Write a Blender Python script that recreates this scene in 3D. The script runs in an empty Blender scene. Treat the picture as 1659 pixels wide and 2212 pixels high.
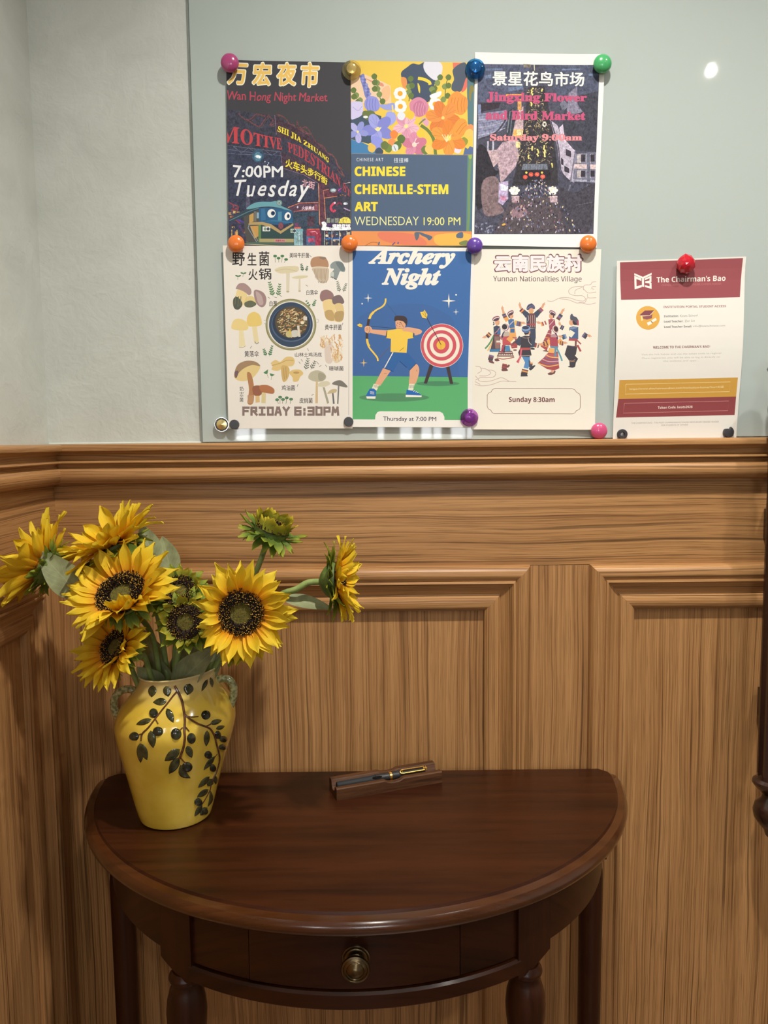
import bpy, bmesh, math, random
from math import sin, cos, pi, radians, sqrt, atan2, hypot
from mathutils import Vector, Matrix
from mathutils.bvhtree import BVHTree

random.seed(7)
SC = bpy.context.scene
COL = SC.collection

# ------------------------------------------------------------------ camera
FPX, CXP, CYP = 1650.0, 829.5, 1106.0
CAM = Vector((0.0, -1.30, 1.36))
PITCH, ROLL = radians(5.3), 0.0104
_fw = Vector((0, cos(PITCH), -sin(PITCH)))
_r0 = Vector((1, 0, 0)); _u0 = _r0.cross(_fw)
_rt = cos(ROLL) * _r0 - sin(ROLL) * _u0
_up = cos(ROLL) * _u0 + sin(ROLL) * _r0
cd = bpy.data.cameras.new('camera')
cd.sensor_fit = 'VERTICAL'; cd.sensor_height = 36.0
cd.lens = FPX / 2212.0 * 36.0
cd.clip_start = 0.02
camo = bpy.data.objects.new('camera', cd); COL.objects.link(camo)
camo.matrix_world = Matrix.Translation(CAM) @ Matrix((_rt, _up, -_fw)).transposed().to_4x4()
SC.camera = camo


def ray(x, y):
    return (_fw + _rt * ((x - CXP) / FPX) - _up * ((y - CYP) / FPX))


def at(x, y, Y):                       # pixel of the photograph -> point on the upright plane at depth Y
    d = ray(x, y); return CAM + d * ((Y - CAM.y) / d.y)


def atz(x, y, Z):                      # pixel -> point on the level plane at height Z
    d = ray(x, y); return CAM + d * ((Z - CAM.z) / d.z)


# ------------------------------------------------------------------ world, lights, exposure
W = bpy.data.worlds.new('world'); SC.world = W; W.use_nodes = True
W.node_tree.nodes['Background'].inputs[0].default_value = (0.75, 0.85, 1.0, 1)
W.node_tree.nodes['Background'].inputs[1].default_value = 0.4
vs = SC.view_settings
vs.view_transform = 'Standard'; vs.look = 'None'; vs.exposure = 0.0; vs.gamma = 1.0
vs.use_curve_mapping = False
CEIL = 2.75
DOWNLIGHTS_AND_FILL = [((0.24, -0.80), 116.0, 0.035, 138), ((1.02, -0.80), 50.0, 0.035, 134), ((1.235, -1.70), 34.0, 0.016, 150), ((0.28, -2.6), 55.0, 0.05, 150)]  # the last one is an added fill light behind the camera


def lamp(name, kind, loc, power, color, **kw):
    l = bpy.data.lights.new(name, kind); l.energy = power; l.color = color
    for k, v in kw.items(): setattr(l, k, v)
    o = bpy.data.objects.new(name, l); COL.objects.link(o); o.location = loc
    return o


for (lx, ly), pw, rad, ang in DOWNLIGHTS_AND_FILL:
    lamp('downlight_or_fill_lamp', 'SPOT', (lx, ly, CEIL - 0.03), pw, (1.0, 0.945, 0.86), spot_size=radians(ang), spot_blend=1.0, shadow_soft_size=rad)

# ------------------------------------------------------------------ materials
def lin(c):
    c = c / 255.0
    return c / 12.92 if c <= 0.04045 else ((c + 0.055) / 1.055) ** 2.4


MATS = {}


def _principled(name):
    m = bpy.data.materials.new(name); m.use_nodes = True
    nt = m.node_tree; return m, nt, nt.nodes['Principled BSDF']


def flat(name, rgb, rough=0.5, metal=0.0, spec=0.5, coat=0.0, trans=0.0, ior=1.5, emit=0.0):
    if name in MATS: return MATS[name]
    m, nt, b = _principled(name)
    b.inputs['Base Color'].default_value = (*rgb, 1)
    b.inputs['Roughness'].default_value = rough
    b.inputs['Metallic'].default_value = metal
    b.inputs['Specular IOR Level'].default_value = spec
    b.inputs['Coat Weight'].default_value = coat
    b.inputs['Coat Roughness'].default_value = 0.08
    b.inputs['Transmission Weight'].default_value = trans
    b.inputs['IOR'].default_value = ior
    if emit:
        b.inputs['Emission Color'].default_value = (*rgb, 1)
        b.inputs['Emission Strength'].default_value = emit
    MATS[name] = m
    return m


def ink(r, g, b, photo=False):         # a printed colour on matt paper; photo: the mottled ink of a photographic print
    key = ('photo_' if photo else '') + 'ink_%02x%02x%02x' % (r, g, b)
    if key in MATS: return MATS[key]
    w = (lin(243), lin(234), lin(216)); al = (0.82, 0.79, 0.72)
    c = [min(0.9, lin(v) / w[i] * al[i]) for i, v in enumerate((r, g, b))]
    m = flat(key, c, rough=0.6, spec=0.18)
    if photo:
        nt = m.node_tree; L = nt.links.new; tc = nt.nodes.new('ShaderNodeTexCoord'); fs = []
        for sc_, zz in ((160, 1.0), (620, 0.55)):
            mp = nt.nodes.new('ShaderNodeMapping'); mp.inputs['Scale'].default_value = (sc_, sc_, sc_ * zz); L(tc.outputs['Object'], mp.inputs[0])
            n = nt.nodes.new('ShaderNodeTexNoise'); n.inputs['Scale'].default_value = 1.0; n.inputs['Detail'].default_value = 3.0; n.inputs['Distortion'].default_value = 0.8
            L(mp.outputs[0], n.inputs['Vector']); fs.append(n)
        ad = nt.nodes.new('ShaderNodeMath'); ad.operation = 'ADD'; L(fs[0].outputs[0], ad.inputs[0]); L(fs[1].outputs[0], ad.inputs[1])
        mr = nt.nodes.new('ShaderNodeMapRange'); mr.inputs[1].default_value = 0.65; mr.inputs[2].default_value = 1.35; mr.inputs[3].default_value = 0.45; mr.inputs[4].default_value = 1.6; L(ad.outputs[0], mr.inputs[0])
        mx = nt.nodes.new('ShaderNodeMix'); mx.data_type = 'RGBA'; mx.blend_type = 'MULTIPLY'; mx.inputs[0].default_value = 1.0
        mx.inputs[6].default_value = (*c, 1); L(mr.outputs[0], mx.inputs[7]); L(mx.outputs[2], nt.nodes['Principled BSDF'].inputs['Base Color'])
    return m


def N(nt, typ, **kw):
    n = nt.nodes.new(typ)
    for k, v in kw.items():
        if k.startswith('i_'):
            n.inputs[k[2:].replace('_', ' ')].default_value = v
        else: setattr(n, k, v)
    return n


def ramp(nt, stops):
    n = nt.nodes.new('ShaderNodeValToRGB'); e = n.color_ramp.elements
    while len(e) < len(stops): e.new(0.5)
    for el, (p, c) in zip(e, stops):
        el.position = p; el.color = (*c, 1) if len(c) == 3 else c
    return n


def wood(name, light, mid, dark, rough=0.36, su=1.3, sv=70.0, coat=0.0, contrast=1.0, bump=0.12, wave=0.0, fine=False, spec=0.5):
    """Straight-grained veneer: u runs along the grain, v across, both in metres."""
    if name in MATS: return MATS[name]
    m, nt, b = _principled(name); L = nt.links.new
    uv = N(nt, 'ShaderNodeUVMap');
    wob = N(nt, 'ShaderNodeTexNoise', i_Scale=1.0, i_Detail=2.0)
    mpw = N(nt, 'ShaderNodeMapping'); mpw.inputs['Scale'].default_value = (2.2, 9.0, 1)
    L(uv.outputs[0], mpw.inputs[0]); L(mpw.outputs[0], wob.inputs['Vector'])
    sub = N(nt, 'ShaderNodeMath', operation='SUBTRACT'); L(wob.outputs[0], sub.inputs[0]); sub.inputs[1].default_value = 0.5
    mul = N(nt, 'ShaderNodeMath', operation='MULTIPLY'); L(sub.outputs[0], mul.inputs[0]); mul.inputs[1].default_value = 0.02 + wave
    comb = N(nt, 'ShaderNodeCombineXYZ'); L(mul.outputs[0], comb.inputs[1])
    add = N(nt, 'ShaderNodeVectorMath', operation='ADD'); L(uv.outputs[0], add.inputs[0]); L(comb.outputs[0], add.inputs[1])

    def layer(scu, scv, det, dist=0.0):
        mp = N(nt, 'ShaderNodeMapping'); mp.inputs['Scale'].default_value = (scu, scv, 1)
        L(add.outputs[0], mp.inputs[0])
        n = N(nt, 'ShaderNodeTexNoise', i_Scale=1.0, i_Detail=det, i_Roughness=0.6, i_Distortion=dist)
        L(mp.outputs[0], n.inputs['Vector']); return n
    a = layer(su, sv, 4.0); c = layer(su * 0.6, sv * (0.16 if fine else 0.24), 2.0); d = layer(su * 6, sv * (2.0 if fine else 5.5), 2.0); e = layer(su * 0.8, sv * (0.40 if fine else 1.5), 1.0)
    r1 = ramp(nt, [(0.36, dark), (0.47, mid), (0.62, light)])
    mixf = N(nt, 'ShaderNodeMix', data_type='FLOAT'); mixf.inputs[0].default_value = 0.38
    L(a.outputs[0], mixf.inputs[2]); L(c.outputs[0], mixf.inputs[3]); L(mixf.outputs[0], r1.inputs[0])
    # thin dark pores
    r2 = ramp(nt, [(0.36, (0.50, 0.50, 0.50)), (0.45, (1, 1, 1))]); L(d.outputs[0], r2.inputs[0])
    r3 = ramp(nt, [(0.325, (0.42, 0.40, 0.40)), (0.37, (1, 1, 1))]); L(e.outputs[0], r3.inputs[0])
    m1 = N(nt, 'ShaderNodeMix', data_type='RGBA', blend_type='MULTIPLY'); m1.inputs[0].default_value = 0.72 * contrast
    L(r1.outputs[0], m1.inputs[6]); L(r2.outputs[0], m1.inputs[7])
    m2 = N(nt, 'ShaderNodeMix', data_type='RGBA', blend_type='MULTIPLY'); m2.inputs[0].default_value = 0.8 * contrast
    L(m1.outputs[2], m2.inputs[6]); L(r3.outputs[0], m2.inputs[7])
    L(m2.outputs[2], b.inputs['Base Color'])
    b.inputs['Roughness'].default_value = rough; b.inputs['Specular IOR Level'].default_value = spec
    b.inputs['Coat Weight'].default_value = coat; b.inputs['Coat Roughness'].default_value = 0.16
    bp = N(nt, 'ShaderNodeBump'); bp.inputs['Strength'].default_value = bump; bp.inputs['Distance'].default_value = 0.001
    L(d.outputs[0], bp.inputs['Height']); L(bp.outputs[0], b.inputs['Normal'])
    MATS[name] = m
    return m


def noisy(name, c1, c2, scale=30, rough=0.5, bump=0.0, coat=0.0, detail=5, spec=0.5, lo=0.35, hi=0.65, dist=0.002):
    if name in MATS: return MATS[name]
    m, nt, b = _principled(name); L = nt.links.new
    tc = N(nt, 'ShaderNodeTexCoord'); n = N(nt, 'ShaderNodeTexNoise', i_Scale=scale, i_Detail=detail)
    L(tc.outputs['Object'], n.inputs['Vector'])
    r = ramp(nt, [(lo, c1), (hi, c2)]); L(n.outputs[0], r.inputs[0]); L(r.outputs[0], b.inputs['Base Color'])
    b.inputs['Roughness'].default_value = rough; b.inputs['Coat Weight'].default_value = coat
    b.inputs['Coat Roughness'].default_value = 0.1; b.inputs['Specular IOR Level'].default_value = spec
    if bump:
        bp = N(nt, 'ShaderNodeBump'); bp.inputs['Strength'].default_value = bump; bp.inputs['Distance'].default_value = dist
        L(n.outputs[0], bp.inputs['Height']); L(bp.outputs[0], b.inputs['Normal'])
    MATS[name] = m
    return m


TEAK = wood('teak_laminate', (0.545, 0.295, 0.119), (0.410, 0.208, 0.078), (0.215, 0.098, 0.035), su=1.7, sv=400, fine=True, spec=0.35)
MAHOG = wood('dark_mahogany', (0.052, 0.0135, 0.0036), (0.034, 0.0080, 0.0021), (0.014, 0.0036, 0.0012), rough=0.36, su=2.6, sv=34, coat=0.10, spec=0.32, contrast=0.5, bump=0.03)
MAHOG_EDGE = wood('polished_mahogany_edge', (0.080, 0.024, 0.0058), (0.058, 0.0165, 0.0040), (0.030, 0.008, 0.0024), rough=0.20, su=2.6, sv=34, coat=0.7, contrast=0.5, bump=0.02)
WALNUT = wood('walnut', (0.13, 0.055, 0.022), (0.085, 0.034, 0.013), (0.04, 0.016, 0.007), rough=0.55, spec=0.25, su=8, sv=220, contrast=0.7)
DARKWOOD = wood('dark_turned_wood', (0.045, 0.018, 0.012), (0.03, 0.012, 0.008), (0.012, 0.006, 0.005), rough=0.22, su=4, sv=90, coat=0.5, contrast=0.6, bump=0.02)


def plaster_mat():
    m, nt, b = _principled('grey_plaster'); L = nt.links.new
    tc = N(nt, 'ShaderNodeTexCoord')
    n1 = N(nt, 'ShaderNodeTexNoise', i_Scale=9.0, i_Detail=8.0, i_Roughness=0.62, i_Distortion=0.6)
    n2 = N(nt, 'ShaderNodeTexNoise', i_Scale=55.0, i_Detail=4.0, i_Distortion=1.2)
    L(tc.outputs['Object'], n1.inputs['Vector']); L(tc.outputs['Object'], n2.inputs['Vector'])
    r = ramp(nt, [(0.3, (0.535, 0.565, 0.525)), (0.7, (0.625, 0.655, 0.615))]); L(n1.outputs[0], r.inputs[0])
    L(r.outputs[0], b.inputs['Base Color']); b.inputs['Roughness'].default_value = 0.7
    ad = N(nt, 'ShaderNodeMath', operation='ADD'); L(n1.outputs[0], ad.inputs[0])
    ml = N(nt, 'ShaderNodeMath', operation='MULTIPLY'); L(n2.outputs[0], ml.inputs[0]); ml.inputs[1].default_value = 0.35
    L(ml.outputs[0], ad.inputs[1])
    bp = N(nt, 'ShaderNodeBump'); bp.inputs['Strength'].default_value = 0.6; bp.inputs['Distance'].default_value = 0.004
    L(ad.outputs[0], bp.inputs['Height']); L(bp.outputs[0], b.inputs['Normal'])
    return m


PLASTER = plaster_mat()
WHITE = flat('white_paint', (0.75, 0.74, 0.70), rough=0.6)
FLOORM = wood('floor_planks', (0.22, 0.12, 0.06), (0.15, 0.08, 0.04), (0.07, 0.035, 0.02), rough=0.35)

# ------------------------------------------------------------------ object helpers
WL = {}                                 # world position of every helper-made object


def link(o): COL.objects.link(o); return o


def thing(name, label, cat, loc=(0, 0, 0), group=None):
    o = link(bpy.data.objects.new(name, None)); o.location = loc; o.empty_display_size = 0.05
    WL[o.name] = Vector(loc)
    tag(o, label, cat, group); return o


def tag(o, label, cat, group=None):
    o['label'] = label; o['category'] = cat
    if group: o['group'] = group
    return o


def holder(name, parent, loc):          # an Empty part that parents sub-parts
    o = link(bpy.data.objects.new(name, None)); o.empty_display_size = 0.02
    o.parent = parent; o.location = Vector(loc) - WL[parent.name]; WL[o.name] = Vector(loc); return o


def obj(name, bm, mats, parent=None, loc=None, smooth=True, flip=False):
    """bm is in world coordinates; the object's origin goes to loc (or to its parent's origin)."""
    me = bpy.data.meshes.new(name)
    org = Vector(loc) if loc is not None else (WL[parent.name] if parent else Vector((0, 0, 0)))
    bmesh.ops.translate(bm, verts=bm.verts, vec=-org)
    if flip: bmesh.ops.reverse_faces(bm, faces=bm.faces)
    if smooth:
        for f in bm.faces: f.smooth = True
    bm.to_mesh(me); bm.free()
    for m in (mats if isinstance(mats, (list, tuple)) else [mats]): me.materials.append(m)
    o = link(bpy.data.objects.new(name, me))
    if parent:
        o.parent = parent; o.location = org - WL[parent.name]
    else: o.location = org
    WL[o.name] = org
    if smooth: crease(o)
    return o


def crease(o, ang=38):
    bm = bmesh.new(); bm.from_mesh(o.data); a = radians(ang)
    for e in bm.edges:
        if len(e.link_faces) == 2 and e.calc_face_angle(0) > a: e.smooth = False
    bm.to_mesh(o.data); bm.free()


def struct(name, bm, m, smooth=False):
    o = obj(name, bm, m, None, (0, 0, 0), smooth); o['kind'] = 'structure'; return o


def set_uv(bm, axis, off=None):
    """u along the grain axis, v across it, in metres; a random shift per piece."""
    uv = bm.loops.layers.uv.verify(); ou, ov = off or (random.uniform(0, 9), random.uniform(0, 9))
    oth = [i for i in range(3) if i != axis]
    for f in bm.faces:
        for l in f.loops:
            c = l.vert.co
            l[uv].uv = (c[axis] + ou, c[oth[0]] + 0.93 * c[oth[1]] + ov)


def box(bm, x0, x1, y0, y1, z0, z1, bevel=0.0):
    vs_ = [bm.verts.new((x, y, z)) for z in (z0, z1) for y in (y0, y1) for x in (x0, x1)]
    fs = [(0, 2, 3, 1), (4, 5, 7, 6), (0, 1, 5, 4), (2, 6, 7, 3), (0, 4, 6, 2), (1, 3, 7, 5)]
    faces = [bm.faces.new([vs_[i] for i in f]) for f in fs]
    if bevel:
        ed = list({e for f in faces for e in f.edges})
        bmesh.ops.bevel(bm, geom=ed, offset=bevel, segments=2, profile=0.6, affect='EDGES')


def lathe(bm, prof, cx, cy, seg=48, a0=0.0, a1=2 * pi, caps=True):
    """prof: list of (radius, z)."""
    full = abs(a1 - a0 - 2 * pi) < 1e-6
    n = seg if full else seg + 1
    rings = []
    for r, z in prof:
        rings.append([bm.verts.new((cx + r * cos(a0 + (a1 - a0) * k / seg), cy + r * sin(a0 + (a1 - a0) * k / seg), z)) for k in range(n)])
    for i in range(len(prof) - 1):
        for k in range(n if full else n - 1):
            k2 = (k + 1) % n
            bm.faces.new((rings[i][k], rings[i][k2], rings[i + 1][k2], rings[i + 1][k]))
    if caps:
        bm.faces.new(list(reversed(rings[0]))); bm.faces.new(rings[-1])
    return rings


def tube(bm, pts, rad, seg=10, caps=True):
    """A round tube along points; rad is one radius or one per point."""
    pts = [Vector(p) for p in pts]; n = len(pts)
    rads = rad if isinstance(rad, (list, tuple)) else [rad] * n
    rings = []; prev = None
    for i, p in enumerate(pts):
        t = (pts[min(i + 1, n - 1)] - pts[max(i - 1, 0)]).normalized()
        if prev is None:
            prev = t.orthogonal().normalized()
        a = (prev - t * prev.dot(t)).normalized(); b = t.cross(a); prev = a
        rings.append([bm.verts.new(p + (a * cos(2 * pi * k / seg) + b * sin(2 * pi * k / seg)) * rads[i]) for k in range(seg)])
    for i in range(n - 1):
        for k in range(seg):
            k2 = (k + 1) % seg
            bm.faces.new((rings[i][k], rings[i][k2], rings[i + 1][k2], rings[i + 1][k]))
    if caps:
        bm.faces.new(list(reversed(rings[0]))); bm.faces.new(rings[-1])


def spline(pts, n=8, closed=False):
    """Catmull-Rom through 2-D or 3-D points."""
    P = [Vector(p) for p in pts]; m = len(P); out = []
    for i in range(m if closed else m - 1):
        p1 = P[i]; p2 = P[(i + 1) % m]
        p0 = P[(i - 1) % m] if closed or i > 0 else 2 * p1 - p2
        p3 = P[(i + 2) % m] if closed or i + 2 < m else 2 * p2 - p1
        for k in range(n):
            t = k / n
            out.append(0.5 * ((2 * p1) + (p2 - p0) * t + (2 * p0 - 5 * p1 + 4 * p2 - p3) * t * t + (3 * p1 - p0 - 3 * p2 + p3) * t ** 3))
    if not closed: out.append(P[-1])
    return out


# ------------------------------------------------------------------ the room
XL, XR, YR = -0.567, 2.6, -4.2          # left wall, right wall, rear wall (the back wall is at Y = 0)
XLL, YL = -2.6, -1.42                   # the left wall is a short return; beyond it the room goes on to XLL
bm = bmesh.new(); box(bm, XLL - 0.12, XR + 0.12, YR - 0.12, 0.12, -0.1, 0.0); set_uv(bm, 1); struct('floor', bm, FLOORM)
bm = bmesh.new(); box(bm, XLL - 0.12, XR + 0.12, YR - 0.12, 0.12, CEIL, CEIL + 0.1); struct('ceiling', bm, WHITE)
bm = bmesh.new(); box(bm, XLL - 0.12, XR + 0.12, 0.0, 0.12, 0, CEIL); struct('wall_back', bm, PLASTER)
bm = bmesh.new(); box(bm, XL - 0.12, XL, YL, 0.0, 0, CEIL); struct('wall_left', bm, PLASTER)
bm = bmesh.new(); box(bm, XLL - 0.12, XLL, YR, 0.0, 0, CEIL); struct('wall_side', bm, WHITE)
bm = bmesh.new(); box(bm, XR, XR + 0.12, YR, 0.0, 0, CEIL); struct('wall_right', bm, WHITE)
# rear wall with two daylight windows behind the camera


def rear_at(px):                        # where a reflection seen at pixel column px comes from on the rear wall
    d = (px - CXP) / FPX * (abs(CAM.y) + abs(YR)) / cos(PITCH); return d


win_spans = [(rear_at(513), rear_at(578)), (rear_at(806), rear_at(1026))]
ZW0, ZW1 = 1.375, 2.15
bm = bmesh.new()
xs = [XLL - 0.12] + [v for s in win_spans for v in s] + [XR + 0.12]
# solid piers, the strip under and the strip over the windows
for i in range(0, len(xs), 2):
    a, b_ = xs[i], xs[i + 1]
    if b_ > a: box(bm, a, b_, YR - 0.12, YR, 0, CEIL)
for a, b_ in win_spans:
    box(bm, a, b_, YR - 0.12, YR, 0, ZW0); box(bm, a, b_, YR - 0.12, YR, ZW1, CEIL)
struct('wall_rear', bm, WHITE)
DAY = flat('daylight_pane', (0.93, 0.97, 1.0), emit=14.0)
FRAME = flat('window_frame', (0.25, 0.26, 0.27), rough=0.4)
muls = [[545], [833, 861, 894, 912, 936, 957, 976, 1007]]
for wi, ((a, b_), mm) in enumerate(zip(win_spans, muls)):
    bm = bmesh.new(); box(bm, a, b_, YR - 0.09, YR - 0.08, ZW0, ZW1)
    o = struct('window_%d' % (wi + 1), bm, DAY)
    bm = bmesh.new()
    if wi == 0: bars = [(542, 547)]
    else: bars = [(806, 818), (831, 866), (892, 912), (934, 938), (955, 976), (1007, 1010), (1022, 1026)]
    for p, q in bars: box(bm, rear_at(p), rear_at(q), YR - 0.08, YR - 0.05, ZW0, ZW1)
    f = obj('window_frame', bm, FRAME, o, smooth=False); f['kind'] = 'structure'

# wainscot on the back wall and on the left wall: cap rail, frieze, stiles, raised mouldings, recessed panels
Z_CAP, Z_RAIL, Z_FR, Z_IN, Z_PB = 1.36, 1.293, 1.147, 1.069, 0.13
YF = -0.010                             # face of the frieze and stiles (back wall)
XF = XL + 0.010                         # the same on the left wall
YP = -0.003                             # face of the recessed panels
RAIL = [(0.000, Z_CAP), (0.022, Z_CAP), (0.0265, Z_CAP - 0.002), (0.028, Z_CAP - 0.006), (0.027, Z_CAP - 0.011), (0.024, Z_CAP - 0.0125),
        (0.017, Z_CAP - 0.0135), (0.0125, Z_CAP - 0.018), (0.0125, Z_CAP - 0.024), (0.016, Z_CAP - 0.0275), (0.0205, Z_CAP - 0.029), (0.0210, Z_CAP - 0.031), (0.0195, Z_CAP - 0.0325),
        (0.0130, Z_CAP - 0.033), (0.0115, Z_CAP - 0.038), (0.0165, Z_CAP - 0.0415), (0.0195, Z_CAP - 0.046), (0.0205, Z_CAP - 0.053), (0.0190, Z_CAP - 0.060), (0.0150, Z_CAP - 0.0655), (0.011, Z_CAP - 0.0672), (0.0, Z_CAP - 0.0675)]


def sweep(prof_pts, name, m, axis):
    """prof_pts: list of pairs (start point, end point) of each profile line."""
    bm = bmesh.new(); nseg = 1
    A = [bm.verts.new(a) for a, b in prof_pts]; B = [bm.verts.new(b) for a, b in prof_pts]
    for i in range(len(A) - 1):
        bm.faces.new((A[i], B[i], B[i + 1], A[i + 1]))
    bm.faces.new(A); bm.faces.new(list(reversed(B)))
    bmesh.ops.recalc_face_normals(bm, faces=bm.faces)
    uv = bm.loops.layers.uv.verify(); ou, ov = random.uniform(0, 9), random.uniform(0, 9)
    acc = [0.0]
    for i in range(1, len(prof_pts)): acc.append(acc[-1] + (Vector(prof_pts[i][0]) - Vector(prof_pts[i - 1][0])).length)
    idx = {}
    for i, v in enumerate(A): idx[v] = acc[i]
    for i, v in enumerate(B): idx[v] = acc[i]
    for f in bm.faces:
        for l in f.loops: l[uv].uv = (l.vert.co[axis] + ou, idx[l.vert] + ov)
    o = struct(name, bm, m, smooth=True); return o


TN = [0]


def trim_name():
    TN[0] += 1; return 'trim_%d' % TN[0]


sweep([((XF - 0.010 + d, YF + 0.010 - d, z), (XR, YF + 0.010 - d, z)) for d, z in [(a + 0.010 if a else 0, z) for a, z in RAIL]], trim_name(), TEAK, 0)
sweep([((XL + d, -d, z), (XL + d, YL, z)) for d, z in [(a + 0.010 if a else 0, z) for a, z in RAIL]], trim_name(), TEAK, 1)
# thin bead of pale sealant along the top of the rail
SEAL = flat('sealant', (0.62, 0.64, 0.58), rough=0.4)
bm = bmesh.new(); tube(bm, [(XL + 0.002, -0.002, Z_CAP + 0.0005), (XR, -0.002, Z_CAP + 0.0005)], 0.0025, 8); struct(trim_name(), bm, SEAL, True)
# frieze boards
bm = bmesh.new(); box(bm, XF, XR, YF, 0.0, Z_FR, Z_RAIL); set_uv(bm, 0); struct(trim_name(), bm, TEAK)
bm = bmesh.new(); box(bm, XL, XF, YL, 0.0, Z_FR, Z_RAIL); set_uv(bm, 1); struct(trim_name(), bm, TEAK)
# stiles (vertical grain) and panels on the back wall
STILES = [(XF, -0.463), (0.248, 0.350), (1.061, 1.163), (1.874, 1.976)]
PANELS = [(-0.463, 0.248), (0.350, 1.061), (1.163, 1.874), (1.976, XR)]
for a, b_ in STILES:
    bm = bmesh.new(); box(bm, a, b_, YF, 0.0, 0.0, Z_FR - 0.0008); set_uv(bm, 2); struct(trim_name(), bm, TEAK)
for a, b_ in PANELS:
    bm = bmesh.new(); box(bm, a, b_, YP, 0.0, 0.0, Z_FR - 0.0008); set_uv(bm, 2); struct(trim_name(), bm, TEAK)
    bm = bmesh.new(); box(bm, a, b_, YF, YP, 0.0, Z_PB); set_uv(bm, 0); struct(trim_name(), bm, TEAK)
# left wall
LST = [(-0.066, 0.0), (YL, -1.32)]
LPN = [(-1.32, -0.066)]
for a, b_ in LST:
    bm = bmesh.new(); box(bm, XL, XF, a, b_ if b_ < 0 else YF, 0.0, Z_FR - 0.0008); set_uv(bm, 2); struct(trim_name(), bm, TEAK)
for a, b_ in LPN:
    bm = bmesh.new(); box(bm, XL, XL - YP, a, b_, 0.0, Z_FR - 0.0008); set_uv(bm, 2); struct(trim_name(), bm, TEAK)
    bm = bmesh.new(); box(bm, XL - YP, XF, a, b_, 0.0, Z_PB); set_uv(bm, 1); struct(trim_name(), bm, TEAK)

# raised moulding: s = distance inwards from the outer edge, h = height over the stile face
MOULD = [(0.0, -0.004), (0.0, 0.004), (0.0015, 0.0090), (0.006, 0.0135), (0.012, 0.0155), (0.018, 0.0150), (0.0225, 0.0125), (0.0238, 0.0105), (0.0255, 0.0105), (0.0262, 0.0130), (0.0295, 0.0136), (0.0305, 0.0118),
         (0.036, 0.0082), (0.043, 0.0040), (0.050, 0.0010), (0.0522, 0.0016), (0.0540, 0.0046), (0.0600, 0.0066), (0.066, 0.0068), (0.072, 0.0054), (0.0765, 0.0026), (0.078, 0.0), (0.078, -0.0068)]


def mould_frame(u0, u1, z0, z1, place, up_axis=2, along=0):
    """place(u, z, h) -> world point; four mitred lengths."""
    def run(p0, p1, axis):
        sweep([(place(*p0(s), h), place(*p1(s), h)) for s, h in MOULD], trim_name(), TEAK, axis)
    run(lambda s: (u0 + s, z1 - s), lambda s: (u1 - s, z1 - s), along)
    run(lambda s: (u0 + s, z0 + s), lambda s: (u1 - s, z0 + s), along)
    run(lambda s: (u0 + s, z0 + s), lambda s: (u0 + s, z1 - s), up_axis)
    run(lambda s: (u1 - s, z0 + s), lambda s: (u1 - s, z1 - s), up_axis)


for a, b_ in PANELS[:3]:
    mould_frame(a, b_, Z_PB, Z_FR, lambda u, z, h: (u, YF - h, z))
for a, b_ in LPN:
    mould_frame(a, b_, Z_PB, Z_FR, lambda u, z, h: (XF + h, u, z), along=1)
# baseboards
bm = bmesh.new(); box(bm, XF, XR, YF - 0.012, YF, 0, 0.11, 0.003); set_uv(bm, 0); struct('baseboard_back', bm, TEAK)
bm = bmesh.new(); box(bm, XF, XF + 0.012, YL, YF - 0.012, 0, 0.11, 0.003); set_uv(bm, 1); struct('baseboard_left', bm, TEAK)

# recessed ceiling downlights (out of frame above; they light the wall, the rearmost is added as fill)
GLOW = flat('downlight_lens', (1.0, 0.93, 0.8), emit=18.0)
TRIMM = flat('downlight_ring', (0.8, 0.8, 0.78), rough=0.3)
for i, ((lx, ly), pw, rad, ang) in enumerate(DOWNLIGHTS_AND_FILL):
    t = thing('downlight_or_fill', 'round white recessed downlight or added fill light in the ceiling', 'ceiling light', (lx, ly, CEIL), 'ceiling downlights')
    k = 0.36 if rad < 0.02 else 1.0       # one is a small spot
    bm = bmesh.new(); lathe(bm, [(0.055 * k, CEIL), (0.055 * k, CEIL - 0.006), (0.046 * k, CEIL - 0.008), (0.044 * k, CEIL)], lx, ly, 32, caps=False); obj('trim_ring', bm, TRIMM, t)
    bm = bmesh.new(); lathe(bm, [(0.044 * k, CEIL - 0.001), (0.044 * k, CEIL - 0.002)], lx, ly, 32); obj('lens', bm, GLOW, t)
# ------------------------------------------------------------------ half-moon console table
TX, TZ = -0.049, 0.7925                    # centre of the half-moon, height of the top
YB = -0.027                              # back edge of the top, just clear of the wall mouldings
def moon(a, b, n=64, rc=0.026, yb=YB):
    """Plan outline of a half-moon with rounded back corners, from back left round the front to back right."""
    pts = []
    for k in range(n + 1):
        t = pi + pi * k / n
        x, y = a * cos(t), b * sin(t)
        pts.append(Vector((x, y)))
    # pull the two back corners in: rounded ears
    out = []
    for p in pts:
        d = -p.y
        if d < rc:
            q = 1 - d / rc
            s = 1 if p.x > 0 else -1
            out.append(Vector((p.x - s * rc * (1 - sqrt(max(0, 1 - q * q))) * 0.62, p.y)))
        else: out.append(p)
    return [Vector((TX + p.x, min(p.y + yb * 0.0 - 0.0, 0) + yb)) for p in out]


table = thing('console_table', 'dark brown half-moon wooden console table with one drawer against the panelled wall', 'table', (TX, -0.2, 0.0))
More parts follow.
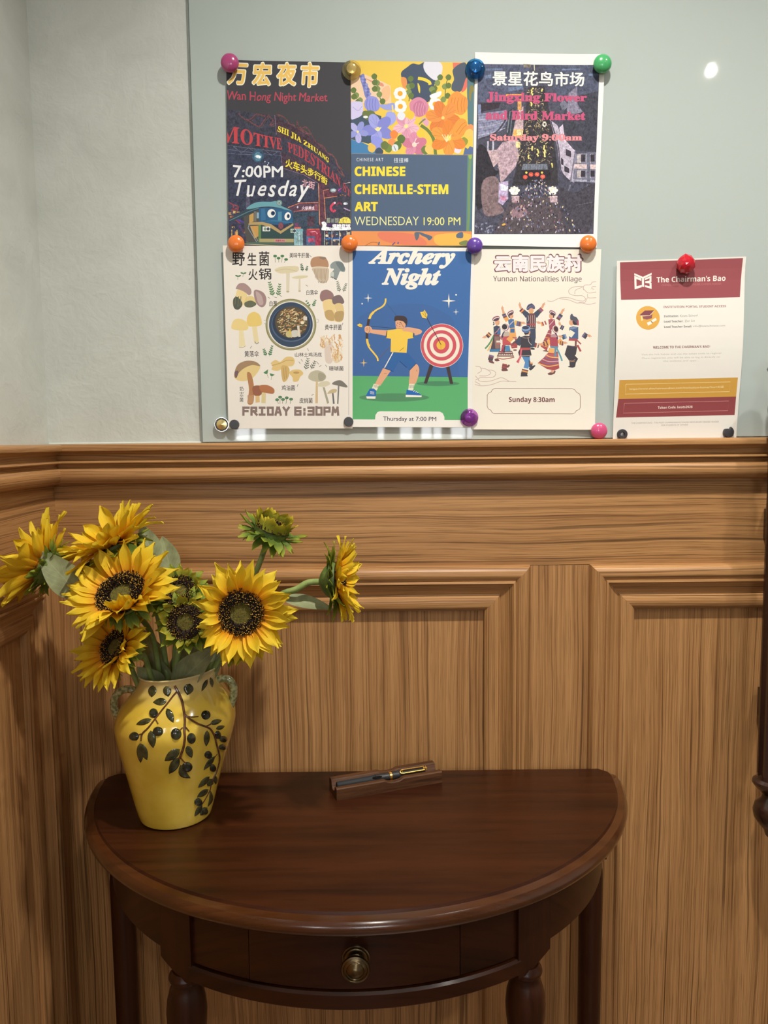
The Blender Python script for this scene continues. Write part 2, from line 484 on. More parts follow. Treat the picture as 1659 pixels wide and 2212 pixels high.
# top: stack of outlines following the edge profile (inset, z), widest at the rounded bead
TA, TB = 0.447, 0.4125
TPROF = [(0.020, TZ), (0.0170, TZ), (0.0150, TZ - 0.0035), (0.0105, TZ - 0.0045), (0.0050, TZ - 0.0055), (0.0015, TZ - 0.0095), (0.0, TZ - 0.0150), (0.0012, TZ - 0.0205), (0.0055, TZ - 0.0250), (0.011, TZ - 0.0270), (0.028, TZ - 0.0280)]
bm = bmesh.new(); rings = []
for ins, z in TPROF:
    rings.append([bm.verts.new((p.x, p.y, z)) for p in moon(TA - ins, TB - ins, 96)])
for i in range(len(rings) - 1):
    for k in range(len(rings[0]) - 1):
        bm.faces.new((rings[i][k], rings[i + 1][k], rings[i + 1][k + 1], rings[i][k + 1]))
    bm.faces.new((rings[i][-1], rings[i + 1][-1], rings[i + 1][0], rings[i][0]))
bm.faces.new(rings[0]); bm.faces.new(list(reversed(rings[-1])))
bmesh.ops.recalc_face_normals(bm, faces=bm.faces)
for f in bm.faces:                        # the moulded edge is polished brighter by wear
    if len(f.verts) == 4 and max(v.co.z for v in f.verts) < TZ - 0.003 and f.calc_center_median().y < YB - 0.001: f.material_index = 1
set_uv(bm, 0); top = obj('tabletop', bm, [MAHOG, MAHOG_EDGE], table)

AA, AB = 0.411, 0.375                    # apron plan
ZA1, ZA0 = TZ - 0.028, 0.675             # apron top and bottom (of the drawer band)


def arc_slab(a, b, x0, x1, z0, z1, thick=0.018, n=24, bev=0.0015, taper=None):
    """A curved board following the apron between two x positions; taper(x) may raise the lower edge."""
    bm = bmesh.new(); rows = []
    t0, t1 = [pi + math.acos(max(-1, min(1, -(x - TX) / a))) for x in (x0, x1)]
    prof = [(0, z0 + bev), (0, z1 - bev), (-bev, z1), (-thick, z1), (-thick, z0), (-bev, z0)]
    for k in range(n + 1):
        t = t0 + (t1 - t0) * k / n; row = []
        for dd, z in prof:
            if taper and z < (z0 + z1) / 2: z = z + taper(k / n)
            row.append(bm.verts.new((TX + (a + dd) * cos(t), YB + (b + dd) * sin(t), z)))
        rows.append(row)
    m = len(prof)
    for k in range(n):
        for j in range(m): bm.faces.new((rows[k][j], rows[k][(j + 1) % m], rows[k + 1][(j + 1) % m], rows[k + 1][j]))
    bm.faces.new(rows[0]); bm.faces.new(list(reversed(rows[-1])))
    bmesh.ops.recalc_face_normals(bm, faces=bm.faces)
    set_uv(bm, 0); return bm


XD0, XD1 = at(538, 2050, YB - 0.352).x, at(995, 2050, YB - 0.355).x
XS0, XS1 = at(415, 2040, YB - 0.318).x, at(1119, 2030, YB - 0.318).x
drawer = obj('drawer', arc_slab(AA + 0.0015, AB + 0.0015, XD0 + 0.0012, XD1 - 0.0012, ZA0 + 0.0015, ZA1 - 0.003), MAHOG, table)
obj('front_panel', arc_slab(AA, AB, XS0, XD0, ZA0 + 0.001, ZA1), MAHOG, table)
obj('front_panel', arc_slab(AA, AB, XD1, XS1, ZA0 + 0.001, ZA1), MAHOG, table)
obj('lower_rail', arc_slab(AA + 0.006, AB + 0.006, XS0 - 0.004, XS1 + 0.004, ZA0 - 0.024, ZA0, thick=0.03, bev=0.003), MAHOG, table)
XO0, XO1 = XS0 - 0.049, XS1 + 0.049      # outer edges of the leg blocks
obj('side_apron', arc_slab(AA - 0.002, AB - 0.002, TX - (AA - 0.003), XO0, ZA0 - 0.002, ZA1), MAHOG, table)
obj('side_apron', arc_slab(AA - 0.002, AB - 0.002, XO1, TX + (AA - 0.003), ZA0 - 0.002, ZA1), MAHOG, table)
bm = bmesh.new(); box(bm, TX - 0.40, TX + 0.40, YB - 0.022, YB - 0.004, ZA0, ZA1); set_uv(bm, 0); obj('back_apron', bm, MAHOG, table, smooth=False)


def turned_front_leg(xa, xb, sgn):
    """Block that follows the apron curve, with a vase-turned leg under it."""
    dz = lambda q: 0.018 * (q if sgn < 0 else 1 - q) ** 2 * 0.0
    bm = arc_slab(AA + 0.005, AB + 0.005, xa, xb, ZA0 - 0.030, ZA1, thick=0.048, bev=0.003,
                  taper=lambda q: 0.020 * max(0.0, ((1 - q) if sgn < 0 else q) - 0.25) / 0.75)
    xm = (xa * 0.30 + xb * 0.70) if sgn < 0 else (xa * 0.70 + xb * 0.30)
    ym = YB - AB * sqrt(1 - ((xm - TX) / AA) ** 2) + 0.012
    z = ZA0 - 0.028
    prof = [(0.017, z + 0.006), (0.0215, z), (0.0225, z - 0.004), (0.0210, z - 0.008), (0.0185, z - 0.010), (0.0180, z - 0.013), (0.0215, z - 0.020), (0.0255, z - 0.035), (0.0272, z - 0.052), (0.0262, z - 0.072),
            (0.0232, z - 0.095), (0.0190, z - 0.118), (0.0165, z - 0.135), (0.0160, z - 0.142), (0.0205, z - 0.146), (0.0215, z - 0.151), (0.0205, z - 0.156), (0.0170, z - 0.160), (0.0185, z - 0.20), (0.0180, 0.25), (0.0150, 0.12), (0.0140, 0.06), (0.0175, 0.045), (0.0180, 0.025), (0.0130, 0.0)]
    lathe(bm, prof, xm, ym, 40)
    uv = bm.loops.layers.uv.verify()
    for f in bm.faces:
        for l in f.loops:
            c = l.vert.co; l[uv].uv = (c.z, c.x + 0.9 * c.y)
    bmesh.ops.recalc_face_normals(bm, faces=bm.faces)
    return obj('leg', bm, MAHOG, table)


turned_front_leg(XO0, XS0, -1); turned_front_leg(XS1, XO1, 1)


def rear_leg(x, sgn):
    bm = bmesh.new(); y = YB - 0.048
    box(bm, x - 0.020, x + 0.020, y - 0.020, y + 0.022, ZA0 - 0.008, ZA1)
    z = ZA0 - 0.008
    prof = [(0.0150, z + 0.004), (0.0165, z - 0.002), (0.0185, z - 0.006), (0.0165, z - 0.010), (0.0140, z - 0.013), (0.0145, z - 0.018), (0.0185, z - 0.026), (0.0200, z - 0.038), (0.0198, z - 0.10), (0.0190, 0.35), (0.0165, 0.10), (0.0175, 0.04), (0.0130, 0.0)]
    lathe(bm, prof, x, y, 32)
    uv = bm.loops.layers.uv.verify()
    for f in bm.faces:
        for l in f.loops:
            c = l.vert.co; l[uv].uv = (c.z, c.x + 0.9 * c.y)
    return obj('leg', bm, MAHOG, table)


rear_leg(at(270, 2050, YB - 0.048).x, -1); rear_leg(at(1274, 2050, YB - 0.048).x, 1)

# brass knob with a round plate, a part of the drawer
BRASS = noisy('aged_brass', (0.13, 0.095, 0.050), (0.25, 0.185, 0.10), scale=60, rough=0.30)
BRASS.node_tree.nodes['Principled BSDF'].inputs['Metallic'].default_value = 1.0
kx = at(768, 2097, YB - AB - 0.02).x; kz = at(768, 2095, YB - AB - 0.022).z
ky = YB - AB * sqrt(1 - ((kx - TX) / AA) ** 2) - 0.0018


def lathe_y(bm, prof, cx, cz, y0, seg=40, nx=0.0, nz=0.0):
    """prof: (radius, distance towards the room from y0); axis along -Y, optionally leaning."""
    rings = []
    for r, d in prof:
        rings.append([bm.verts.new((cx + nx * d + r * cos(2 * pi * k / seg), y0 - d, cz + nz * d + r * sin(2 * pi * k / seg))) for k in range(seg)])
    for i in range(len(prof) - 1):
        for k in range(seg):
            k2 = (k + 1) % seg; bm.faces.new((rings[i][k], rings[i][k2], rings[i + 1][k2], rings[i + 1][k]))
    bm.faces.new(list(reversed(rings[0]))); bm.faces.new(rings[-1])
    bmesh.ops.recalc_face_normals(bm, faces=bm.faces)


bm = bmesh.new()
lathe_y(bm, [(r_ * 1.14, d_) for r_, d_ in [(0.0155, -0.001), (0.0155, 0.0010), (0.0145, 0.0022), (0.0125, 0.0018), (0.0115, 0.0026), (0.0070, 0.0030), (0.0052, 0.0050), (0.0050, 0.0095), (0.0068, 0.0125), (0.0110, 0.0150), (0.0145, 0.0165), (0.0155, 0.0188),
             (0.0150, 0.0210), (0.0132, 0.0222), (0.0125, 0.0214), (0.0108, 0.0222), (0.0098, 0.0236), (0.0090, 0.0228), (0.0076, 0.0236), (0.0055, 0.0262), (0.0028, 0.0275), (0.0005, 0.0278)]], kx, kz, ky)
obj('knob', bm, BRASS, drawer)['label'] = 'aged brass round drawer knob'

# ------------------------------------------------------------------ yellow vase with olive branches
VX, VY = -0.3245, -0.173
VH = 0.2275
GLAZE = noisy('yellow_glaze', (0.72, 0.49, 0.050), (0.83, 0.60, 0.085), scale=26, rough=0.16, coat=0.6, detail=6, bump=0.04)
GLAZE_IN = flat('cream_glaze', (0.62, 0.52, 0.28), rough=0.25, coat=0.3)
def vase_glaze():
    m = GLAZE; nt = m.node_tree; L = nt.links.new; b = nt.nodes['Principled BSDF']
    tc = N(nt, 'ShaderNodeTexCoord'); sp = N(nt, 'ShaderNodeSeparateXYZ'); L(tc.outputs['Object'], sp.inputs[0])
    mr = N(nt, 'ShaderNodeMapRange'); mr.inputs[1].default_value = 0.190; mr.inputs[2].default_value = 0.232; L(sp.outputs[2], mr.inputs[0])
    mx = N(nt, 'ShaderNodeMix', data_type='RGBA'); L(mr.outputs[0], mx.inputs[0])
    src = b.inputs['Base Color'].links[0].from_socket; L(src, mx.inputs[6]); mx.inputs[7].default_value = (0.68, 0.56, 0.28, 1)   # the glaze is cream towards the lip
    L(mx.outputs[2], b.inputs['Base Color'])
vase_glaze()
vase = thing('vase', 'yellow glazed ceramic vase with raised olive branches on the left of the table', 'vase', (VX, VY, TZ))
VPROF = [(r_ * 0.98, z_ * 0.98) for r_, z_ in [(0.049, 0.0), (0.0535, 0.002), (0.0555, 0.006), (0.0600, 0.022), (0.0680, 0.056), (0.0770, 0.092), (0.0855, 0.122), (0.0905, 0.146), (0.0905, 0.160), (0.0860, 0.176), (0.0775, 0.190), (0.0685, 0.202), (0.0620, 0.212), (0.0592, 0.221), (0.0590, 0.228), (0.0605, 0.232),
         (0.0590, 0.2335), (0.0560, 0.231), (0.0550, 0.224), (0.0570, 0.212), (0.0640, 0.200), (0.0800, 0.178), (0.0850, 0.155), (0.0780, 0.110), (0.0560, 0.030), (0.0450, 0.010)]]


def vdef(p):                              # the hand-thrown vase leans a little to the right, its lip rises on that side
    x, y, z = p.x - VX, p.y - VY, p.z - TZ
    q = (z / VH)
    return Vector((VX + x + 0.055 * z * q, VY + y, TZ + z + 0.085 * x * max(0, q) ** 4))


bm = bmesh.new()
sp_ = spline([(r, z, 0) for r, z in VPROF], 4)
lathe(bm, [(p.x, TZ + p.y) for p in sp_], VX, VY, 72)
for v in bm.verts: v.co = vdef(v.co)
bmesh.ops.recalc_face_normals(bm, faces=bm.faces)
n_out = 15 * 4
for f in bm.faces: f.material_index = 0
VBVH = BVHTree.FromBMesh(bm)
body = obj('vase_body', bm, [GLAZE, GLAZE_IN], vase)
HANDLE = noisy('green_speckled_glaze', (0.17, 0.20, 0.09), (0.46, 0.45, 0.22), scale=230, rough=0.2, coat=0.5, lo=0.40, hi=0.58, bump=0.12)
for pts in ([(300, 1497), (283, 1489), (264, 1491), (250, 1504), (246, 1523), (251, 1542), (262, 1562)],
            [(458, 1473), (476, 1466), (492, 1467), (503, 1479), (505, 1497), (501, 1516), (493, 1535)]):
    bm = bmesh.new(); P = [at(x, y, VY) for x, y in pts]
    tube(bm, spline(P, 6), 0.0058, 14); obj('handle', bm, HANDLE, vase)['label'] = 'green speckled looped vase handle'


def on_vase(x, y):
    d = ray(x, y).normalized(); h = VBVH.ray_cast(CAM, d)
    return (h[0], h[1]) if h[0] is not None else (None, None)


LEAFG = noisy('olive_leaf_glaze', (0.030, 0.034, 0.014), (0.085, 0.082, 0.028), scale=90, rough=0.16, coat=0.5, lo=0.4, hi=0.62)
OLIVEG = noisy('olive_glaze', (0.012, 0.015, 0.009), (0.060, 0.062, 0.030), scale=60, rough=0.12, coat=0.6, lo=0.45, hi=0.7)
TWIGG = noisy('twig_glaze', (0.075, 0.026, 0.012), (0.16, 0.06, 0.025), scale=120, rough=0.25, coat=0.4)
CV = lambda x, y: (220 + x / 5.184, 1420 + y / 5.184)


def pad(name, outline, height, m, parent, rings=4, flat_top=0.0):
    """A raised, pillow-shaped ornament fused to the vase: outline in the close-up's pixels."""
    cx = sum(p[0] for p in outline) / len(outline); cy = sum(p[1] for p in outline) / len(outline)
    bm = bmesh.new(); prev = None; rows = []
    for i in range(rings + 1):
        s = 1 - i / rings; row = []
        hh = height * sqrt(max(0.0, 1 - (s ** 2))) if i else -0.0008
        if i == rings:
            p, n = on_vase(*CV(cx, cy))
            if p is None: bm.free(); return None
            rows.append([bm.verts.new(p + n * height)]); break
        for x, y in outline:
            p, n = on_vase(*CV(cx + (x - cx) * s, cy + (y - cy) * s))
            if p is None: bm.free(); return None
            row.append(bm.verts.new(p + n * hh))
        rows.append(row)
    k = len(outline)
    for i in range(rings):
        for j in range(k):
            a, b = rows[i][j], rows[i][(j + 1) % k]
            if i == rings - 1: bm.faces.new((a, b, rows[i + 1][0]))
            else: bm.faces.new((a, b, rows[i + 1][(j + 1) % k], rows[i + 1][j]))
    bmesh.ops.recalc_face_normals(bm, faces=bm.faces)
    return obj(name, bm, m, parent)


def almond(x0, y0, x1, y1, w, bend=0.0, n=7):
    """Leaf outline from base to tip."""
    dx, dy = x1 - x0, y1 - y0; L = hypot(dx, dy); ux, uy = dx / L, dy / L; nx, ny = -uy, ux
    A = []; B = []
    for i in range(n + 1):
        t = i / n; c = bend * sin(pi * t) * L; hw = w / 2 * sin(pi * t ** 0.85) ** 0.8 if 0 < t < 1 else 0
        px, py = x0 + dx * t + nx * c, y0 + dy * t + ny * c
        A.append((px + nx * hw, py + ny * hw)); B.append((px - nx * hw, py - ny * hw))
    return A + B[-2:0:-1]


def oval(cx, cy, rx, ry, rot=0.0, n=18):
    c, s = cos(rot), sin(rot)
    return [(cx + rx * cos(t) * c - ry * sin(t) * s, cy + rx * cos(t) * s + ry * sin(t) * c) for t in [2 * pi * k / n for k in range(n)]]


branch = holder('olive_branch', vase, (VX, VY - 0.088, TZ + 0.147))
for a in [(575, 305, 555, 455, 90), (720, 310, 745, 450, 92), (985, 285, 955, 430, 108), (1190, 235, 1112, 390, 44), (1215, 215, 1240, 345, 40),
          (740, 490, 560, 505, 82), (722, 560, 808, 745, 78), (570, 690, 370, 755, 66), (545, 805, 578, 1030, 92), (425, 945, 435, 1198, 78), (430, 950, 512, 1165, 84),
          (885, 1020, 690, 1170, 100), (870, 1110, 745, 1318, 96), (950, 980, 1012, 1135, 78), (875, 1190, 1005, 1362, 84, 0.20), (1180, 805, 1168, 1010, 68),
          (1205, 745, 1355, 700, 60), (1270, 805, 1385, 765, 46), (1275, 1095, 1130, 1272, 54), (1215, 1325, 1068, 1470, 60), (1240, 1355, 1180, 1450, 74), (1265, 1310, 1275, 1430, 44),
          (1205, 1470, 1055, 1575, 60), (1130, 1640, 1032, 1790, 56), (1215, 1475, 1180, 1690, 42, -0.12), (1185, 1675, 1095, 1775, 70), (1350, 1110, 1375, 1195, 44)]:
    a = (*a[:4], a[4] * 1.18, *a[5:]); pad('leaf', [p for p in almond(*a)], 0.0016, LEAFG, branch)
for a in [(578, 625, 55, 60), (628, 830, 65, 60), (362, 885, 60, 55), (832, 860, 66, 72), (1003, 908, 55, 66), (955, 1228, 66, 62), (1165, 645, 58, 58), (1298, 868, 38, 52), (1360, 915, 48, 40), (1350, 1005, 46, 36), (1192, 1092, 48, 48), (1242, 1240, 38, 48), (1325, 1260, 30, 50), (1080, 1620, 50, 48), (1365, 1090, 36, 30), (1150, 1720, 40, 46)]:
    pad('olive', oval(*a), 0.0030, OLIVEG, branch)
for pts, r in [([(815, 315), (850, 380), (895, 480), (915, 580), (930, 700), (925, 820), (930, 900), (915, 1000), (890, 1070), (870, 1130)], 0.0018),
               ([(855, 365), (800, 430), (740, 510), (660, 610), (590, 700), (520, 790), (455, 855), (440, 935)], 0.0013), ([(455, 855), (385, 875)], 0.0009), ([(600, 690), (632, 745)], 0.0009),
               ([(932, 640), (985, 690), (1080, 745), (1160, 775), (1215, 805), (1260, 880), (1285, 980), (1310, 1075), (1315, 1150), (1280, 1280), (1230, 1380)], 0.0014), ([(960, 660), (1010, 668), (1080, 664)], 0.0008),
               ([(905, 785), (868, 822)], 0.0009), ([(930, 770), (978, 828)], 0.0009), ([(880, 1120), (940, 1190)], 0.0010), ([(1160, 775), (1225, 745)], 0.0009), ([(1225, 1400), (1210, 1480), (1160, 1580), (1110, 1660)], 0.0009), ([(1290, 1080), (1255, 1130)], 0.0007)]:
    P = []
    for x, y in spline([(x, y, 0) for x, y in pts], 4) and [(p.x, p.y) for p in spline([(x, y, 0) for x, y in pts], 4)]:
        p, n = on_vase(*CV(x, y))
        if p is not None: P.append(p + n * r * 0.4)
    bm = bmesh.new(); tube(bm, P, r, 8); obj('twig', bm, TWIGG, branch)

# ------------------------------------------------------------------ pen rest and fountain pen
PA = atz(727.6, 1729.6, TZ); PBp = atz(954.8, 1690, TZ)
pax = (PBp - PA); plen = pax.length; pu = pax.normalized(); pv = Vector((-pu.y, pu.x, 0))  # along, and back towards the wall
PW, PHT = 0.043, 0.021
def pfr(u, v, z): return PA + pu * u + pv * v + Vector((0, 0, z))
rest = thing('pen_rest', 'brown walnut pen rest block with a long groove on the table', 'pen rest', tuple(pfr(plen / 2, PW / 2, 0)))
bm = bmesh.new()
# cross-section with a stepped groove: front lip low, back lip higher
def section(u, dip):
    g = 0.0045 * dip
    return [(0, 0), (0, 0.0175 - g), (0.0015, 0.0190 - g), (0.0085, 0.0190 - g), (0.0105, 0.0175 - g), (0.0125, 0.0120 - g * 0.4), (0.0175, 0.0085), (0.0225, 0.0085), (0.0275, 0.0120), (0.0300, 0.0195 - g * 0.6), (0.0320, 0.0215 - g * 0.8), (PW - 0.0015, 0.0215 - g * 0.8), (PW, 0.0200 - g * 0.8), (PW, 0)]
us = [0, 0.0015] + [plen * k / 40 for k in range(1, 40)] + [plen - 0.0015, plen]
rows = []
for u in us:
    dd = (u - 0.098) / 0.016
    dip = max(0.0, 1 - dd * dd) ** 0.6 if abs(dd) < 1 else 0
    rows.append([bm.verts.new(pfr(u, v, z)) for v, z in section(u, dip)])
for i in range(len(rows) - 1):
    k = len(rows[0])
    for j in range(k): bm.faces.new((rows[i][j], rows[i + 1][j], rows[i + 1][(j + 1) % k], rows[i][(j + 1) % k]))
bm.faces.new(rows[0]); bm.faces.new(list(reversed(rows[-1])))
bmesh.ops.recalc_face_normals(bm, faces=bm.faces)
uv = bm.loops.layers.uv.verify()
for f in bm.faces:
    for l in f.loops:
        q = l.vert.co - PA; l[uv].uv = (q.dot(pu), q.dot(pv) + q.z)
obj('wooden_block', bm, WALNUT, rest)

PENB = flat('black_pen_plastic', (0.020, 0.019, 0.022), rough=0.42)
PENG = flat('grey_pen_grip', (0.026, 0.029, 0.034), rough=0.6, spec=0.2)
GOLD = flat('gold_metal', (0.90, 0.56, 0.14), rough=0.25, metal=1.0)
pen = thing('fountain_pen', 'black fountain pen with a gold wire clip lying in the walnut rest', 'pen', tuple(pfr(0.075, 0.020, 0.016)))
def paxis(u): return pfr(u, 0.0200, 0.0152 + 0.0012 * (u > 0.085))
def pring(bm, prof, seg=24, facet=None):
    rings = []
    for u, r in prof:
        c = paxis(0) + pu * u; c.z = TZ + 0.0158; row = []
        for k in range(seg):
            t = 2 * pi * (k + 0.5) / seg; rr = r
            if facet: rr = r * facet(t)
            row.append(bm.verts.new(c + pv * (rr * cos(t)) + Vector((0, 0, rr * sin(t)))))
        rings.append(row)
    for i in range(len(rings) - 1):
        for k in range(seg): bm.faces.new((rings[i][k], rings[i][(k + 1) % seg], rings[i + 1][(k + 1) % seg], rings[i + 1][k]))
    bm.faces.new(rings[0]); bm.faces.new(list(reversed(rings[-1])))
    bmesh.ops.recalc_face_normals(bm, faces=bm.faces)
U0 = 0.006
bm = bmesh.new(); pring(bm, [(U0, 0.0050), (U0 + 0.001, 0.0057), (U0 + 0.04, 0.0062), (U0 + 0.078, 0.0066)], 24, lambda t: 0.93 if abs(sin(t) - 1) < 0.5 else 1.0); obj('barrel', bm, PENG, pen)
bm = bmesh.new(); pring(bm, [(U0 + 0.066, 0.0067), (U0 + 0.090, 0.0068)], 24); obj('barrel_end', bm, PENB, pen)
bm = bmesh.new(); cc = paxis(0) + pu * (U0 + 0.0675); cc.z = TZ + 0.0158
ov = [cc + pu * (0.0085 * cos(t)) + pv * (-0.0052 + 0.0016 * sin(t)) + Vector((0, 0, 0.0043 + 0.0013 * sin(t))) for t in [2 * pi * k / 16 for k in range(16)]]
vv = [bm.verts.new(p) for p in ov]; v2 = [bm.verts.new(p + (-pv * 0.6 + Vector((0, 0, 0.8))) * 0.0006) for p in ov]
bm.faces.new(vv); bm.faces.new(list(reversed(v2)))
for k in range(16): bm.faces.new((vv[k], vv[(k + 1) % 16], v2[(k + 1) % 16], v2[k]))
obj('ink_window', bm, flat('dark_window', (0.004, 0.004, 0.005), rough=0.1), pen)
bm = bmesh.new(); pring(bm, [(U0 + 0.0895, 0.0070), (U0 + 0.090, 0.0074), (U0 + 0.0935, 0.0074), (U0 + 0.094, 0.0070)], 28); obj('cap_ring', bm, GOLD, pen)
bm = bmesh.new(); pring(bm, [(U0 + 0.0935, 0.0071), (U0 + 0.150, 0.0070), (U0 + 0.1525, 0.0066), (U0 + 0.153, 0.0045)], 28); obj('cap', bm, PENB, pen)
bm = bmesh.new()
def clipp(u, w):
    c = paxis(0) + pu * u; c.z = TZ + 0.0158
    return c + (-pv * 0.62 + Vector((0, 0, 0.78))) * 0.0088 + (pv * 0.78 + Vector((0, 0, 0.62))) * w
loop = [clipp(U0 + 0.150, 0.0030), clipp(U0 + 0.120, 0.0031), clipp(U0 + 0.112, 0.0031), clipp(U0 + 0.1085, 0.0022), clipp(U0 + 0.1075, 0.0), clipp(U0 + 0.1085, -0.0022), clipp(U0 + 0.112, -0.0031), clipp(U0 + 0.120, -0.0031), clipp(U0 + 0.150, -0.0030)]
tube(bm, loop, 0.00115, 8)
for u, hw in ((U0 + 0.150, 0.0040), (U0 + 0.1535, 0.0040), (U0 + 0.1110, 0.0022)):
    tube(bm, [clipp(u, hw), clipp(u, -hw)], 0.0011, 8)
tube(bm, [clipp(U0 + 0.148, 0.0), clipp(U0 + 0.155, 0.0)], 0.0014, 8)
obj('clip', bm, GOLD, pen)['label'] = 'gold wire pen clip'
# ------------------------------------------------------------------ sunflowers
def petal_mat():
    m, nt, b = _principled('sunflower_petal'); L = nt.links.new
    uv = N(nt, 'ShaderNodeUVMap'); sp = N(nt, 'ShaderNodeSeparateXYZ'); L(uv.outputs[0], sp.inputs[0])
    mp = N(nt, 'ShaderNodeMapping'); mp.inputs['Scale'].default_value = (1.5, 16, 1); L(uv.outputs[0], mp.inputs[0])
    n = N(nt, 'ShaderNodeTexNoise', i_Scale=1.0, i_Detail=3.0); L(mp.outputs[0], n.inputs['Vector'])
    ma = N(nt, 'ShaderNodeMath', operation='MULTIPLY_ADD'); L(n.outputs[0], ma.inputs[0]); ma.inputs[1].default_value = 0.35; L(sp.outputs[0], ma.inputs[2])
    r = ramp(nt, [(0.20, (0.68, 0.21, 0.010)), (0.38, (0.83, 0.39, 0.012)), (0.60, (0.88, 0.57, 0.020)), (1.0, (0.86, 0.64, 0.038))])
    L(ma.outputs[0], r.inputs[0])
    oi = N(nt, 'ShaderNodeObjectInfo'); hsv = N(nt, 'ShaderNodeHueSaturation'); L(r.outputs[0], hsv.inputs['Color'])
    mr = N(nt, 'ShaderNodeMapRange'); mr.inputs[3].default_value = 0.86; mr.inputs[4].default_value = 1.08; L(oi.outputs['Random'], mr.inputs[0]); L(mr.outputs[0], hsv.inputs['Value'])
    L(hsv.outputs[0], b.inputs['Base Color']); b.inputs['Roughness'].default_value = 0.55; b.inputs['Specular IOR Level'].default_value = 0.25
    tr = N(nt, 'ShaderNodeBsdfTranslucent'); L(hsv.outputs[0], tr.inputs[0]); mx = N(nt, 'ShaderNodeMixShader'); mx.inputs[0].default_value = 0.25
    L(b.outputs[0], mx.inputs[1]); L(tr.outputs[0], mx.inputs[2]); L(mx.outputs[0], nt.nodes['Material Output'].inputs[0])
    bp = N(nt, 'ShaderNodeBump'); bp.inputs['Strength'].default_value = 0.35; bp.inputs['Distance'].default_value = 0.002; L(n.outputs[0], bp.inputs['Height']); L(bp.outputs[0], b.inputs['Normal'])
    return m


def leaf_mat(name, base, vein, tip=None, trans=0.2, nscale=14):
    m, nt, b = _principled(name); L = nt.links.new
    uv = N(nt, 'ShaderNodeUVMap'); sp = N(nt, 'ShaderNodeSeparateXYZ'); L(uv.outputs[0], sp.inputs[0])
    # veins: bands of u + |v|
    ab = N(nt, 'ShaderNodeMath', operation='ABSOLUTE'); L(sp.outputs[1], ab.inputs[0])
    k = N(nt, 'ShaderNodeMath', operation='MULTIPLY_ADD'); L(ab.outputs[0], k.inputs[0]); k.inputs[1].default_value = -0.42; L(sp.outputs[0], k.inputs[2])
    fr = N(nt, 'ShaderNodeMath', operation='PINGPONG'); L(k.outputs[0], fr.inputs[0]); fr.inputs[1].default_value = 0.065
    r = ramp(nt, [(0.0, (1, 1, 1)), (0.10, (0, 0, 0))]);
    sc = N(nt, 'ShaderNodeMath', operation='MULTIPLY'); L(fr.outputs[0], sc.inputs[0]); sc.inputs[1].default_value = 14.0
    L(sc.outputs[0], r.inputs[0])
    mid = ramp(nt, [(0.0, (1, 1, 1)), (0.06, (0, 0, 0))]); L(ab.outputs[0], mid.inputs[0])
    mxm = N(nt, 'ShaderNodeMix', data_type='RGBA', blend_type='LIGHTEN'); mxm.inputs[0].default_value = 1.0; L(r.outputs[0], mxm.inputs[6]); L(mid.outputs[0], mxm.inputs[7])
    tc = N(nt, 'ShaderNodeTexCoord'); n = N(nt, 'ShaderNodeTexNoise', i_Scale=nscale * 4.0, i_Detail=3.0); L(tc.outputs['Object'], n.inputs['Vector'])
    rb = ramp(nt, [(0.3, tuple(c * 0.75 for c in base)), (0.7, tuple(c * 1.2 for c in base))]); L(n.outputs[0], rb.inputs[0])
    src = rb.outputs[0]
    if tip:
        mt = N(nt, 'ShaderNodeMix', data_type='RGBA'); rt = ramp(nt, [(0.45, (0, 0, 0)), (1.0, (1, 1, 1))]); L(sp.outputs[0], rt.inputs[0]); L(rt.outputs[0], mt.inputs[0])
        L(src, mt.inputs[6]); mt.inputs[7].default_value = (*tip, 1); src = mt.outputs[2]
    mx = N(nt, 'ShaderNodeMix', data_type='RGBA'); L(src, mx.inputs[6]); mx.inputs[7].default_value = (*vein, 1)
    fm = N(nt, 'ShaderNodeMath', operation='MULTIPLY'); L(mxm.outputs[2], fm.inputs[0]); fm.inputs[1].default_value = 0.45; L(fm.outputs[0], mx.inputs[0])
    L(mx.outputs[2], b.inputs['Base Color']); b.inputs['Roughness'].default_value = 0.6; b.inputs['Specular IOR Level'].default_value = 0.25
    tr = N(nt, 'ShaderNodeBsdfTranslucent'); L(mx.outputs[2], tr.inputs[0]); ms = N(nt, 'ShaderNodeMixShader'); ms.inputs[0].default_value = trans
    L(b.outputs[0], ms.inputs[1]); L(tr.outputs[0], ms.inputs[2]); L(ms.outputs[0], nt.nodes['Material Output'].inputs[0])
    return m


PETAL = petal_mat()
LEAF = leaf_mat('sunflower_leaf', (0.30, 0.335, 0.175), (0.48, 0.51, 0.31))
SEPAL = leaf_mat('sunflower_sepal', (0.105, 0.165, 0.022), (0.2, 0.26, 0.06), tip=(0.36, 0.40, 0.035))
BUDPETAL = leaf_mat('young_petal', (0.30, 0.30, 0.03), (0.4, 0.4, 0.06), tip=(0.66, 0.52, 0.03))
STEM = noisy('sunflower_stem', (0.18, 0.25, 0.06), (0.28, 0.36, 0.11), scale=60, rough=0.6)
CALYX = noisy('sunflower_receptacle', (0.06, 0.10, 0.018), (0.14, 0.20, 0.035), scale=80, rough=0.6)
DISKC = noisy('disc_middle', (0.060, 0.050, 0.006), (0.15, 0.122, 0.014), scale=420, rough=0.9, bump=0.8, dist=0.0012)
DISKB = noisy('disc_base', (0.010, 0.005, 0.003), (0.045, 0.022, 0.008), scale=600, rough=0.9, bump=0.8, dist=0.0015)
FLORB = flat('floret_dark', (0.020, 0.009, 0.005), rough=0.8)
FLORY = flat('floret_pollen', (0.66, 0.38, 0.04), rough=0.8)


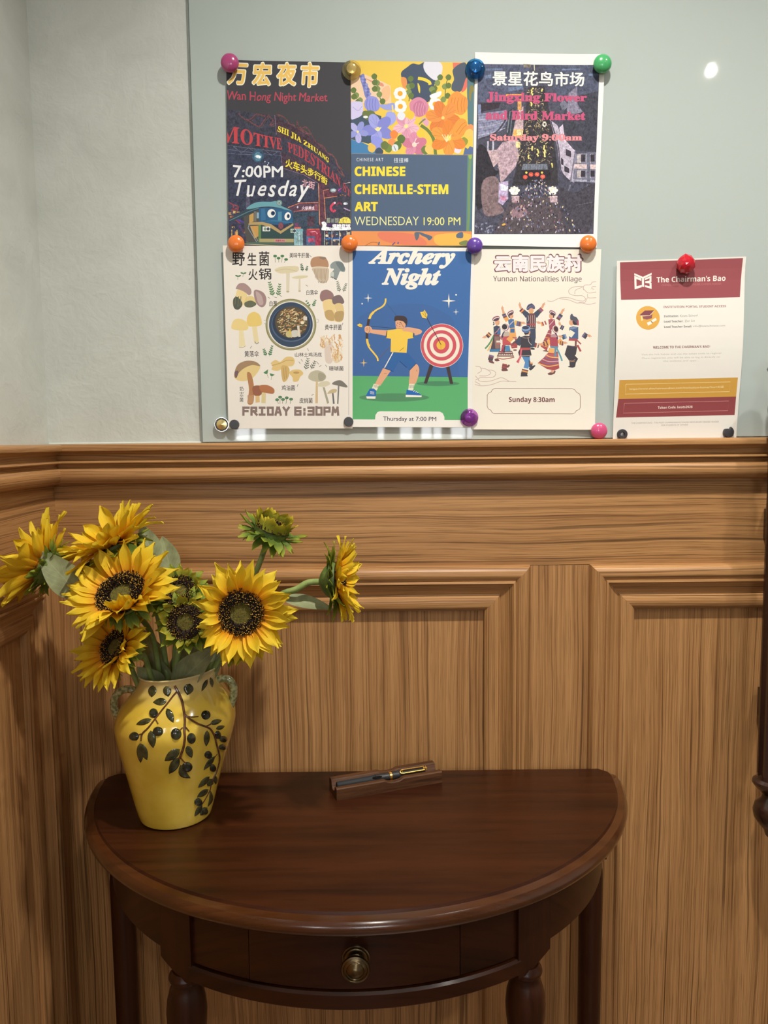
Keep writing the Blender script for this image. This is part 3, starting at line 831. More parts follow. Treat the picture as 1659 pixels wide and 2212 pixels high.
def petal_mesh(name, rnd, m, width=1.0, pointed=1.0, curl=0.0):
    """Unit petal along +x, upper side +z, tip at x = 1."""
    NU, NV = 9, 4; bm = bmesh.new(); uv = bm.loops.layers.uv.verify(); rows = []
    k1 = rnd.uniform(-0.12, 0.22) + curl; k2 = rnd.uniform(-0.30, 0.12) - curl * 0.6; cup = rnd.uniform(0.10, 0.75); tw = rnd.uniform(-0.5, 0.5); side = rnd.uniform(-0.10, 0.10)
    ph = rnd.uniform(0, 6.28); tipo = rnd.uniform(-0.3, 0.3)
    for i in range(NU + 1):
        t = i / NU; w = 0.17 * width * (0.42 + 0.58 * sin(pi * min(1, t * 0.80 + 0.08)) ** 1.1) * (1 - max(0, (t - 0.60) / 0.40) ** (1.7 * pointed)) + 0.002
        row = []
        for j in range(NV + 1):
            v = (j / NV) * 2 - 1
            z = k1 * t + k2 * t * t + cup * w * v * v * (1 - 0.4 * t) + 0.026 * cos(3.0 * pi * v + ph) * (0.3 + t) + 0.022 * sin(9 * t + ph + 2 * v) * t
            a = tw * t * t
            y = v * w + side * t * t; yy = y * cos(a); z += y * sin(a)
            if i == NU: yy = side + v * 0.012
            x = t * (1 - 0.03 * v * v * t) + (0.03 * sin(7 * v + ph) * t * t * (1 - t) if i < NU else 0)
            row.append((bm.verts.new((x, yy, z)), (t, v)))
        rows.append(row)
    for i in range(NU):
        for j in range(NV):
            q = [rows[i][j], rows[i + 1][j], rows[i + 1][j + 1], rows[i][j + 1]]
            f = bm.faces.new([a[0] for a in q]); f.smooth = True
            for l, a in zip(f.loops, q): l[uv].uv = a[1]
    me = bpy.data.meshes.new(name); bm.to_mesh(me); bm.free(); me.materials.append(m); return me


_r = random.Random(3)
PETALS = [petal_mesh('petal', _r, PETAL, _r.uniform(0.78, 1.08), _r.uniform(0.7, 1.2)) for _ in range(12)]
PETALS_DROOP = [petal_mesh('petal', _r, PETAL, _r.uniform(0.85, 1.1), 1.0, curl=0.45) for _ in range(6)]
SEPALS = [petal_mesh('sepal', _r, SEPAL, _r.uniform(1.0, 1.5), 1.1) for _ in range(6)]
BUDPETALS = [petal_mesh('petal', _r, BUDPETAL, _r.uniform(1.3, 1.7), 1.0, curl=0.2) for _ in range(5)]


def ring_of(parent, hname, pname, meshes, c, n, e1, e2, count, r0, length, elev, rnd, width=1.0, back=0.0, phi0=None, lvar=0.14, evar=9, jitter=0.35):
    """A whorl: each petal or sepal is its own mesh object under an Empty part."""
    h = holder(hname, parent, tuple(c)); ph = rnd.uniform(0, 6.28) if phi0 is None else phi0
    for i in range(count):
        a = ph + 2 * pi * (i + rnd.uniform(-jitter, jitter)) / count
        rad = e1 * cos(a) + e2 * sin(a)
        ev = radians((elev(a) if callable(elev) else elev) + rnd.gauss(0, evar))
        Lp = (length(a) if callable(length) else length) * (1 + rnd.uniform(-lvar, lvar))
        d = (rad * cos(ev) + n * sin(ev)).normalized(); u = (n * cos(ev) - rad * sin(ev)).normalized(); s = u.cross(d)
        o = bpy.data.objects.new(pname, rnd.choice(meshes)); COL.objects.link(o); o.parent = h
        m = Matrix((d * Lp, s * Lp * width * rnd.uniform(0.9, 1.15), u * Lp)).transposed().to_4x4()
        m.translation = rad * r0 + n * (back + rnd.uniform(-0.0012, 0.0012)) ; o.matrix_local = m
        WL[o.name] = Vector(c)
    return h


def disc(parent, c, n, e1, e2, R, rnd, dens=1.0, inner=0.50, dome=0.22, spike=0.085):
    bm = bmesh.new(); SEG = 40; rings = []
    prof = [(1.0, -0.02), (0.92, 0.05), (0.80, 0.11), (0.65, 0.13), (inner + 0.04, 0.10), (inner - 0.02, 0.03), (inner * 0.7, 0.02), (inner * 0.35, 0.05), (0.0, 0.07)]
    for r, z in prof:
        if r == 0: rings.append([bm.verts.new(c + n * z * R * dome / 0.22)]); continue
        rings.append([bm.verts.new(c + (e1 * cos(2 * pi * k / SEG) + e2 * sin(2 * pi * k / SEG)) * r * R + n * z * R * dome / 0.22) for k in range(SEG)])
    for i in range(len(rings) - 1):
        for k in range(SEG):
            if len(rings[i + 1]) == 1: f = bm.faces.new((rings[i][k], rings[i][(k + 1) % SEG], rings[i + 1][0]))
            else: f = bm.faces.new((rings[i][k], rings[i][(k + 1) % SEG], rings[i + 1][(k + 1) % SEG], rings[i + 1][k]))
            f.material_index = 0 if i >= 5 else 1
    d = obj('seed_head', bm, [DISKC, DISKB], parent)
    bm = bmesh.new(); cnt = int(760 * dens * (R / 0.032) ** 1.2)
    for i in range(cnt):
        q = sqrt(rnd.uniform((inner * 0.96) ** 2, 1.02)); a = rnd.uniform(0, 2 * pi)
        z = 0.13 * sin(pi * min(1, (1.05 - q) / (1.05 - inner * 0.9))) ** 0.7
        rad = e1 * cos(a) + e2 * sin(a); p = c + rad * q * R + n * z * R * dome / 0.22
        dirn = (n * 1.0 + rad * (q - 0.74) * 1.9 + Vector((rnd.uniform(-.3, .3), rnd.uniform(-.3, .3), rnd.uniform(-.3, .3)))).normalized()
        hgt = R * spike * rnd.uniform(0.8, 1.7); w = R * 0.020 * rnd.uniform(0.8, 1.4)
        s1 = dirn.orthogonal().normalized(); s2 = dirn.cross(s1)
        B = [bm.verts.new(p + (s1 * cos(t) + s2 * sin(t)) * w) for t in (0, 2.09, 4.19)]
        T = [bm.verts.new(p + dirn * hgt + (s1 * cos(t) + s2 * sin(t)) * w * 1.1) for t in (0, 2.09, 4.19)]
        yel = rnd.random() < (0.50 if q > 0.62 else 0.26)
        for k in range(3):
            f = bm.faces.new((B[k], B[(k + 1) % 3], T[(k + 1) % 3], T[k])); f.material_index = 0
        tip = bm.verts.new(p + dirn * (hgt + w * 2.0))
        for k in range(3):
            f = bm.faces.new((T[k], T[(k + 1) % 3], tip)); f.material_index = 1 if yel else 0
    fl = obj('floret_ring', bm, [FLORB, FLORY], parent, smooth=False); fl['kind'] = 'stuff'


def stem_to(parent, c, n, r=0.0042, end=None, ctrl=None, thick_head=1.6):
    end = Vector(end or (VX + random.uniform(-0.015, 0.018), VY + random.uniform(-0.015, 0.015), TZ + 0.11))
    p0 = c - n * 0.012; p1 = c - n * 0.045; pts = [p0, c - n * 0.022, p1] + [Vector(q) for q in (ctrl or [])] + [end]
    P = spline(pts, 8); bm = bmesh.new()
    rr = [r * (1 + (thick_head - 1) * max(0, 1 - i / 8)) for i in range(len(P))]
    tube(bm, P, rr, 10); obj('stem', bm, STEM, parent)


def receptacle(parent, c, n, e1, e2, R, depth):
    bm = bmesh.new(); SEG = 28; rings = []
    for r, z in [(1.02, 0.0), (1.06, -0.18), (0.98, -0.42), (0.78, -0.68), (0.5, -0.88), (0.22, -1.0)]:
        rings.append([bm.verts.new(c + (e1 * cos(2 * pi * k / SEG) + e2 * sin(2 * pi * k / SEG)) * r * R + n * z * depth) for k in range(SEG)])
    for i in range(len(rings) - 1):
        for k in range(SEG): bm.faces.new((rings[i][k], rings[i + 1][k], rings[i + 1][(k + 1) % SEG], rings[i][(k + 1) % SEG]))
    bm.faces.new(rings[-1]); bm.faces.new(list(reversed(rings[0]))); bmesh.ops.recalc_face_normals(bm, faces=bm.faces)
    obj('receptacle', bm, CALYX, parent)


def leaf(parent, base, tip, width, face=(0, -1, 0.3), sag=0.0, fold=0.25, wav=0.0, name='leaf'):
    """A broad pointed leaf from base to tip, its upper side towards face."""
    base, tip = Vector(base), Vector(tip); ax = tip - base; L = ax.length; d = ax / L; f = Vector(face); s = d.cross(f).normalized(); u = s.cross(d).normalized()
    bm = bmesh.new(); uvl = bm.loops.layers.uv.verify(); NU, NV = 14, 6; rows = []
    for i in range(NU + 1):
        t = i / NU; w = width * 0.5 * (sin(pi * min(1.0, t ** 0.72)) ** 0.85 if 0 < t < 1 else 0) + (0.0012 if i == 0 else 0.0003)
        row = []
        for j in range(NV + 1):
            v = j / NV * 2 - 1
            p = base + d * (L * t) + s * (w * v) + u * (fold * w * abs(v) - 4 * sag * L * t * (1 - t) + wav * L * 0.05 * sin(7 * t + 2.2 * v) * abs(v))
            row.append((bm.verts.new(p), (t, v)))
        rows.append(row)
    for i in range(NU):
        for j in range(NV):
            q = [rows[i][j], rows[i + 1][j], rows[i + 1][j + 1], rows[i][j + 1]]
            fc = bm.faces.new([a[0] for a in q])
            for l, a in zip(fc.loops, q): l[uvl].uv = a[1]
    return obj(name, bm, LEAF, parent)


def sunflower(label, px, Y, n, R, petal=None, ctrl=None, sep=0.035, sep_elev=-18, nsep=18, bud=False, seed=1, counts=(22, 20), elev=6, dens=1.0, stem=0.0042, meshes=None, end=None, depth=0.022, budlen=0.02, bud_elev=45, sepw=0.9, lvar=0.14, dome=0.22):
    rnd = random.Random(seed); c = at(*px, Y); n = Vector(n).normalized()
    e1 = (Vector((1, 0, 0)) - n * n.x); e1 = e1.normalized() if e1.length > 0.2 else (Vector((0, 0, 1)) - n * n.z).normalized()
    e2 = n.cross(e1)
    t = thing('sunflower', label, 'sunflower', tuple(c), 'sunflowers in the yellow vase')
    stem_to(t, c, n, stem, end, ctrl)
    receptacle(t, c - n * 0.002, n, e1, e2, R * 0.92, depth)
    disc(t, c, n, e1, e2, R, rnd, dens, dome=dome)
    if not bud:
        ms = meshes or PETALS
        ring_of(t, 'outer_petal_ring', 'petal', ms, c, n, e1, e2, counts[0], R * 0.86, petal, (lambda a: (elev(a) if callable(elev) else elev) - 7), rnd, 1.12, back=-0.002, lvar=lvar)
        ring_of(t, 'inner_petal_ring', 'petal', ms, c, n, e1, e2, counts[1], R * 0.90, (lambda a: (petal(a) if callable(petal) else petal) * 0.86), (lambda a: (elev(a) if callable(elev) else elev) + 9), rnd, 1.05, back=0.0008, lvar=lvar)
    else:
        ring_of(t, 'petal_ring', 'petal', BUDPETALS, c, n, e1, e2, bud, R * 0.98, budlen, bud_elev, rnd, 1.5, back=-0.001, evar=12)
    ring_of(t, 'calyx', 'sepal', SEPALS, c, n, e1, e2, nsep, R * 0.86, sep, sep_elev, rnd, sepw, back=-0.010, evar=14)
    if nsep > 12: ring_of(t, 'lower_calyx', 'sepal', SEPALS, c, n, e1, e2, nsep - 4, R * 0.70, sep * 0.9, sep_elev - 16, rnd, sepw, back=-0.014, evar=15)
    return t


MOUTH = Vector((VX + 0.012, VY, TZ + VH))
A_ = lambda deg: radians(deg)
def near(a, deg, wid):                    # 1 at the angle deg, falling to 0 wid degrees away
    d = abs((math.degrees(a) - deg + 180) % 360 - 180); return max(0.0, 1 - d / wid)

f_right = sunflower('large open sunflower facing the room, at the front right of the bouquet', (521, 1324), -0.265, (0.04, -0.98, 0.14), 0.0315,
                    petal=lambda a: 0.046 - 0.010 * near(a, 190, 70) + 0.004 * near(a, 330, 60) + 0.006 * near(a, 290, 30), elev=lambda a: 14 + 12 * near(a, 190, 80), seed=11, counts=(30, 27), sep=0.034, sep_elev=-25, dens=1.25,
                    ctrl=[(-0.255, -0.19, 1.045)])
f_left = sunflower('large open sunflower tilted up to the left, its lower petals folded over the dark disc', (263, 1283), -0.255, (-0.15, -0.68, 0.71), 0.0345,
                   petal=lambda a: 0.052 + 0.006 * near(a, 100, 70) - 0.006 * near(a, 305, 60), elev=lambda a: 14 + 62 * near(a, 300, 55), seed=5, counts=(31, 28), sep=0.025, sep_elev=-42, dens=1.25,
                   ctrl=[(-0.345, -0.18, 1.06)])
f_low = sunflower('smaller sunflower low at the left, above the left handle of the vase', (248, 1398), -0.245, (-0.47, -0.65, 0.50), 0.0255,
                  petal=lambda a: 0.043 + 0.006 * near(a, 200, 90), elev=lambda a: 14 + 14 * near(a, 330, 60), seed=21, counts=(26, 23), sep=0.022, sep_elev=-42,
                  ctrl=[(-0.352, -0.20, 1.04)])
f_top = sunflower('sunflower at the top left seen from its edge, behind the largest tilted one', (240, 1172), -0.185, (-0.42, -0.20, 0.87), 0.030,
                  petal=0.055, elev=lambda a: 26, seed=31, counts=(32, 28), sep=0.032, sep_elev=-15, ctrl=[(-0.345, -0.16, 1.10)])
f_far = sunflower('sunflower at the far left turned away towards the left wall', (92, 1222), -0.215, (-0.90, -0.02, 0.42), 0.028,
                  petal=lambda a: 0.058, elev=lambda a: 30, seed=41, counts=(25, 22), sep=0.024, sep_elev=24, ctrl=[(-0.40, -0.20, 1.09)], meshes=PETALS, depth=0.026)
f_side = sunflower('sunflower in profile at the far right on a long bent green stem', (732, 1254), -0.225, (0.97, -0.10, 0.08), 0.0275,
                   petal=0.041, elev=lambda a: 26, seed=51, counts=(25, 22), sep=0.030, sep_elev=28, ctrl=[at(640, 1273, -0.222), at(596, 1292, -0.215), at(505, 1372, -0.19)], depth=0.026, stem=0.0046)
f_bud_top = sunflower('half-open green sunflower bud standing alone at the top', (588, 1140), -0.165, (0.36, -0.16, 0.90), 0.0265, bud=24, budlen=0.022, bud_elev=82,
                      sep=0.030, sep_elev=2, nsep=22, seed=61, ctrl=[at(563, 1210, -0.168), at(545, 1250, -0.17), at(470, 1380, -0.165)], depth=0.028, stem=0.0042)
f_bud_a = sunflower('round sunflower bud without long petals, the upper of two in the middle', (386, 1277), -0.205, (0.05, -0.72, 0.68), 0.0245, bud=16, budlen=0.017, bud_elev=35,
                    sep=0.030, sep_elev=8, nsep=20, seed=71, ctrl=[(-0.315, -0.175, 1.06)], stem=0.0045)
f_bud_b = sunflower('round sunflower bud without long petals, the lower of two in the middle', (401, 1343), -0.235, (0.03, -0.95, 0.25), 0.0250, bud=15, budlen=0.016, bud_elev=25,
                    sep=0.030, sep_elev=2, nsep=18, seed=81, ctrl=[(-0.308, -0.19, 1.05)], stem=0.0048)
f_bud_c = sunflower('small closed green bud hanging below the large right sunflower', (517, 1412), -0.225, (0.25, -0.30, -0.90), 0.012, bud=8, budlen=0.016, bud_elev=55,
                    sep=0.026, sep_elev=28, nsep=14, seed=91, ctrl=[(-0.255, -0.19, 1.055)], depth=0.02, stem=0.003, sepw=0.8)

# leaves, each on the stem of its flower
leaf(f_far, at(176, 1290, -0.225), at(83, 1190, -0.235), 0.044, face=(0.1, -0.85, 0.5), sag=-0.05, fold=0.15, wav=0.5)
leaf(f_top, at(335, 1215, -0.17), at(305, 1133, -0.15), 0.034, face=(0.3, -0.9, 0.1), fold=0.2, wav=0.3)
leaf(f_top, at(372, 1245, -0.17), at(350, 1158, -0.15), 0.036, face=(0.1, -0.95, 0.2), fold=0.2, wav=0.3)
leaf(f_side, at(612, 1293, -0.215), at(722, 1317, -0.215), 0.024, face=(0.1, -0.6, 0.75), sag=-0.03, fold=0.2)
leaf(f_right, at(372, 1490, -0.190), at(470, 1398, -0.215), 0.044, face=(-0.1, -0.9, 0.4), sag=-0.03, fold=0.2, wav=0.2)
leaf(f_bud_b, at(420, 1475, -0.165), at(482, 1415, -0.185), 0.038, face=(0.1, -0.9, 0.4), fold=0.1, wav=0.2)
leaf(f_low, at(350, 1490, -0.180), at(296, 1440, -0.205), 0.034, face=(0.0, -0.95, 0.3), fold=0.1, wav=0.2)
leaf(f_left, at(352, 1490, -0.155), at(330, 1405, -0.175), 0.05, face=(-0.2, -0.9, 0.2), fold=0.2, wav=0.4)
leaf(f_bud_a, at(385, 1470, -0.12), at(440, 1370, -0.15), 0.05, face=(0.2, -0.9, 0.2), fold=0.2, wav=0.4)
leaf(f_bud_top, at(345, 1440, -0.13), at(300, 1350, -0.17), 0.05, face=(-0.2, -0.9, 0.2), fold=0.2, wav=0.4)
leaf(f_right, at(450, 1430, -0.20), at(480, 1335, -0.205), 0.03, face=(0.2, -0.9, 0.2), fold=0.2, wav=0.4)
# ------------------------------------------------------------------ glass magnet board
YG = -0.0085                             # front face of the glass
XG0 = at(421.5, 480, YG).x
def glass_mat():
    m, nt, b = _principled('green_back_painted_glass'); 
    b.inputs['Base Color'].default_value = (0.455, 0.520, 0.500, 1); b.inputs['Roughness'].default_value = 0.03
    b.inputs['IOR'].default_value = 1.5; b.inputs['Specular IOR Level'].default_value = 0.5
    return m
GLASS = glass_mat(); GEDGE = flat('glass_edge', (0.16, 0.20, 0.18), rough=0.15)
board = thing('glass_board', 'pale green glass magnet board that carries the posters above the wooden rail', 'board', (0.3, YG, Z_CAP + 0.002))
bm = bmesh.new(); box(bm, XG0 + 0.0008, 1.05, YG, YG + 0.0045, Z_CAP + 0.0015, 2.42, 0.0006); obj('glass_sheet', bm, GLASS, board, smooth=False)
bm = bmesh.new(); box(bm, XG0 - 0.0006, XG0 + 0.0006, YG + 0.0005, -0.0005, Z_CAP + 0.0015, 2.42); obj('glass_edge', bm, GEDGE, board, smooth=False)

# ------------------------------------------------------------------ printed sheets
LAYER = 0.000004
NCU, NCV = 12, 16                       # cells of the curl


def mathstr(s, kind):
    """Letters in a bold, italic, script ... style of the same alphabet."""
    U, Lw, Dg = {'serif': (0x1D400, 0x1D41A, 0x1D7CE), 'serif_italic': (0x1D468, 0x1D482, 0), 'script': (0x1D4D0, 0x1D4EA, 0), 'sans': (0x1D5D4, 0x1D5EE, 0x1D7EC), 'sans_italic': (0x1D63C, 0x1D656, 0), 'light': (0x1D5A0, 0x1D5BA, 0x1D7E2)}[kind]
    return ''.join(chr(U + ord(c) - 65) if 'A' <= c <= 'Z' else chr(Lw + ord(c) - 97) if 'a' <= c <= 'z' else chr(Dg + ord(c) - 48) if Dg and c.isdigit() else c for c in s)


def text_mesh(s, offset=0.0, shear=0.0, space=1.0, res=3):
    c = bpy.data.curves.new('lettering', 'FONT'); c.body = s; c.offset = offset; c.shear = shear; c.space_character = space; c.resolution_u = res
    o = bpy.data.objects.new('lettering', c); COL.objects.link(o)
    me = bpy.data.meshes.new_from_object(o.evaluated_get(bpy.context.evaluated_depsgraph_get()))
    V = [tuple(v.co[:2]) for v in me.vertices]; F = [tuple(p.vertices) for p in me.polygons]
    bpy.data.objects.remove(o); bpy.data.curves.remove(c); bpy.data.meshes.remove(me)
    return V, F


class Sheet:
    """One printed sheet on the board; drawn in the pixels of a close-up frame (x0, y0, scale)."""
    def __init__(s, label, corners, Y, frame, paper, curl):
        s.Y = Y; s.frame(*frame); s.parts = {}; s.lay = 0
        P = [s.pt(*c) for c in corners]                      # tl, tr, br, bl
        s.P = P
        s.x0 = min(p.x for p in P); s.x1 = max(p.x for p in P); s.z0 = min(p.z for p in P); s.z1 = max(p.z for p in P)
        s.t = thing('poster', label, 'poster', ((s.x0 + s.x1) / 2, Y, s.z0))
        s.A = [curl(k / NCU, None) for k in range(NCU + 1)]; s.B = [curl(None, k / NCV) for k in range(NCV + 1)]
        s.poly('paper_sheet', corners, paper)

    def frame(s, x0, y0, sc): s.fx, s.fy, s.fs = x0, y0, sc
    def pt(s, x, y): return at(s.fx + x / s.fs, s.fy + y / s.fs, s.Y)

    def bend(s, p, back=0.0):                                # the paper curls off the glass: A(u) + B(v), linear within each cell
        def lerp(T, q):
            q = min(max(q, 0.0), 1.0) * (len(T) - 1); i = min(int(q), len(T) - 2); return T[i] + (T[i + 1] - T[i]) * (q - i)
        u = (p.x - s.x0) / (s.x1 - s.x0); v = (s.z1 - p.z) / (s.z1 - s.z0)
        return Vector((p.x, p.y - lerp(s.A, u) - lerp(s.B, v) + back, p.z))

    def add(s, part, pts, faces, col, per=0):
        s.lay += 1
        s.parts.setdefault(part, []).append([[s.pt(*p) for p in pts], faces, col, s.lay, per])

    def poly(s, part, pts, col): s.add(part, pts, [tuple(range(len(pts)))], col)
    def blob(s, part, pts, col, n=5): s.poly(part, [(p.x, p.y) for p in spline([(x, y, 0) for x, y in pts], n, True)], col)
    def rect(s, part, x0, y0, x1, y1, col): s.poly(part, [(x0, y0), (x0, y1), (x1, y1), (x1, y0)], col)
    def ell(s, part, cx, cy, rx, ry, col, rot=0.0, n=28): s.poly(part, oval(cx, cy, rx, ry, rot, n), col)

    def line(s, part, pts, w, col, smooth=True, closed=False, taper=False):
        P = [(p.x, p.y) for p in spline([(x, y, 0) for x, y in pts], 5, closed)] if smooth and len(pts) > 2 else list(pts)
        if closed: P = P + [P[0]] if not smooth else P + [P[0]]
        n = len(P); A = []; B = []
        for i, p in enumerate(P):
            a, b = P[max(0, i - 1)], P[min(n - 1, i + 1)]
            if closed and i in (0, n - 1): a, b = P[-2], P[1]
            dx, dy = b[0] - a[0], b[1] - a[1]; L = hypot(dx, dy) or 1
            h = w / 2 * (max(0.12, sin(pi * (0.12 + 0.88 * (1 - i / (n - 1))) / 1.0) if False else (1 - 0.85 * i / (n - 1))) if taper else 1)
            A.append((p[0] - dy / L * h, p[1] + dx / L * h)); B.append((p[0] + dy / L * h, p[1] - dx / L * h))
        s.add(part, A + B, [(i, i + 1, n + i + 1, n + i) for i in range(n - 1)], col)

    def text(s, part, body, top, bot, col, style=None, offset=0.0, shear=0.0, space=1.0, wob=0.0, res=3, dx=0, dy=0):
        """Fit the lettering between a top and a bottom curve given as point lists (or one box: top=(x0,y0), bot=(x1,y1))."""
        V, F = text_mesh(mathstr(body, style) if style else body, min(offset, 0.0), shear, space, res)
        if not V: return
        if offset > 0:                                       # heavier strokes: overlapping shifted copies in one plane
            V0, F0, V, F = V, F, [], []; cp = []
            nk = 7 if offset < 0.025 else 15
            for k in range(nk):
                r_ = offset if k else 0.0; b0 = len(V)
                V += [(x + r_ * cos(2 * pi * k / (nk - 1)), y + r_ * sin(2 * pi * k / (nk - 1))) for x, y in V0]; F += [tuple(i + b0 for i in f) for f in F0]
        xa, xb = min(v[0] for v in V), max(v[0] for v in V); ya, yb = min(v[1] for v in V), max(v[1] for v in V)
        if not isinstance(top[0], (tuple, list)):
            (x0, y0), (x1, y1) = top, bot; top = [(x0, y0), (x1, y0)]; bot = [(x0, y1), (x1, y1)]
        def along(c, u):
            k = u * (len(c) - 1); i = min(int(k), len(c) - 2); f = k - i
            return c[i][0] * (1 - f) + c[i + 1][0] * f, c[i][1] * (1 - f) + c[i + 1][1] * f
        T = [(p.x, p.y) for p in spline([(x, y, 0) for x, y in top], 6)]; Bt = [(p.x, p.y) for p in spline([(x, y, 0) for x, y in bot], 6)]
        pts = []
        for x, y in V:
            u = (x - xa) / (xb - xa); v = (y - ya) / (yb - ya)
            a, b = along(T, u), along(Bt, u)
            px, py = b[0] * (1 - v) + a[0] * v, b[1] * (1 - v) + a[1] * v
            if wob: px += wob * sin(py * 0.05 + px * 0.013); py += wob * sin(px * 0.021 + py * 0.02)
            pts.append((px + dx, py + dy))
        s.add(part, pts, F, col, len(V0) if offset > 0 else 0)

    def done(s, bend_cuts=True):
        (a, b, c, d) = s.P
        edges = [(a, b), (b, c), (c, d), (d, a)]; mid = (a + b + c + d) / 4
        # each print lies just above whatever it overlaps
        seq = sorted((it for v in s.parts.values() for it in v), key=lambda it: it[3]); done_ = []
        for it in seq:
            X = [p.x for p in it[0]]; Z = [p.z for p in it[0]]; bx = (min(X), max(X), min(Z), max(Z)); lv = 0
            for b_, l_ in done_:
                if l_ > lv and b_[0] < bx[1] and b_[1] > bx[0] and b_[2] < bx[3] and b_[3] > bx[2]: lv = l_
            it[3] = lv + 1; done_.append((bx, lv + (5 if it[4] else 1)))
        for part, items in s.parts.items():
            bm = bmesh.new(); mats = []; 
            for pts, faces, col, lay, per in items:
                m = ink(*col, part in ('street_picture', 'night_picture'))
                if m not in mats: mats.append(m)
                vs_ = [bm.verts.new((p.x, -lay * LAYER - (i // per * 0.0000012 if per else 0), p.z)) for i, p in enumerate(pts)]
                for f in faces:
                    if len(set(f)) < 3: continue
                    try: fc = bm.faces.new([vs_[i] for i in f])
                    except ValueError: continue
                    fc.material_index = mats.index(m)
            bm.normal_update()
            for f in bm.faces:
                if f.normal.y > 0: f.normal_flip()
            for p, q in edges:                                # trim to the sheet
                nrm = Vector((q.z - p.z, 0, -(q.x - p.x)))
                if nrm.dot(mid - p) > 0: nrm = -nrm
                nrm.normalize()
                bmesh.ops.bisect_plane(bm, geom=bm.verts[:] + bm.edges[:] + bm.faces[:], plane_co=(p.x, 0, p.z), plane_no=nrm, clear_outer=True, dist=1e-7)
            if bend_cuts:
                for k in range(1, NCU):
                    bmesh.ops.bisect_plane(bm, geom=bm.verts[:] + bm.edges[:] + bm.faces[:], plane_co=(s.x0 + (s.x1 - s.x0) * k / NCU, 0, 0), plane_no=(1, 0, 0), dist=1e-7)
                for k in range(1, NCV):
                    bmesh.ops.bisect_plane(bm, geom=bm.verts[:] + bm.edges[:] + bm.faces[:], plane_co=(0, 0, s.z0 + (s.z1 - s.z0) * k / NCV), plane_no=(0, 0, 1), dist=1e-7)
            for v in bm.verts:
                q = s.bend(Vector((v.co.x, s.Y - 0.00004 + v.co.y, v.co.z))); v.co = q
            if part == 'paper_sheet':
                bmesh.ops.solidify(bm, geom=bm.faces[:], thickness=0.00012)
            obj(part.split('#')[0], bm, mats, s.t, smooth=False)


# ---- 1: night market -----------------------------------------------------------------
S = Sheet('dark night market poster with gold Chinese title and a green locomotive, top left', [(98, 152), (1445, 178), (1446, 2166), (128, 2164)], YG - 0.0014, (470, 100, 5.026), (70, 69, 71),
          lambda u, v: (0.0008 + 0.003 * max(0, 1 - u / 0.25) ** 2) if v is None else (0.001 * v))
p = 'night_picture'
S.poly(p, [(100, 690), (640, 760), (1000, 950), (1446, 1420), (1446, 2166), (100, 2166)], (66, 66, 78))
S.poly(p, [(100, 1100), (700, 1170), (700, 1420), (1100, 1500), (1100, 2166), (100, 2166)], (62, 66, 84))
for pts in ([(230, 735), (300, 800), (370, 790), (420, 740), (520, 760)], [(330, 805), (400, 850), (460, 870), (510, 800), (560, 745)], [(540, 750), (600, 800), (570, 860), (620, 845)], [(640, 740), (720, 770), (780, 850), (700, 820)],
            [(740, 850), (830, 860), (850, 930), (900, 880), (940, 960)], [(860, 810), (880, 900), (960, 930), (1000, 1000)], [(930, 960), (1000, 950), (1050, 1010), (1090, 1080)], [(1040, 1030), (1120, 1090), (1180, 1160), (1250, 1180)], [(1200, 1160), (1270, 1210), (1300, 1290), (1350, 1330)], [(1300, 1290), (1370, 1400), (1330, 1380), (1300, 1340)], [(900, 900), (960, 880), (1010, 940)], [(1090, 1060), (1150, 1090), (1180, 1150)]):
    S.line(p, pts, 11, (122, 74, 78))
    S.line(p, [(x + 14, y + 16) for x, y in pts], 6, (104, 78, 70))
S.poly(p, [(622, 750), (640, 955), (700, 1000), (900, 1050), (1100, 1150), (1230, 1280), (1215, 1180), (1000, 985), (850, 890), (720, 820)], (76, 58, 68))
S.poly(p, [(688, 1150), (705, 1325), (900, 1390), (1060, 1470), (1195, 1560), (1215, 1490), (1195, 1420), (1000, 1300), (850, 1215)], (78, 60, 70))
S.line(p, [(622, 750), (640, 960)], 5, (150, 120, 140), False); S.line(p, [(686, 1150), (705, 1325), (940, 1400), (1160, 1530)], 5, (140, 115, 140), False)
for a, b in (((110, 1085), (690, 1150)), ((115, 1130), (690, 1190)), ((120, 1175), (400, 1180)), ((170, 1090), (260, 1165)), ((260, 1165), (340, 1105)), ((340, 1105), (430, 1175)), ((430, 1175), (500, 1120)), ((500, 1120), (590, 1190)), ((590, 1190), (650, 1150))):
    S.line(p, [a, b], 6, (104, 108, 128), False)
S.ell(p, 440, 1190, 66, 74, (66, 92, 112)); S.ell(p, 442, 1200, 44, 48, (88, 130, 150)); S.ell(p, 442, 1202, 30, 18, (238, 246, 244), 0.25)
for x, y in ((515, 1255), (555, 1270), (545, 1290)): S.ell(p, x, y, 7, 8, (190, 200, 210))
S.rect(p, 310, 1560, 352, 1760, (92, 88, 108))
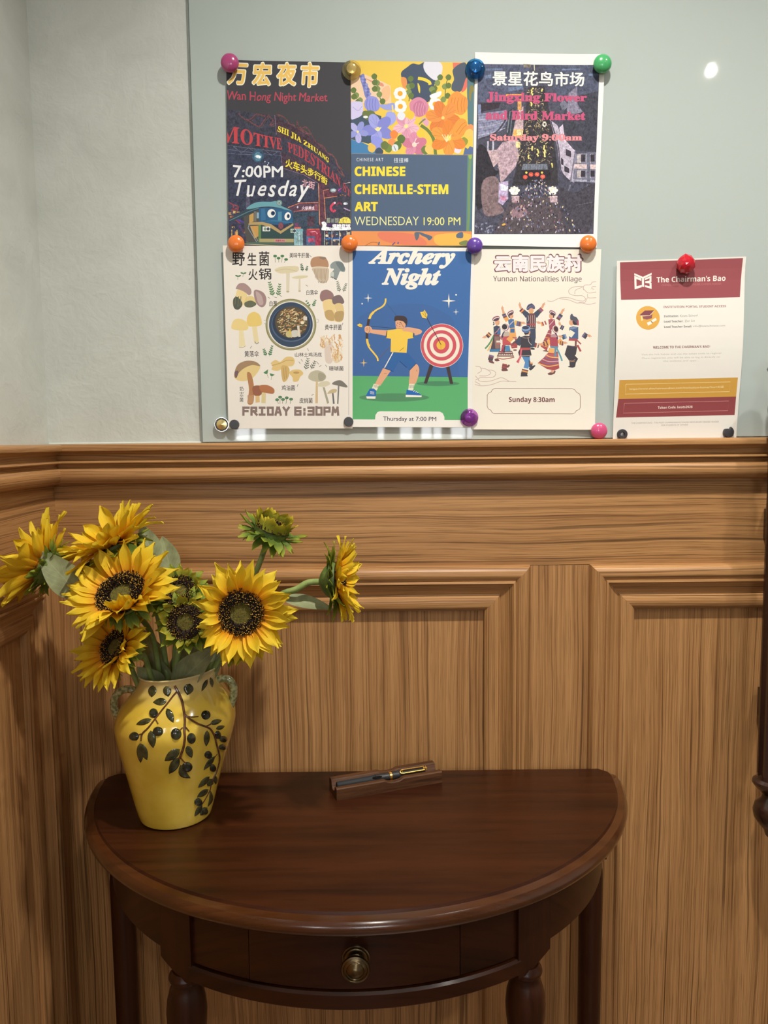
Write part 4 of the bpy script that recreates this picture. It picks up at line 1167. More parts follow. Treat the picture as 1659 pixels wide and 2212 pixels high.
# stalls and signs at the right
S.poly(p, [(1095, 1490), (1165, 1500), (1170, 1960), (1115, 1960)], (96, 62, 74))
S.line(p, [(1097, 1490), (1110, 1940)], 8, (222, 150, 104), False)
S.poly(p, [(1150, 1565), (1300, 1560), (1300, 1640), (1160, 1650)], (100, 58, 68)); S.line(p, [(1300, 1632), (1158, 1652), (1148, 1570), (1210, 1555)], 7, (214, 140, 100), False); S.line(p, [(1160, 1655), (1172, 1880)], 7, (214, 140, 100), False)
S.ell(p, 1255, 1568, 34, 22, (150, 170, 176)); S.ell(p, 1255, 1568, 20, 10, (225, 238, 235)); S.ell(p, 1325, 1565, 18, 26, (96, 60, 130)); S.line(p, [(1310, 1570), (1345, 1545)], 6, (220, 90, 110), False)
S.line(p, [(1375, 1492), (1440, 1482)], 5, (225, 200, 190), False)
for x, y in ((1335, 1620), (1360, 1615), (1385, 1625)): S.ell(p, x, y, 9, 7, (150, 100, 70))
S.line(p, [(1275, 1700), (1240, 1730), (1232, 1770), (1260, 1795), (1280, 1780)], 24, (206, 70, 92)); S.line(p, [(1290, 1730), (1320, 1700), (1350, 1720)], 16, (140, 58, 80)); S.ell(p, 1272, 1702, 12, 12, (240, 190, 200)); S.ell(p, 1388, 1712, 24, 14, (220, 220, 228)); S.line(p, [(1370, 1760), (1440, 1790)], 12, (190, 160, 190))
S.poly(p, [(770, 1760), (900, 1705), (1095, 1700), (1098, 1780), (820, 1800)], (94, 70, 84)); S.line(p, [(765, 1755), (890, 1705), (1095, 1698)], 8, (214, 128, 96), False); S.line(p, [(830, 1800), (900, 1788), (1095, 1782)], 7, (200, 110, 90), False)
S.text(p, '火锅美食', (915, 1740), (1060, 1780), (240, 215, 222), offset=0.03); S.ell(p, 870, 1750, 8, 12, (235, 230, 235)); S.ell(p, 1068, 1755, 20, 34, (150, 90, 100))
S.rect(p, 820, 1805, 1098, 2010, (64, 78, 92)); S.rect(p, 950, 1815, 975, 1900, (70, 88, 104)); S.rect(p, 978, 1850, 1050, 1960, (84, 62, 72)); S.rect(p, 840, 1920, 880, 1975, (110, 66, 96))
for k, x in enumerate(range(1185, 1330, 46)): S.rect(p, x, 1868 + k % 2 * 6, x + 38, 1918, ((150, 152, 132), (120, 124, 120), (162, 160, 140))[k % 3])
S.poly(p, [(1315, 1925), (1330, 1880), (1375, 1856), (1420, 1862), (1445, 1890), (1445, 1925)], (236, 218, 100)); S.ell(p, 1365, 1890, 8, 8, (200, 170, 70)); S.ell(p, 1400, 1885, 8, 8, (200, 170, 70))
S.rect(p, 1185, 1928, 1446, 1985, (78, 58, 92)); S.text(p, '螺蛳虾饭', (1245, 1932), (1444, 1975), (246, 244, 248), offset=0.04)
S.blob(p, [(1130, 1915), (1165, 1908), (1185, 1935), (1180, 1960), (1220, 1970), (1260, 1975), (1330, 1968), (1444, 1972), (1444, 1995), (1300, 2002), (1200, 2004), (1150, 2000), (1128, 1990), (1140, 1950)], (244, 244, 248))
rn = random.Random(4)
pal = [(196, 160, 104), (86, 104, 150), (70, 120, 150), (210, 190, 150), (150, 80, 92), (90, 88, 110), (226, 214, 190), (176, 132, 86)]
for i in range(44): 
    x = rn.uniform(1170, 1420); y = rn.uniform(2010, 2140); S.rect(p, x, y, x + rn.uniform(8, 30), y + rn.uniform(10, 28), rn.choice(pal))
S.rect(p, 1160, 2082, 1446, 2100, (60, 98, 160))
for x in (1160, 1240, 1322, 1402): S.rect(p, x, 2010, x + 5, 2164, (205, 210, 200))
S.poly(p, [(965, 1995), (1110, 1990), (1125, 2060), (1120, 2164), (1060, 2164), (1050, 2070), (968, 2060)], (158, 62, 80)); S.line(p, [(975, 1990), (1108, 1988)], 9, (220, 110, 80), False); S.rect(p, 965, 2065, 1060, 2160, (84, 108, 140)); S.rect(p, 985, 2085, 1050, 2130, (200, 84, 112))
S.line(p, [(1010, 2020), (1060, 2015), (1085, 2040)], 8, (226, 150, 160))
S.poly(p, [(830, 2010), (925, 2005), (930, 2164), (832, 2164)], (140, 172, 174)); S.rect(p, 885, 2010, 892, 2160, (190, 214, 208)); S.rect(p, 832, 1985, 930, 2012, (126, 176, 184)); S.rect(p, 835, 1965, 905, 1985, (214, 112, 96))
# left-hand stalls
for i in range(40):
    x = rn.uniform(125, 330); y = rn.uniform(1790, 2150); S.rect(p, x, y, x + rn.uniform(8, 34), y + rn.uniform(10, 44), rn.choice([(96, 70, 120), (120, 74, 72), (84, 78, 110), (176, 132, 84), (90, 60, 74), (74, 72, 88), (200, 168, 110)]))
for pts in ([(130, 1700), (180, 1740), (160, 1790), (220, 1760)], [(150, 1720), (230, 1750), (200, 1820)], [(140, 1880), (210, 1900), (250, 1930)]): S.line(p, pts, 12, (140, 66, 74))
S.line(p, [(140, 1890), (200, 1880), (300, 1920)], 14, (88, 70, 150))
for x in (160, 215): S.line(p, [(x, 2000), (x, 2150)], 9, (226, 190, 110), False)
# locomotive (close-up frame of its own)
S.frame(490, 420, 5.925); t = 'locomotive_picture'
S.poly(t, [(40, 330), (250, 190), (330, 180), (430, 165), (430, 215), (280, 270), (60, 360)], (58, 74, 84)); S.line(t, [(40, 345), (280, 225), (410, 180)], 10, (96, 132, 136), False)
S.poly(t, [(215, 290), (415, 200), (420, 620), (250, 600), (235, 480)], (86, 84, 78)); S.poly(t, [(290, 270), (345, 240), (345, 350), (290, 370)], (200, 160, 90)); S.rect(t, 350, 220, 380, 350, (120, 116, 108)); S.rect(t, 385, 235, 412, 310, (150, 176, 186))
S.blob(t, [(250, 190), (330, 125), (430, 98), (560, 98), (640, 92), (700, 150), (790, 190), (830, 215), (780, 210), (690, 180), (560, 160), (430, 165), (340, 185)], (112, 166, 172))
S.poly(t, [(412, 180), (560, 172), (690, 185), (835, 215), (852, 350), (760, 385), (640, 395), (520, 375), (415, 350)], (52, 98, 134)); S.poly(t, [(440, 185), (490, 182), (500, 330), (440, 340)], (66, 116, 152)); S.poly(t, [(655, 225), (705, 222), (705, 340), (655, 340)], (86, 142, 166)); S.poly(t, [(455, 350), (600, 330), (850, 360), (850, 372), (600, 350)], (64, 120, 150))
S.poly(t, [(415, 355), (520, 378), (690, 460), (855, 375), (862, 620), (420, 640)], (58, 80, 78)); S.rect(t, 405, 385, 440, 640, (104, 138, 88))
S.poly(t, [(275, 385), (300, 360), (460, 355), (570, 385), (690, 470), (850, 372), (856, 395), (690, 508), (550, 425), (450, 392), (300, 395)], (186, 158, 106))
S.poly(t, [(300, 410), (405, 405), (405, 540), (360, 570)], (206, 156, 84)); S.line(t, [(290, 385), (275, 435), (395, 630)], 8, (150, 166, 176), False); S.line(t, [(310, 420), (400, 600)], 6, (176, 180, 170), False)
S.poly(t, [(420, 570), (858, 572), (858, 618), (420, 615)], (180, 164, 112)); S.rect(t, 612, 576, 752, 614, (206, 150, 146)); S.text(t, '先锋号1955', (625, 582), (742, 608), (170, 60, 70), offset=0.03)
for cx, cy, rx, ry in ((573, 247, 52, 56), (780, 283, 40, 52)): S.ell(t, cx, cy, rx, ry, (244, 240, 228), 0.25)
for cx, cy, rx, ry in ((592, 245, 26, 28), (788, 282, 18, 26)): S.ell(t, cx, cy, rx, ry, (44, 70, 104)); S.ell(t, cx + 4, cy - 4, rx * 0.45, ry * 0.45, (30, 42, 66))
S.ell(t, 693, 405, 34, 46, (120, 72, 84)); S.ell(t, 693, 405, 24, 34, (148, 90, 92)); S.line(t, [(680, 430), (693, 385), (706, 430)], 7, (90, 60, 76), False)
S.ell(t, 672, 112, 38, 38, (120, 150, 146)); S.ell(t, 672, 112, 24, 24, (160, 180, 168)); S.ell(t, 672, 112, 10, 10, (90, 120, 120))
for x0, y0, x1, y1 in ((460, 415, 556, 476), (818, 445, 885, 494)): S.rect(t, x0, y0, x1, y1, (232, 232, 220)); S.ell(t, x0 + (x1 - x0) * 0.34, (y0 + y1) / 2, 20, 20, (140, 160, 140)); S.ell(t, x0 + (x1 - x0) * 0.74, (y0 + y1) / 2, 18, 20, (70, 80, 92))
S.poly(t, [(240, 610), (860, 625), (860, 655), (260, 640)], (86, 108, 96)); S.line(t, [(230, 640), (700, 660)], 8, (196, 180, 130), False)
S.frame(470, 100, 5.026)
S.text('arch_lettering', 'MOTIVE', [(20, 860), (260, 890), (440, 950), (600, 985), (690, 1000)], [(20, 1060), (260, 1070), (440, 1090), (600, 1115), (705, 1130)], (198, 74, 78), 'serif', offset=0.005)
S.text('arch_lettering', 'PEDESTRIAN ST', [(760, 1040), (900, 1090), (1050, 1180), (1200, 1305), (1330, 1430), (1445, 1580)], [(770, 1150), (900, 1215), (1050, 1310), (1200, 1420), (1330, 1535), (1445, 1650)], (184, 70, 78), 'serif', offset=0.005)
S.text('arch_lettering', 'SHI JIA ZHUANG', [(660, 865), (800, 925), (950, 1025), (1100, 1130), (1215, 1225)], [(650, 935), (800, 1000), (950, 1085), (1100, 1190), (1205, 1278)], (250, 226, 62), 'serif', offset=0.012)
S.text('arch_lettering', '火车头步行街', [(740, 1215), (900, 1275), (1050, 1345), (1195, 1440)], [(735, 1312), (900, 1375), (1050, 1435), (1190, 1515)], (250, 226, 62), offset=0.022)
S.text('arch_lettering', '北街', [(918, 1440), (1060, 1478)], [(915, 1525), (1055, 1562)], (230, 176, 180), offset=0.018)
for ch, x0, x1, y0, y1 in (('万', 105, 335, 180, 432), ('宏', 370, 595, 168, 440), ('夜', 632, 866, 168, 440), ('市', 890, 1112, 166, 458)):
    S.text('title_lettering', ch, [(x0 + 14, y0), (x1 + 4, y0 + 4)], [(x0 - 4, y1), (x1 - 10, y1)], (250, 243, 214), offset=0.062)
for ch, x0, x1, y0, y1 in (('万', 105, 335, 180, 432), ('宏', 370, 595, 168, 440), ('夜', 632, 866, 168, 440), ('市', 890, 1112, 166, 458)):
    S.text('title_lettering', ch, [(x0 + 26, y0 + 12), (x1 - 8, y0 + 16)], [(x0 + 8, y1 - 12), (x1 - 22, y1 - 12)], (246, 200, 104), offset=0.030)
S.text('subtitle_lettering', 'Wan Hong Night Market', [(105, 490), (1195, 515)], [(105, 620), (1190, 632)], (190, 74, 90), offset=0.010, shear=0.08, wob=4)
S.text('time_lettering', '7:00PM', (175, 1300), (715, 1428), (240, 238, 232), offset=0.018, wob=4)
S.text('time_lettering', 'Tuesday', [(185, 1455), (1000, 1455)], [(180, 1690), (985, 1690)], (240, 238, 232), offset=0.012, shear=0.22, space=1.2, wob=5)
S.done()

# ---- 2: chenille-stem art -------------------------------------------------------------
S = Sheet('chenille stem art poster with painted flowers on yellow and bold yellow letters on grey-blue', [(88, 155), (1428, 180), (1398, 2168), (98, 2166)], YG - 0.0022, (740, 100, 5.027), (236, 170, 92),
          lambda u, v: (0.0006 + 0.0012 * max(0, (u - 0.7) / 0.3) ** 2) if v is None else (0.0))
p = 'flower_picture'
NV_ = (86, 102, 124)
S.rect(p, 80, 150, 1440, 1180, (238, 200, 84)); S.poly(p, [(90, 330), (250, 310), (420, 380), (520, 430), (530, 620), (90, 620)], (240, 206, 168))
S.blob(p, [(240, 345), (330, 380), (430, 400), (440, 440), (330, 400)], (226, 150, 120)); S.blob(p, [(430, 470), (500, 430), (520, 520), (480, 600), (430, 560)], (244, 190, 140))
S.poly(p, [(80, 1010), (200, 1040), (330, 1100), (420, 1180), (80, 1180)], (76, 132, 176)); S.poly(p, [(90, 740), (250, 700), (420, 760), (430, 1000), (280, 1060), (90, 1010)], (74, 90, 104))
S.blob(p, [(640, 280), (700, 230), (760, 190), (830, 200), (895, 175), (900, 260), (960, 330), (1010, 380), (980, 460), (940, 600), (820, 600), (720, 560), (710, 470), (680, 400), (640, 340)], (72, 84, 102))
S.blob(p, [(640, 340), (690, 350), (700, 430), (670, 470), (640, 400)], (232, 150, 84)); S.blob(p, [(890, 170), (960, 160), (1060, 180), (1085, 240), (1060, 340), (1000, 370), (920, 310), (880, 240)], (226, 222, 226))
S.blob(p, [(1090, 180), (1190, 200), (1195, 270), (1150, 320), (1090, 400), (1060, 360), (1095, 260)], (240, 196, 92)); S.poly(p, [(1195, 180), (1320, 185), (1240, 240), (1200, 240)], (226, 120, 96))
S.blob(p, [(1200, 250), (1330, 180), (1350, 330), (1330, 430), (1270, 500), (1190, 480), (1185, 420), (1210, 360)], (84, 92, 104)); S.blob(p, [(1340, 350), (1362, 390), (1340, 470), (1290, 505), (1310, 440)], (232, 116, 96))
S.poly(p, [(1355, 180), (1440, 180), (1440, 900), (1360, 850), (1350, 500)], (92, 124, 128)); S.blob(p, [(1380, 450), (1410, 430), (1425, 480), (1400, 520), (1390, 600), (1370, 560)], (140, 130, 70))
S.line(p, [(818, 350), (880, 360), (940, 390), (950, 420)], 34, (242, 210, 70)); S.blob(p, [(815, 400), (840, 440), (840, 510), (822, 480)], (242, 210, 70))
S.blob(p, [(190, 340), (230, 300), (250, 380), (290, 470), (300, 560), (250, 560), (220, 450)], (126, 132, 190))
for k in range(14): S.ell(p, 215 + k * 6 + (k % 3 - 1) * 16, 330 + k * 17, 16, 12, ((108, 112, 172), (150, 154, 206))[k % 2], 0.6)
GR = (110, 128, 70)
for pts, lv in (([(355, 310), (380, 430), (400, 540), (430, 620)], [(345, 330), (375, 400), (350, 395), (380, 465), (350, 465), (400, 525), (435, 600)]), ([(110, 460), (140, 540), (180, 620)], [(120, 480), (150, 535), (125, 550), (190, 590), (165, 610)]),
               ([(735, 330), (740, 450), (720, 600)], [(740, 355), (720, 440), (755, 430), (720, 500), (745, 540)]), ([(1060, 320), (1010, 420), (940, 600)], [(1060, 340), (1030, 400), (1000, 460), (970, 470), (990, 510)]), ([(1150, 320), (1120, 440), (1110, 600)], [(1150, 340), (1110, 440), (1150, 430), (1095, 580), (1140, 540)])):
    S.line(p, pts, 9, (96, 108, 60))
    for i, (x, y) in enumerate(lv): S.blob(p, [(x, y - 34), (x + 30, y - 10), (x + 18, y + 26), (x - 16, y + 28), (x - 32, y - 6)], ((104, 122, 66), (132, 148, 86))[i % 2])
def bloom(cx, cy, r, n, c1, c2, cc, rot=0.0, asp=0.5, rc=0.22, sq=1.0):
    for k in range(n):
        a = rot + 2 * pi * k / n; x, y = cx + cos(a) * r * 0.55, cy + sin(a) * r * 0.55 * sq
        S.ell(p, x, y, r * 0.52, r * asp, c1 if k % 2 else c2, atan2(sin(a) * sq, cos(a)))
        for o in (-0.3, 0, 0.3): S.line(p, [(cx + cos(a + o * 0.3) * r * 0.25, cy + sin(a + o * 0.3) * r * 0.25 * sq), (cx + cos(a + o) * r * 0.92, cy + sin(a + o) * r * 0.92 * sq)], r * 0.022, tuple(int(v * 0.86) for v in c1), False)
    if rc: S.ell(p, cx, cy, r * rc, r * rc * sq, cc)
for cx, cy in ((625, 515), (628, 655), (1005, 630)): bloom(cx, cy, 66, 8, (250, 248, 240), (240, 238, 232), (240, 170, 50), rc=0.42)
S.blob(p, [(945, 540), (1000, 510), (1070, 490), (1060, 540), (980, 575)], (236, 236, 236))
S.blob(p, [(90, 620), (160, 600), (220, 620), (215, 740), (130, 790), (90, 780)], (214, 204, 232)); S.line(p, [(110, 660), (170, 700), (215, 650)], 6, (170, 160, 206))
S.blob(p, [(240, 600), (290, 545), (370, 560), (405, 640), (380, 700), (300, 710), (245, 670)], (150, 152, 214))
for x in (270, 300, 330, 360): S.line(p, [(x, 570), (x - 8, 640), (x + 4, 700)], 5, (116, 118, 186))
S.blob(p, [(395, 640), (480, 630), (560, 620), (560, 690), (460, 690)], (160, 164, 216)); S.blob(p, [(480, 720), (560, 720), (580, 800), (520, 860), (470, 820)], (166, 170, 226)); S.line(p, [(540, 640), (548, 720)], 16, (240, 214, 120))
S.blob(p, [(215, 720), (320, 700), (360, 760), (260, 800)], (112, 124, 70)); S.ell(p, 250, 770, 26, 14, (240, 240, 230))
bloom(385, 900, 165, 5, (166, 168, 226), (134, 138, 208), (240, 226, 150), rot=0.5, asp=0.36, rc=0.14); S.blob(p, [(320, 980), (420, 1000), (440, 1070), (380, 1130), (320, 1080)], (150, 154, 222)); S.line(p, [(350, 895), (385, 920), (420, 880)], 10, (244, 236, 170))
bloom(165, 930, 110, 5, (190, 186, 230), (150, 156, 214), (240, 226, 150), rot=0.2, asp=0.3, rc=0.12, sq=1.1)
S.blob(p, [(725, 640), (760, 580), (830, 555), (900, 590), (935, 660), (900, 740), (830, 770), (760, 740)], (216, 140, 160)); S.blob(p, [(770, 640), (840, 590), (900, 650), (890, 740), (830, 765), (780, 730)], (200, 122, 146))
for x in (795, 825, 855, 880): S.line(p, [(x + 10, 620), (x - 6, 690), (x, 750)], 5, (226, 164, 180))
bloom(690, 870, 140, 5, (226, 158, 176), (238, 186, 196), (240, 226, 150), rot=0.3, asp=0.36, rc=0.16); bloom(780, 1070, 130, 5, (222, 146, 168), (210, 124, 146), (240, 216, 190), rot=0.9, asp=0.4, rc=0.2)
S.blob(p, [(855, 800), (900, 780), (940, 830), (910, 870)], (226, 166, 180)); S.line(p, [(800, 1000), (780, 1060), (830, 1050)], 8, (246, 226, 224)); S.line(p, [(850, 860), (930, 920), (990, 1020), (1010, 1180)], 34, (112, 128, 66)); S.line(p, [(830, 850), (870, 810), (900, 790)], 16, (126, 140, 76))
for c in ((560, 960, (238, 140, 70)), (540, 1050, (240, 150, 90)), (640, 1010, (96, 120, 64)), (500, 1110, (120, 140, 70)), (460, 1080, (110, 124, 70)), (600, 1080, (96, 124, 66)), (850, 950, (244, 200, 70)), (740, 750, (240, 196, 70)), (640, 760, (230, 230, 232)), (900, 1130, (110, 128, 70)), (940, 1120, (240, 200, 110)), (320, 1110, (232, 190, 90)), (400, 1150, (70, 84, 104)), (1250, 1120, (230, 216, 226)), (1390, 900, (236, 150, 90)), (1380, 950, (240, 196, 100)), (1320, 1040, (150, 150, 66))):
    S.blob(p, [(c[0] - 44, c[1] - 20), (c[0], c[1] - 50), (c[0] + 42, c[1] - 10), (c[0] + 14, c[1] + 44), (c[0] - 34, c[1] + 30)], c[2])
S.ell(p, 570, 1105, 36, 40, (226, 228, 226)); S.line(p, [(555, 1080), (580, 1135)], 8, (120, 130, 140))
S.blob(p, [(1135, 640), (1160, 550), (1240, 490), (1300, 530), (1355, 580), (1350, 690), (1290, 750), (1200, 720), (1140, 690)], (238, 152, 72))
for x in (1190, 1225, 1260, 1300, 1330): S.line(p, [(x, 560), (x - 14, 640), (x - 4, 720)], 6, (214, 122, 52))
bloom(1090, 780, 180, 6, (238, 148, 74), (228, 130, 64), (244, 210, 120), rot=0.2, asp=0.36, rc=0.1); bloom(1150, 1000, 190, 6, (242, 158, 72), (232, 138, 62), (246, 214, 90), rot=0.5, asp=0.34, rc=0.16, sq=0.95)
S.blob(p, [(1200, 880), (1270, 790), (1340, 810), (1350, 900), (1280, 980), (1210, 960)], (240, 156, 70)); S.line(p, [(1230, 940), (1290, 860), (1330, 830)], 6, (212, 120, 54)); S.line(p, [(1260, 960), (1310, 890), (1345, 860)], 6, (212, 120, 54))
for dx_ in (-50, -20, 15, 50): S.line(p, [(1130, 1040), (1130 + dx_, 960)], 8, (250, 226, 170), False)
S.poly(p, [(1310, 1180), (1330, 1100), (1360, 1120), (1380, 1090), (1440, 1110), (1440, 1180)], (92, 112, 150))
p = 'text_panel'
S.poly(p, [(85, 1168), (1355, 1184), (1340, 2012), (90, 2008)], NV_)
S.poly(p, [(1355, 1184), (1440, 1184), (1430, 2012), (1340, 2012)], (96, 136, 130)); S.line(p, [(1385, 1190), (1370, 1500), (1372, 1800), (1355, 2010)], 26, (120, 148, 100)); S.line(p, [(1410, 1300), (1400, 1600), (1390, 1990)], 14, (84, 120, 150)); S.blob(p, [(1365, 1190), (1400, 1180), (1400, 1220), (1375, 1225)], (160, 180, 80))
S.line(p, [(85, 1168), (1355, 1184)], 5, (150, 140, 120), False)
p = 'picture_strip'
S.poly(p, [(90, 2010), (1340, 2014), (1430, 2014), (1410, 2180), (90, 2180)], (236, 152, 90)); S.blob(p, [(400, 2020), (700, 2030), (860, 2080), (900, 2160), (600, 2150), (420, 2100)], (232, 130, 98)); S.blob(p, [(1000, 2060), (1200, 2030), (1400, 2050), (1390, 2160), (1050, 2165)], (240, 186, 88))
S.blob(p, [(780, 2030), (830, 2020), (830, 2070), (800, 2110)], (104, 112, 120)); S.blob(p, [(830, 2018), (900, 2040), (975, 2070), (940, 2110), (910, 2080), (850, 2050)], (96, 110, 126)); S.blob(p, [(1240, 2040), (1300, 2020), (1305, 2080), (1240, 2080)], (96, 112, 130)); S.blob(p, [(1270, 2130), (1350, 2110), (1370, 2160), (1280, 2160)], (128, 138, 84))
S.line(p, [(240, 2170), (320, 2130), (400, 2140)], 7, (190, 110, 70)); S.line(p, [(390, 2160), (400, 2125)], 16, (90, 110, 140)); S.line(p, [(540, 2160), (570, 2130)], 12, (110, 90, 140)); S.line(p, [(600, 2150), (606, 2126)], 14, (84, 104, 150))
W_ = (252, 222, 66)
S.text('small_lettering', 'CHINESE ART', (152, 1214), (442, 1250), (226, 228, 226), space=1.35, offset=0.003); S.text('small_lettering', '扭扭棒', (556, 1214), (716, 1264), (226, 228, 226), space=1.15, offset=0.004)
S.text('title_lettering', 'CHINESE', (130, 1306), (682, 1412), W_, 'sans', offset=0.026); S.text('title_lettering', 'CHENILLE-STEM', (130, 1500), (1148, 1608), W_, 'sans', offset=0.024); S.text('title_lettering', 'ART', (130, 1690), (383, 1792), W_, 'sans', offset=0.026)
S.text('time_lettering', 'WEDNESDAY', (130, 1850), (828, 1945), (246, 240, 160), offset=-0.008); S.text('time_lettering', '19:00 PM', (880, 1858), (1278, 1945), (246, 236, 130))
S.done()

# ---- 3: flower and bird market ----------------------------------------------------------
S = Sheet('white-bordered flower and bird market poster with an evening street photo, top right', [(128, 66), (1505, 92), (1412, 2144), (92, 2118)], YG - 0.0014, (1000, 100, 4.915), (244, 238, 226),
          lambda u, v: (0.0008 + 0.0022 * max(0, (u - 0.7) / 0.3) ** 2) if v is None else (0.0025 * max(0, (v - 0.75) / 0.25) ** 2))
p = 'street_picture'
S.poly(p, [(160, 190), (1446, 205), (1380, 1998), (118, 1998)], (78, 77, 90))
S.poly(p, [(160, 190), (720, 200), (640, 440), (480, 560), (160, 600)], (84, 88, 108)); S.poly(p, [(860, 200), (1446, 205), (1430, 600), (1000, 560)], (82, 86, 104)); S.poly(p, [(1100, 560), (1436, 480), (1410, 1120), (1200, 1110), (1040, 860)], (66, 66, 76))
for a, b, w in (((240, 250), (420, 245), 22), ((230, 330), (300, 320), 34), ((1050, 250), (1240, 245), 14), ((1330, 310), (1440, 305), 22), ((480, 460), (640, 440), 40)): S.line(p, [a, b], w, (108, 122, 148), False)
S.poly(p, [(185, 610), (400, 600), (380, 660), (190, 700)], (54, 46, 54)); S.rect(p, 160, 620, 190, 715, (130, 142, 176)); S.poly(p, [(160, 720), (460, 680), (470, 790), (400, 900), (160, 990)], (140, 140, 162))
for k in range(6): S.line(p, [(160, 740 + k * 42), (300, 730 + k * 38), (450, 700 + k * 34)], 8, (176, 172, 188) if k % 2 else (112, 112, 138))
S.line(p, [(170, 990), (330, 930), (430, 820), (490, 690)], 18, (70, 66, 76))
S.poly(p, [(490, 680), (560, 640), (540, 900), (460, 960)], (58, 62, 72)); S.line(p, [(500, 690), (470, 920)], 8, (140, 146, 150), False); S.line(p, [(530, 670), (500, 930)], 6, (120, 126, 130), False)
S.poly(p, [(575, 700), (640, 640), (640, 900), (520, 960)], (196, 168, 168)); S.poly(p, [(540, 885), (720, 880), (720, 960), (640, 1000), (530, 950)], (236, 176, 96)); S.rect(p, 570, 890, 635, 945, (250, 226, 170)); S.rect(p, 455, 510, 645, 532, (232, 150, 70)); S.line(p, [(600, 560), (600, 680)], 40, (216, 158, 92), False)
S.poly(p, [(250, 1110), (360, 1100), (420, 1020), (560, 990), (600, 1180), (540, 1300), (400, 1450), (370, 1240), (300, 1310), (260, 1250)], (198, 170, 170)); S.poly(p, [(360, 1100), (430, 1020), (590, 1000), (560, 1280), (420, 1440), (390, 1250)], (188, 160, 166))
for k in range(7): S.line(p, [(362, 1110 + k * 30), (575, 1095 + k * 26)], 4, (172, 144, 150), False)
for x in (560, 625): S.rect(p, x, 1015, x + 46, 1080, (246, 216, 150))
for x in (265, 320): S.line(p, [(x, 1010), (x, 1110)], 18, (190, 186, 196), False)
S.blob(p, [(150, 1100), (240, 1080), (330, 1300), (380, 1330), (320, 1400), (260, 1440), (300, 1600), (220, 1700), (140, 1690)], (50, 47, 54)); S.blob(p, [(200, 1460), (320, 1380), (390, 1460), (380, 1640), (430, 1760), (230, 1790)], (134, 112, 112)); S.poly(p, [(380, 1450), (480, 1430), (480, 1620), (420, 1690), (375, 1660)], (186, 168, 196)); S.poly(p, [(395, 1460), (480, 1490), (470, 1540), (400, 1530)], (226, 226, 236))
for k in range(7): S.line(p, [(395 + k * 9, 1590), (410 + k * 8, 1640)], 5, (206, 110, 130), False)
# street with trees full of lights
S.poly(p, [(690, 440), (860, 420), (940, 800), (1000, 1260), (1010, 1480), (520, 1480), (600, 1150), (640, 900)], (58, 54, 58))
rn = random.Random(12)
for i in range(330):
    q = rn.random(); y = 440 + 820 * q; cx = 770 + 10 * sin(y * 0.01); w = 60 + 150 * q
    x = cx + rn.uniform(-w, w); a = rn.uniform(0, pi); l = rn.uniform(10, 34)
    S.line(p, [(x, y), (x + cos(a) * l, y + sin(a) * l)], rn.uniform(4, 8), rn.choice([(120, 104, 84), (168, 146, 104), (96, 88, 82), (86, 96, 84), (206, 184, 128), (140, 120, 110)]), False)
for x, y, h in ((735, 450, 90), (835, 460, 40), (725, 600, 60), (860, 830, 40), (700, 1160, 60), (795, 1100, 90), (862, 1060, 140), (730, 1070, 60), (950, 1250, 50)):
    for k in range(int(h / 16)): S.ell(p, x + rn.uniform(-8, 8), y + k * 16, 9, 9, (246, 224, 130))
S.ell(p, 865, 830, 22, 28, (236, 226, 200)); S.ell(p, 865, 830, 10, 14, (90, 84, 80))
S.poly(p, [(640, 190), (720, 195), (715, 230), (645, 228)], (130, 120, 106)); S.line(p, [(756, 196), (758, 260)], 9, (220, 210, 176), False)
S.poly(p, [(1120, 500), (1210, 430), (1215, 620), (1270, 700), (1200, 720), (1100, 720)], (136, 130, 146)); S.blob(p, [(1030, 610), (1080, 580), (1110, 640), (1060, 680)], (116, 116, 130))
# white timber houses at the right
S.poly(p, [(920, 780), (1000, 840), (1060, 1000), (1190, 1110), (1180, 1450), (1110, 1420), (1030, 1320), (1000, 1060)], (190, 178, 190)); S.poly(p, [(1020, 870), (1060, 830), (1080, 990), (1190, 1120), (1060, 1040)], (214, 198, 210))
for x0, y0, x1, y1 in ((1090, 1090, 1145, 1170), (1075, 1270, 1125, 1340), (1040, 1180, 1065, 1260)): S.poly(p, [(x0, y0), (x1, y0 + 26), (x1, y1 + 10), (x0, y1 - 10)], (64, 58, 68))
S.line(p, [(930, 790), (1010, 1060), (1040, 1320), (1150, 1450)], 12, (72, 70, 84)); S.line(p, [(1000, 1000), (1040, 1300)], 8, (90, 80, 92), False); S.line(p, [(1190, 1130), (1140, 1440)], 14, (120, 116, 132), False)
S.poly(p, [(1190, 1140), (1416, 1130), (1410, 1440), (1160, 1440)], (124, 122, 136))
for r_ in (0, 1):
    for x in (1210, 1310): S.rect(p, x, 1150 + r_ * 170, x + 44, 1240 + r_ * 160, (196, 184, 180)); S.rect(p, x + 40, 1155 + r_ * 170, x + 84, 1230 + r_ * 160, (56, 52, 60))
S.poly(p, [(1180, 1250), (1410, 1262), (1410, 1310), (1175, 1300)], (210, 186, 182)); S.line(p, [(1150, 1425), (1410, 1440)], 24, (166, 162, 176), False); S.line(p, [(1330, 1130), (1330, 1440)], 34, (104, 106, 122), False)
for x in (1100, 1280, 1310, 1340): S.line(p, [(x + 40, 1470), (x, 1590)], 14, (118, 118, 130), False)
S.blob(p, [(1020, 1500), (1180, 1560), (1400, 1470), (1390, 1800), (1300, 1990), (1000, 1990), (980, 1700)], (72, 68, 76)); S.line(p, [(1200, 1690), (1370, 1660)], 8, (96, 92, 100), False)
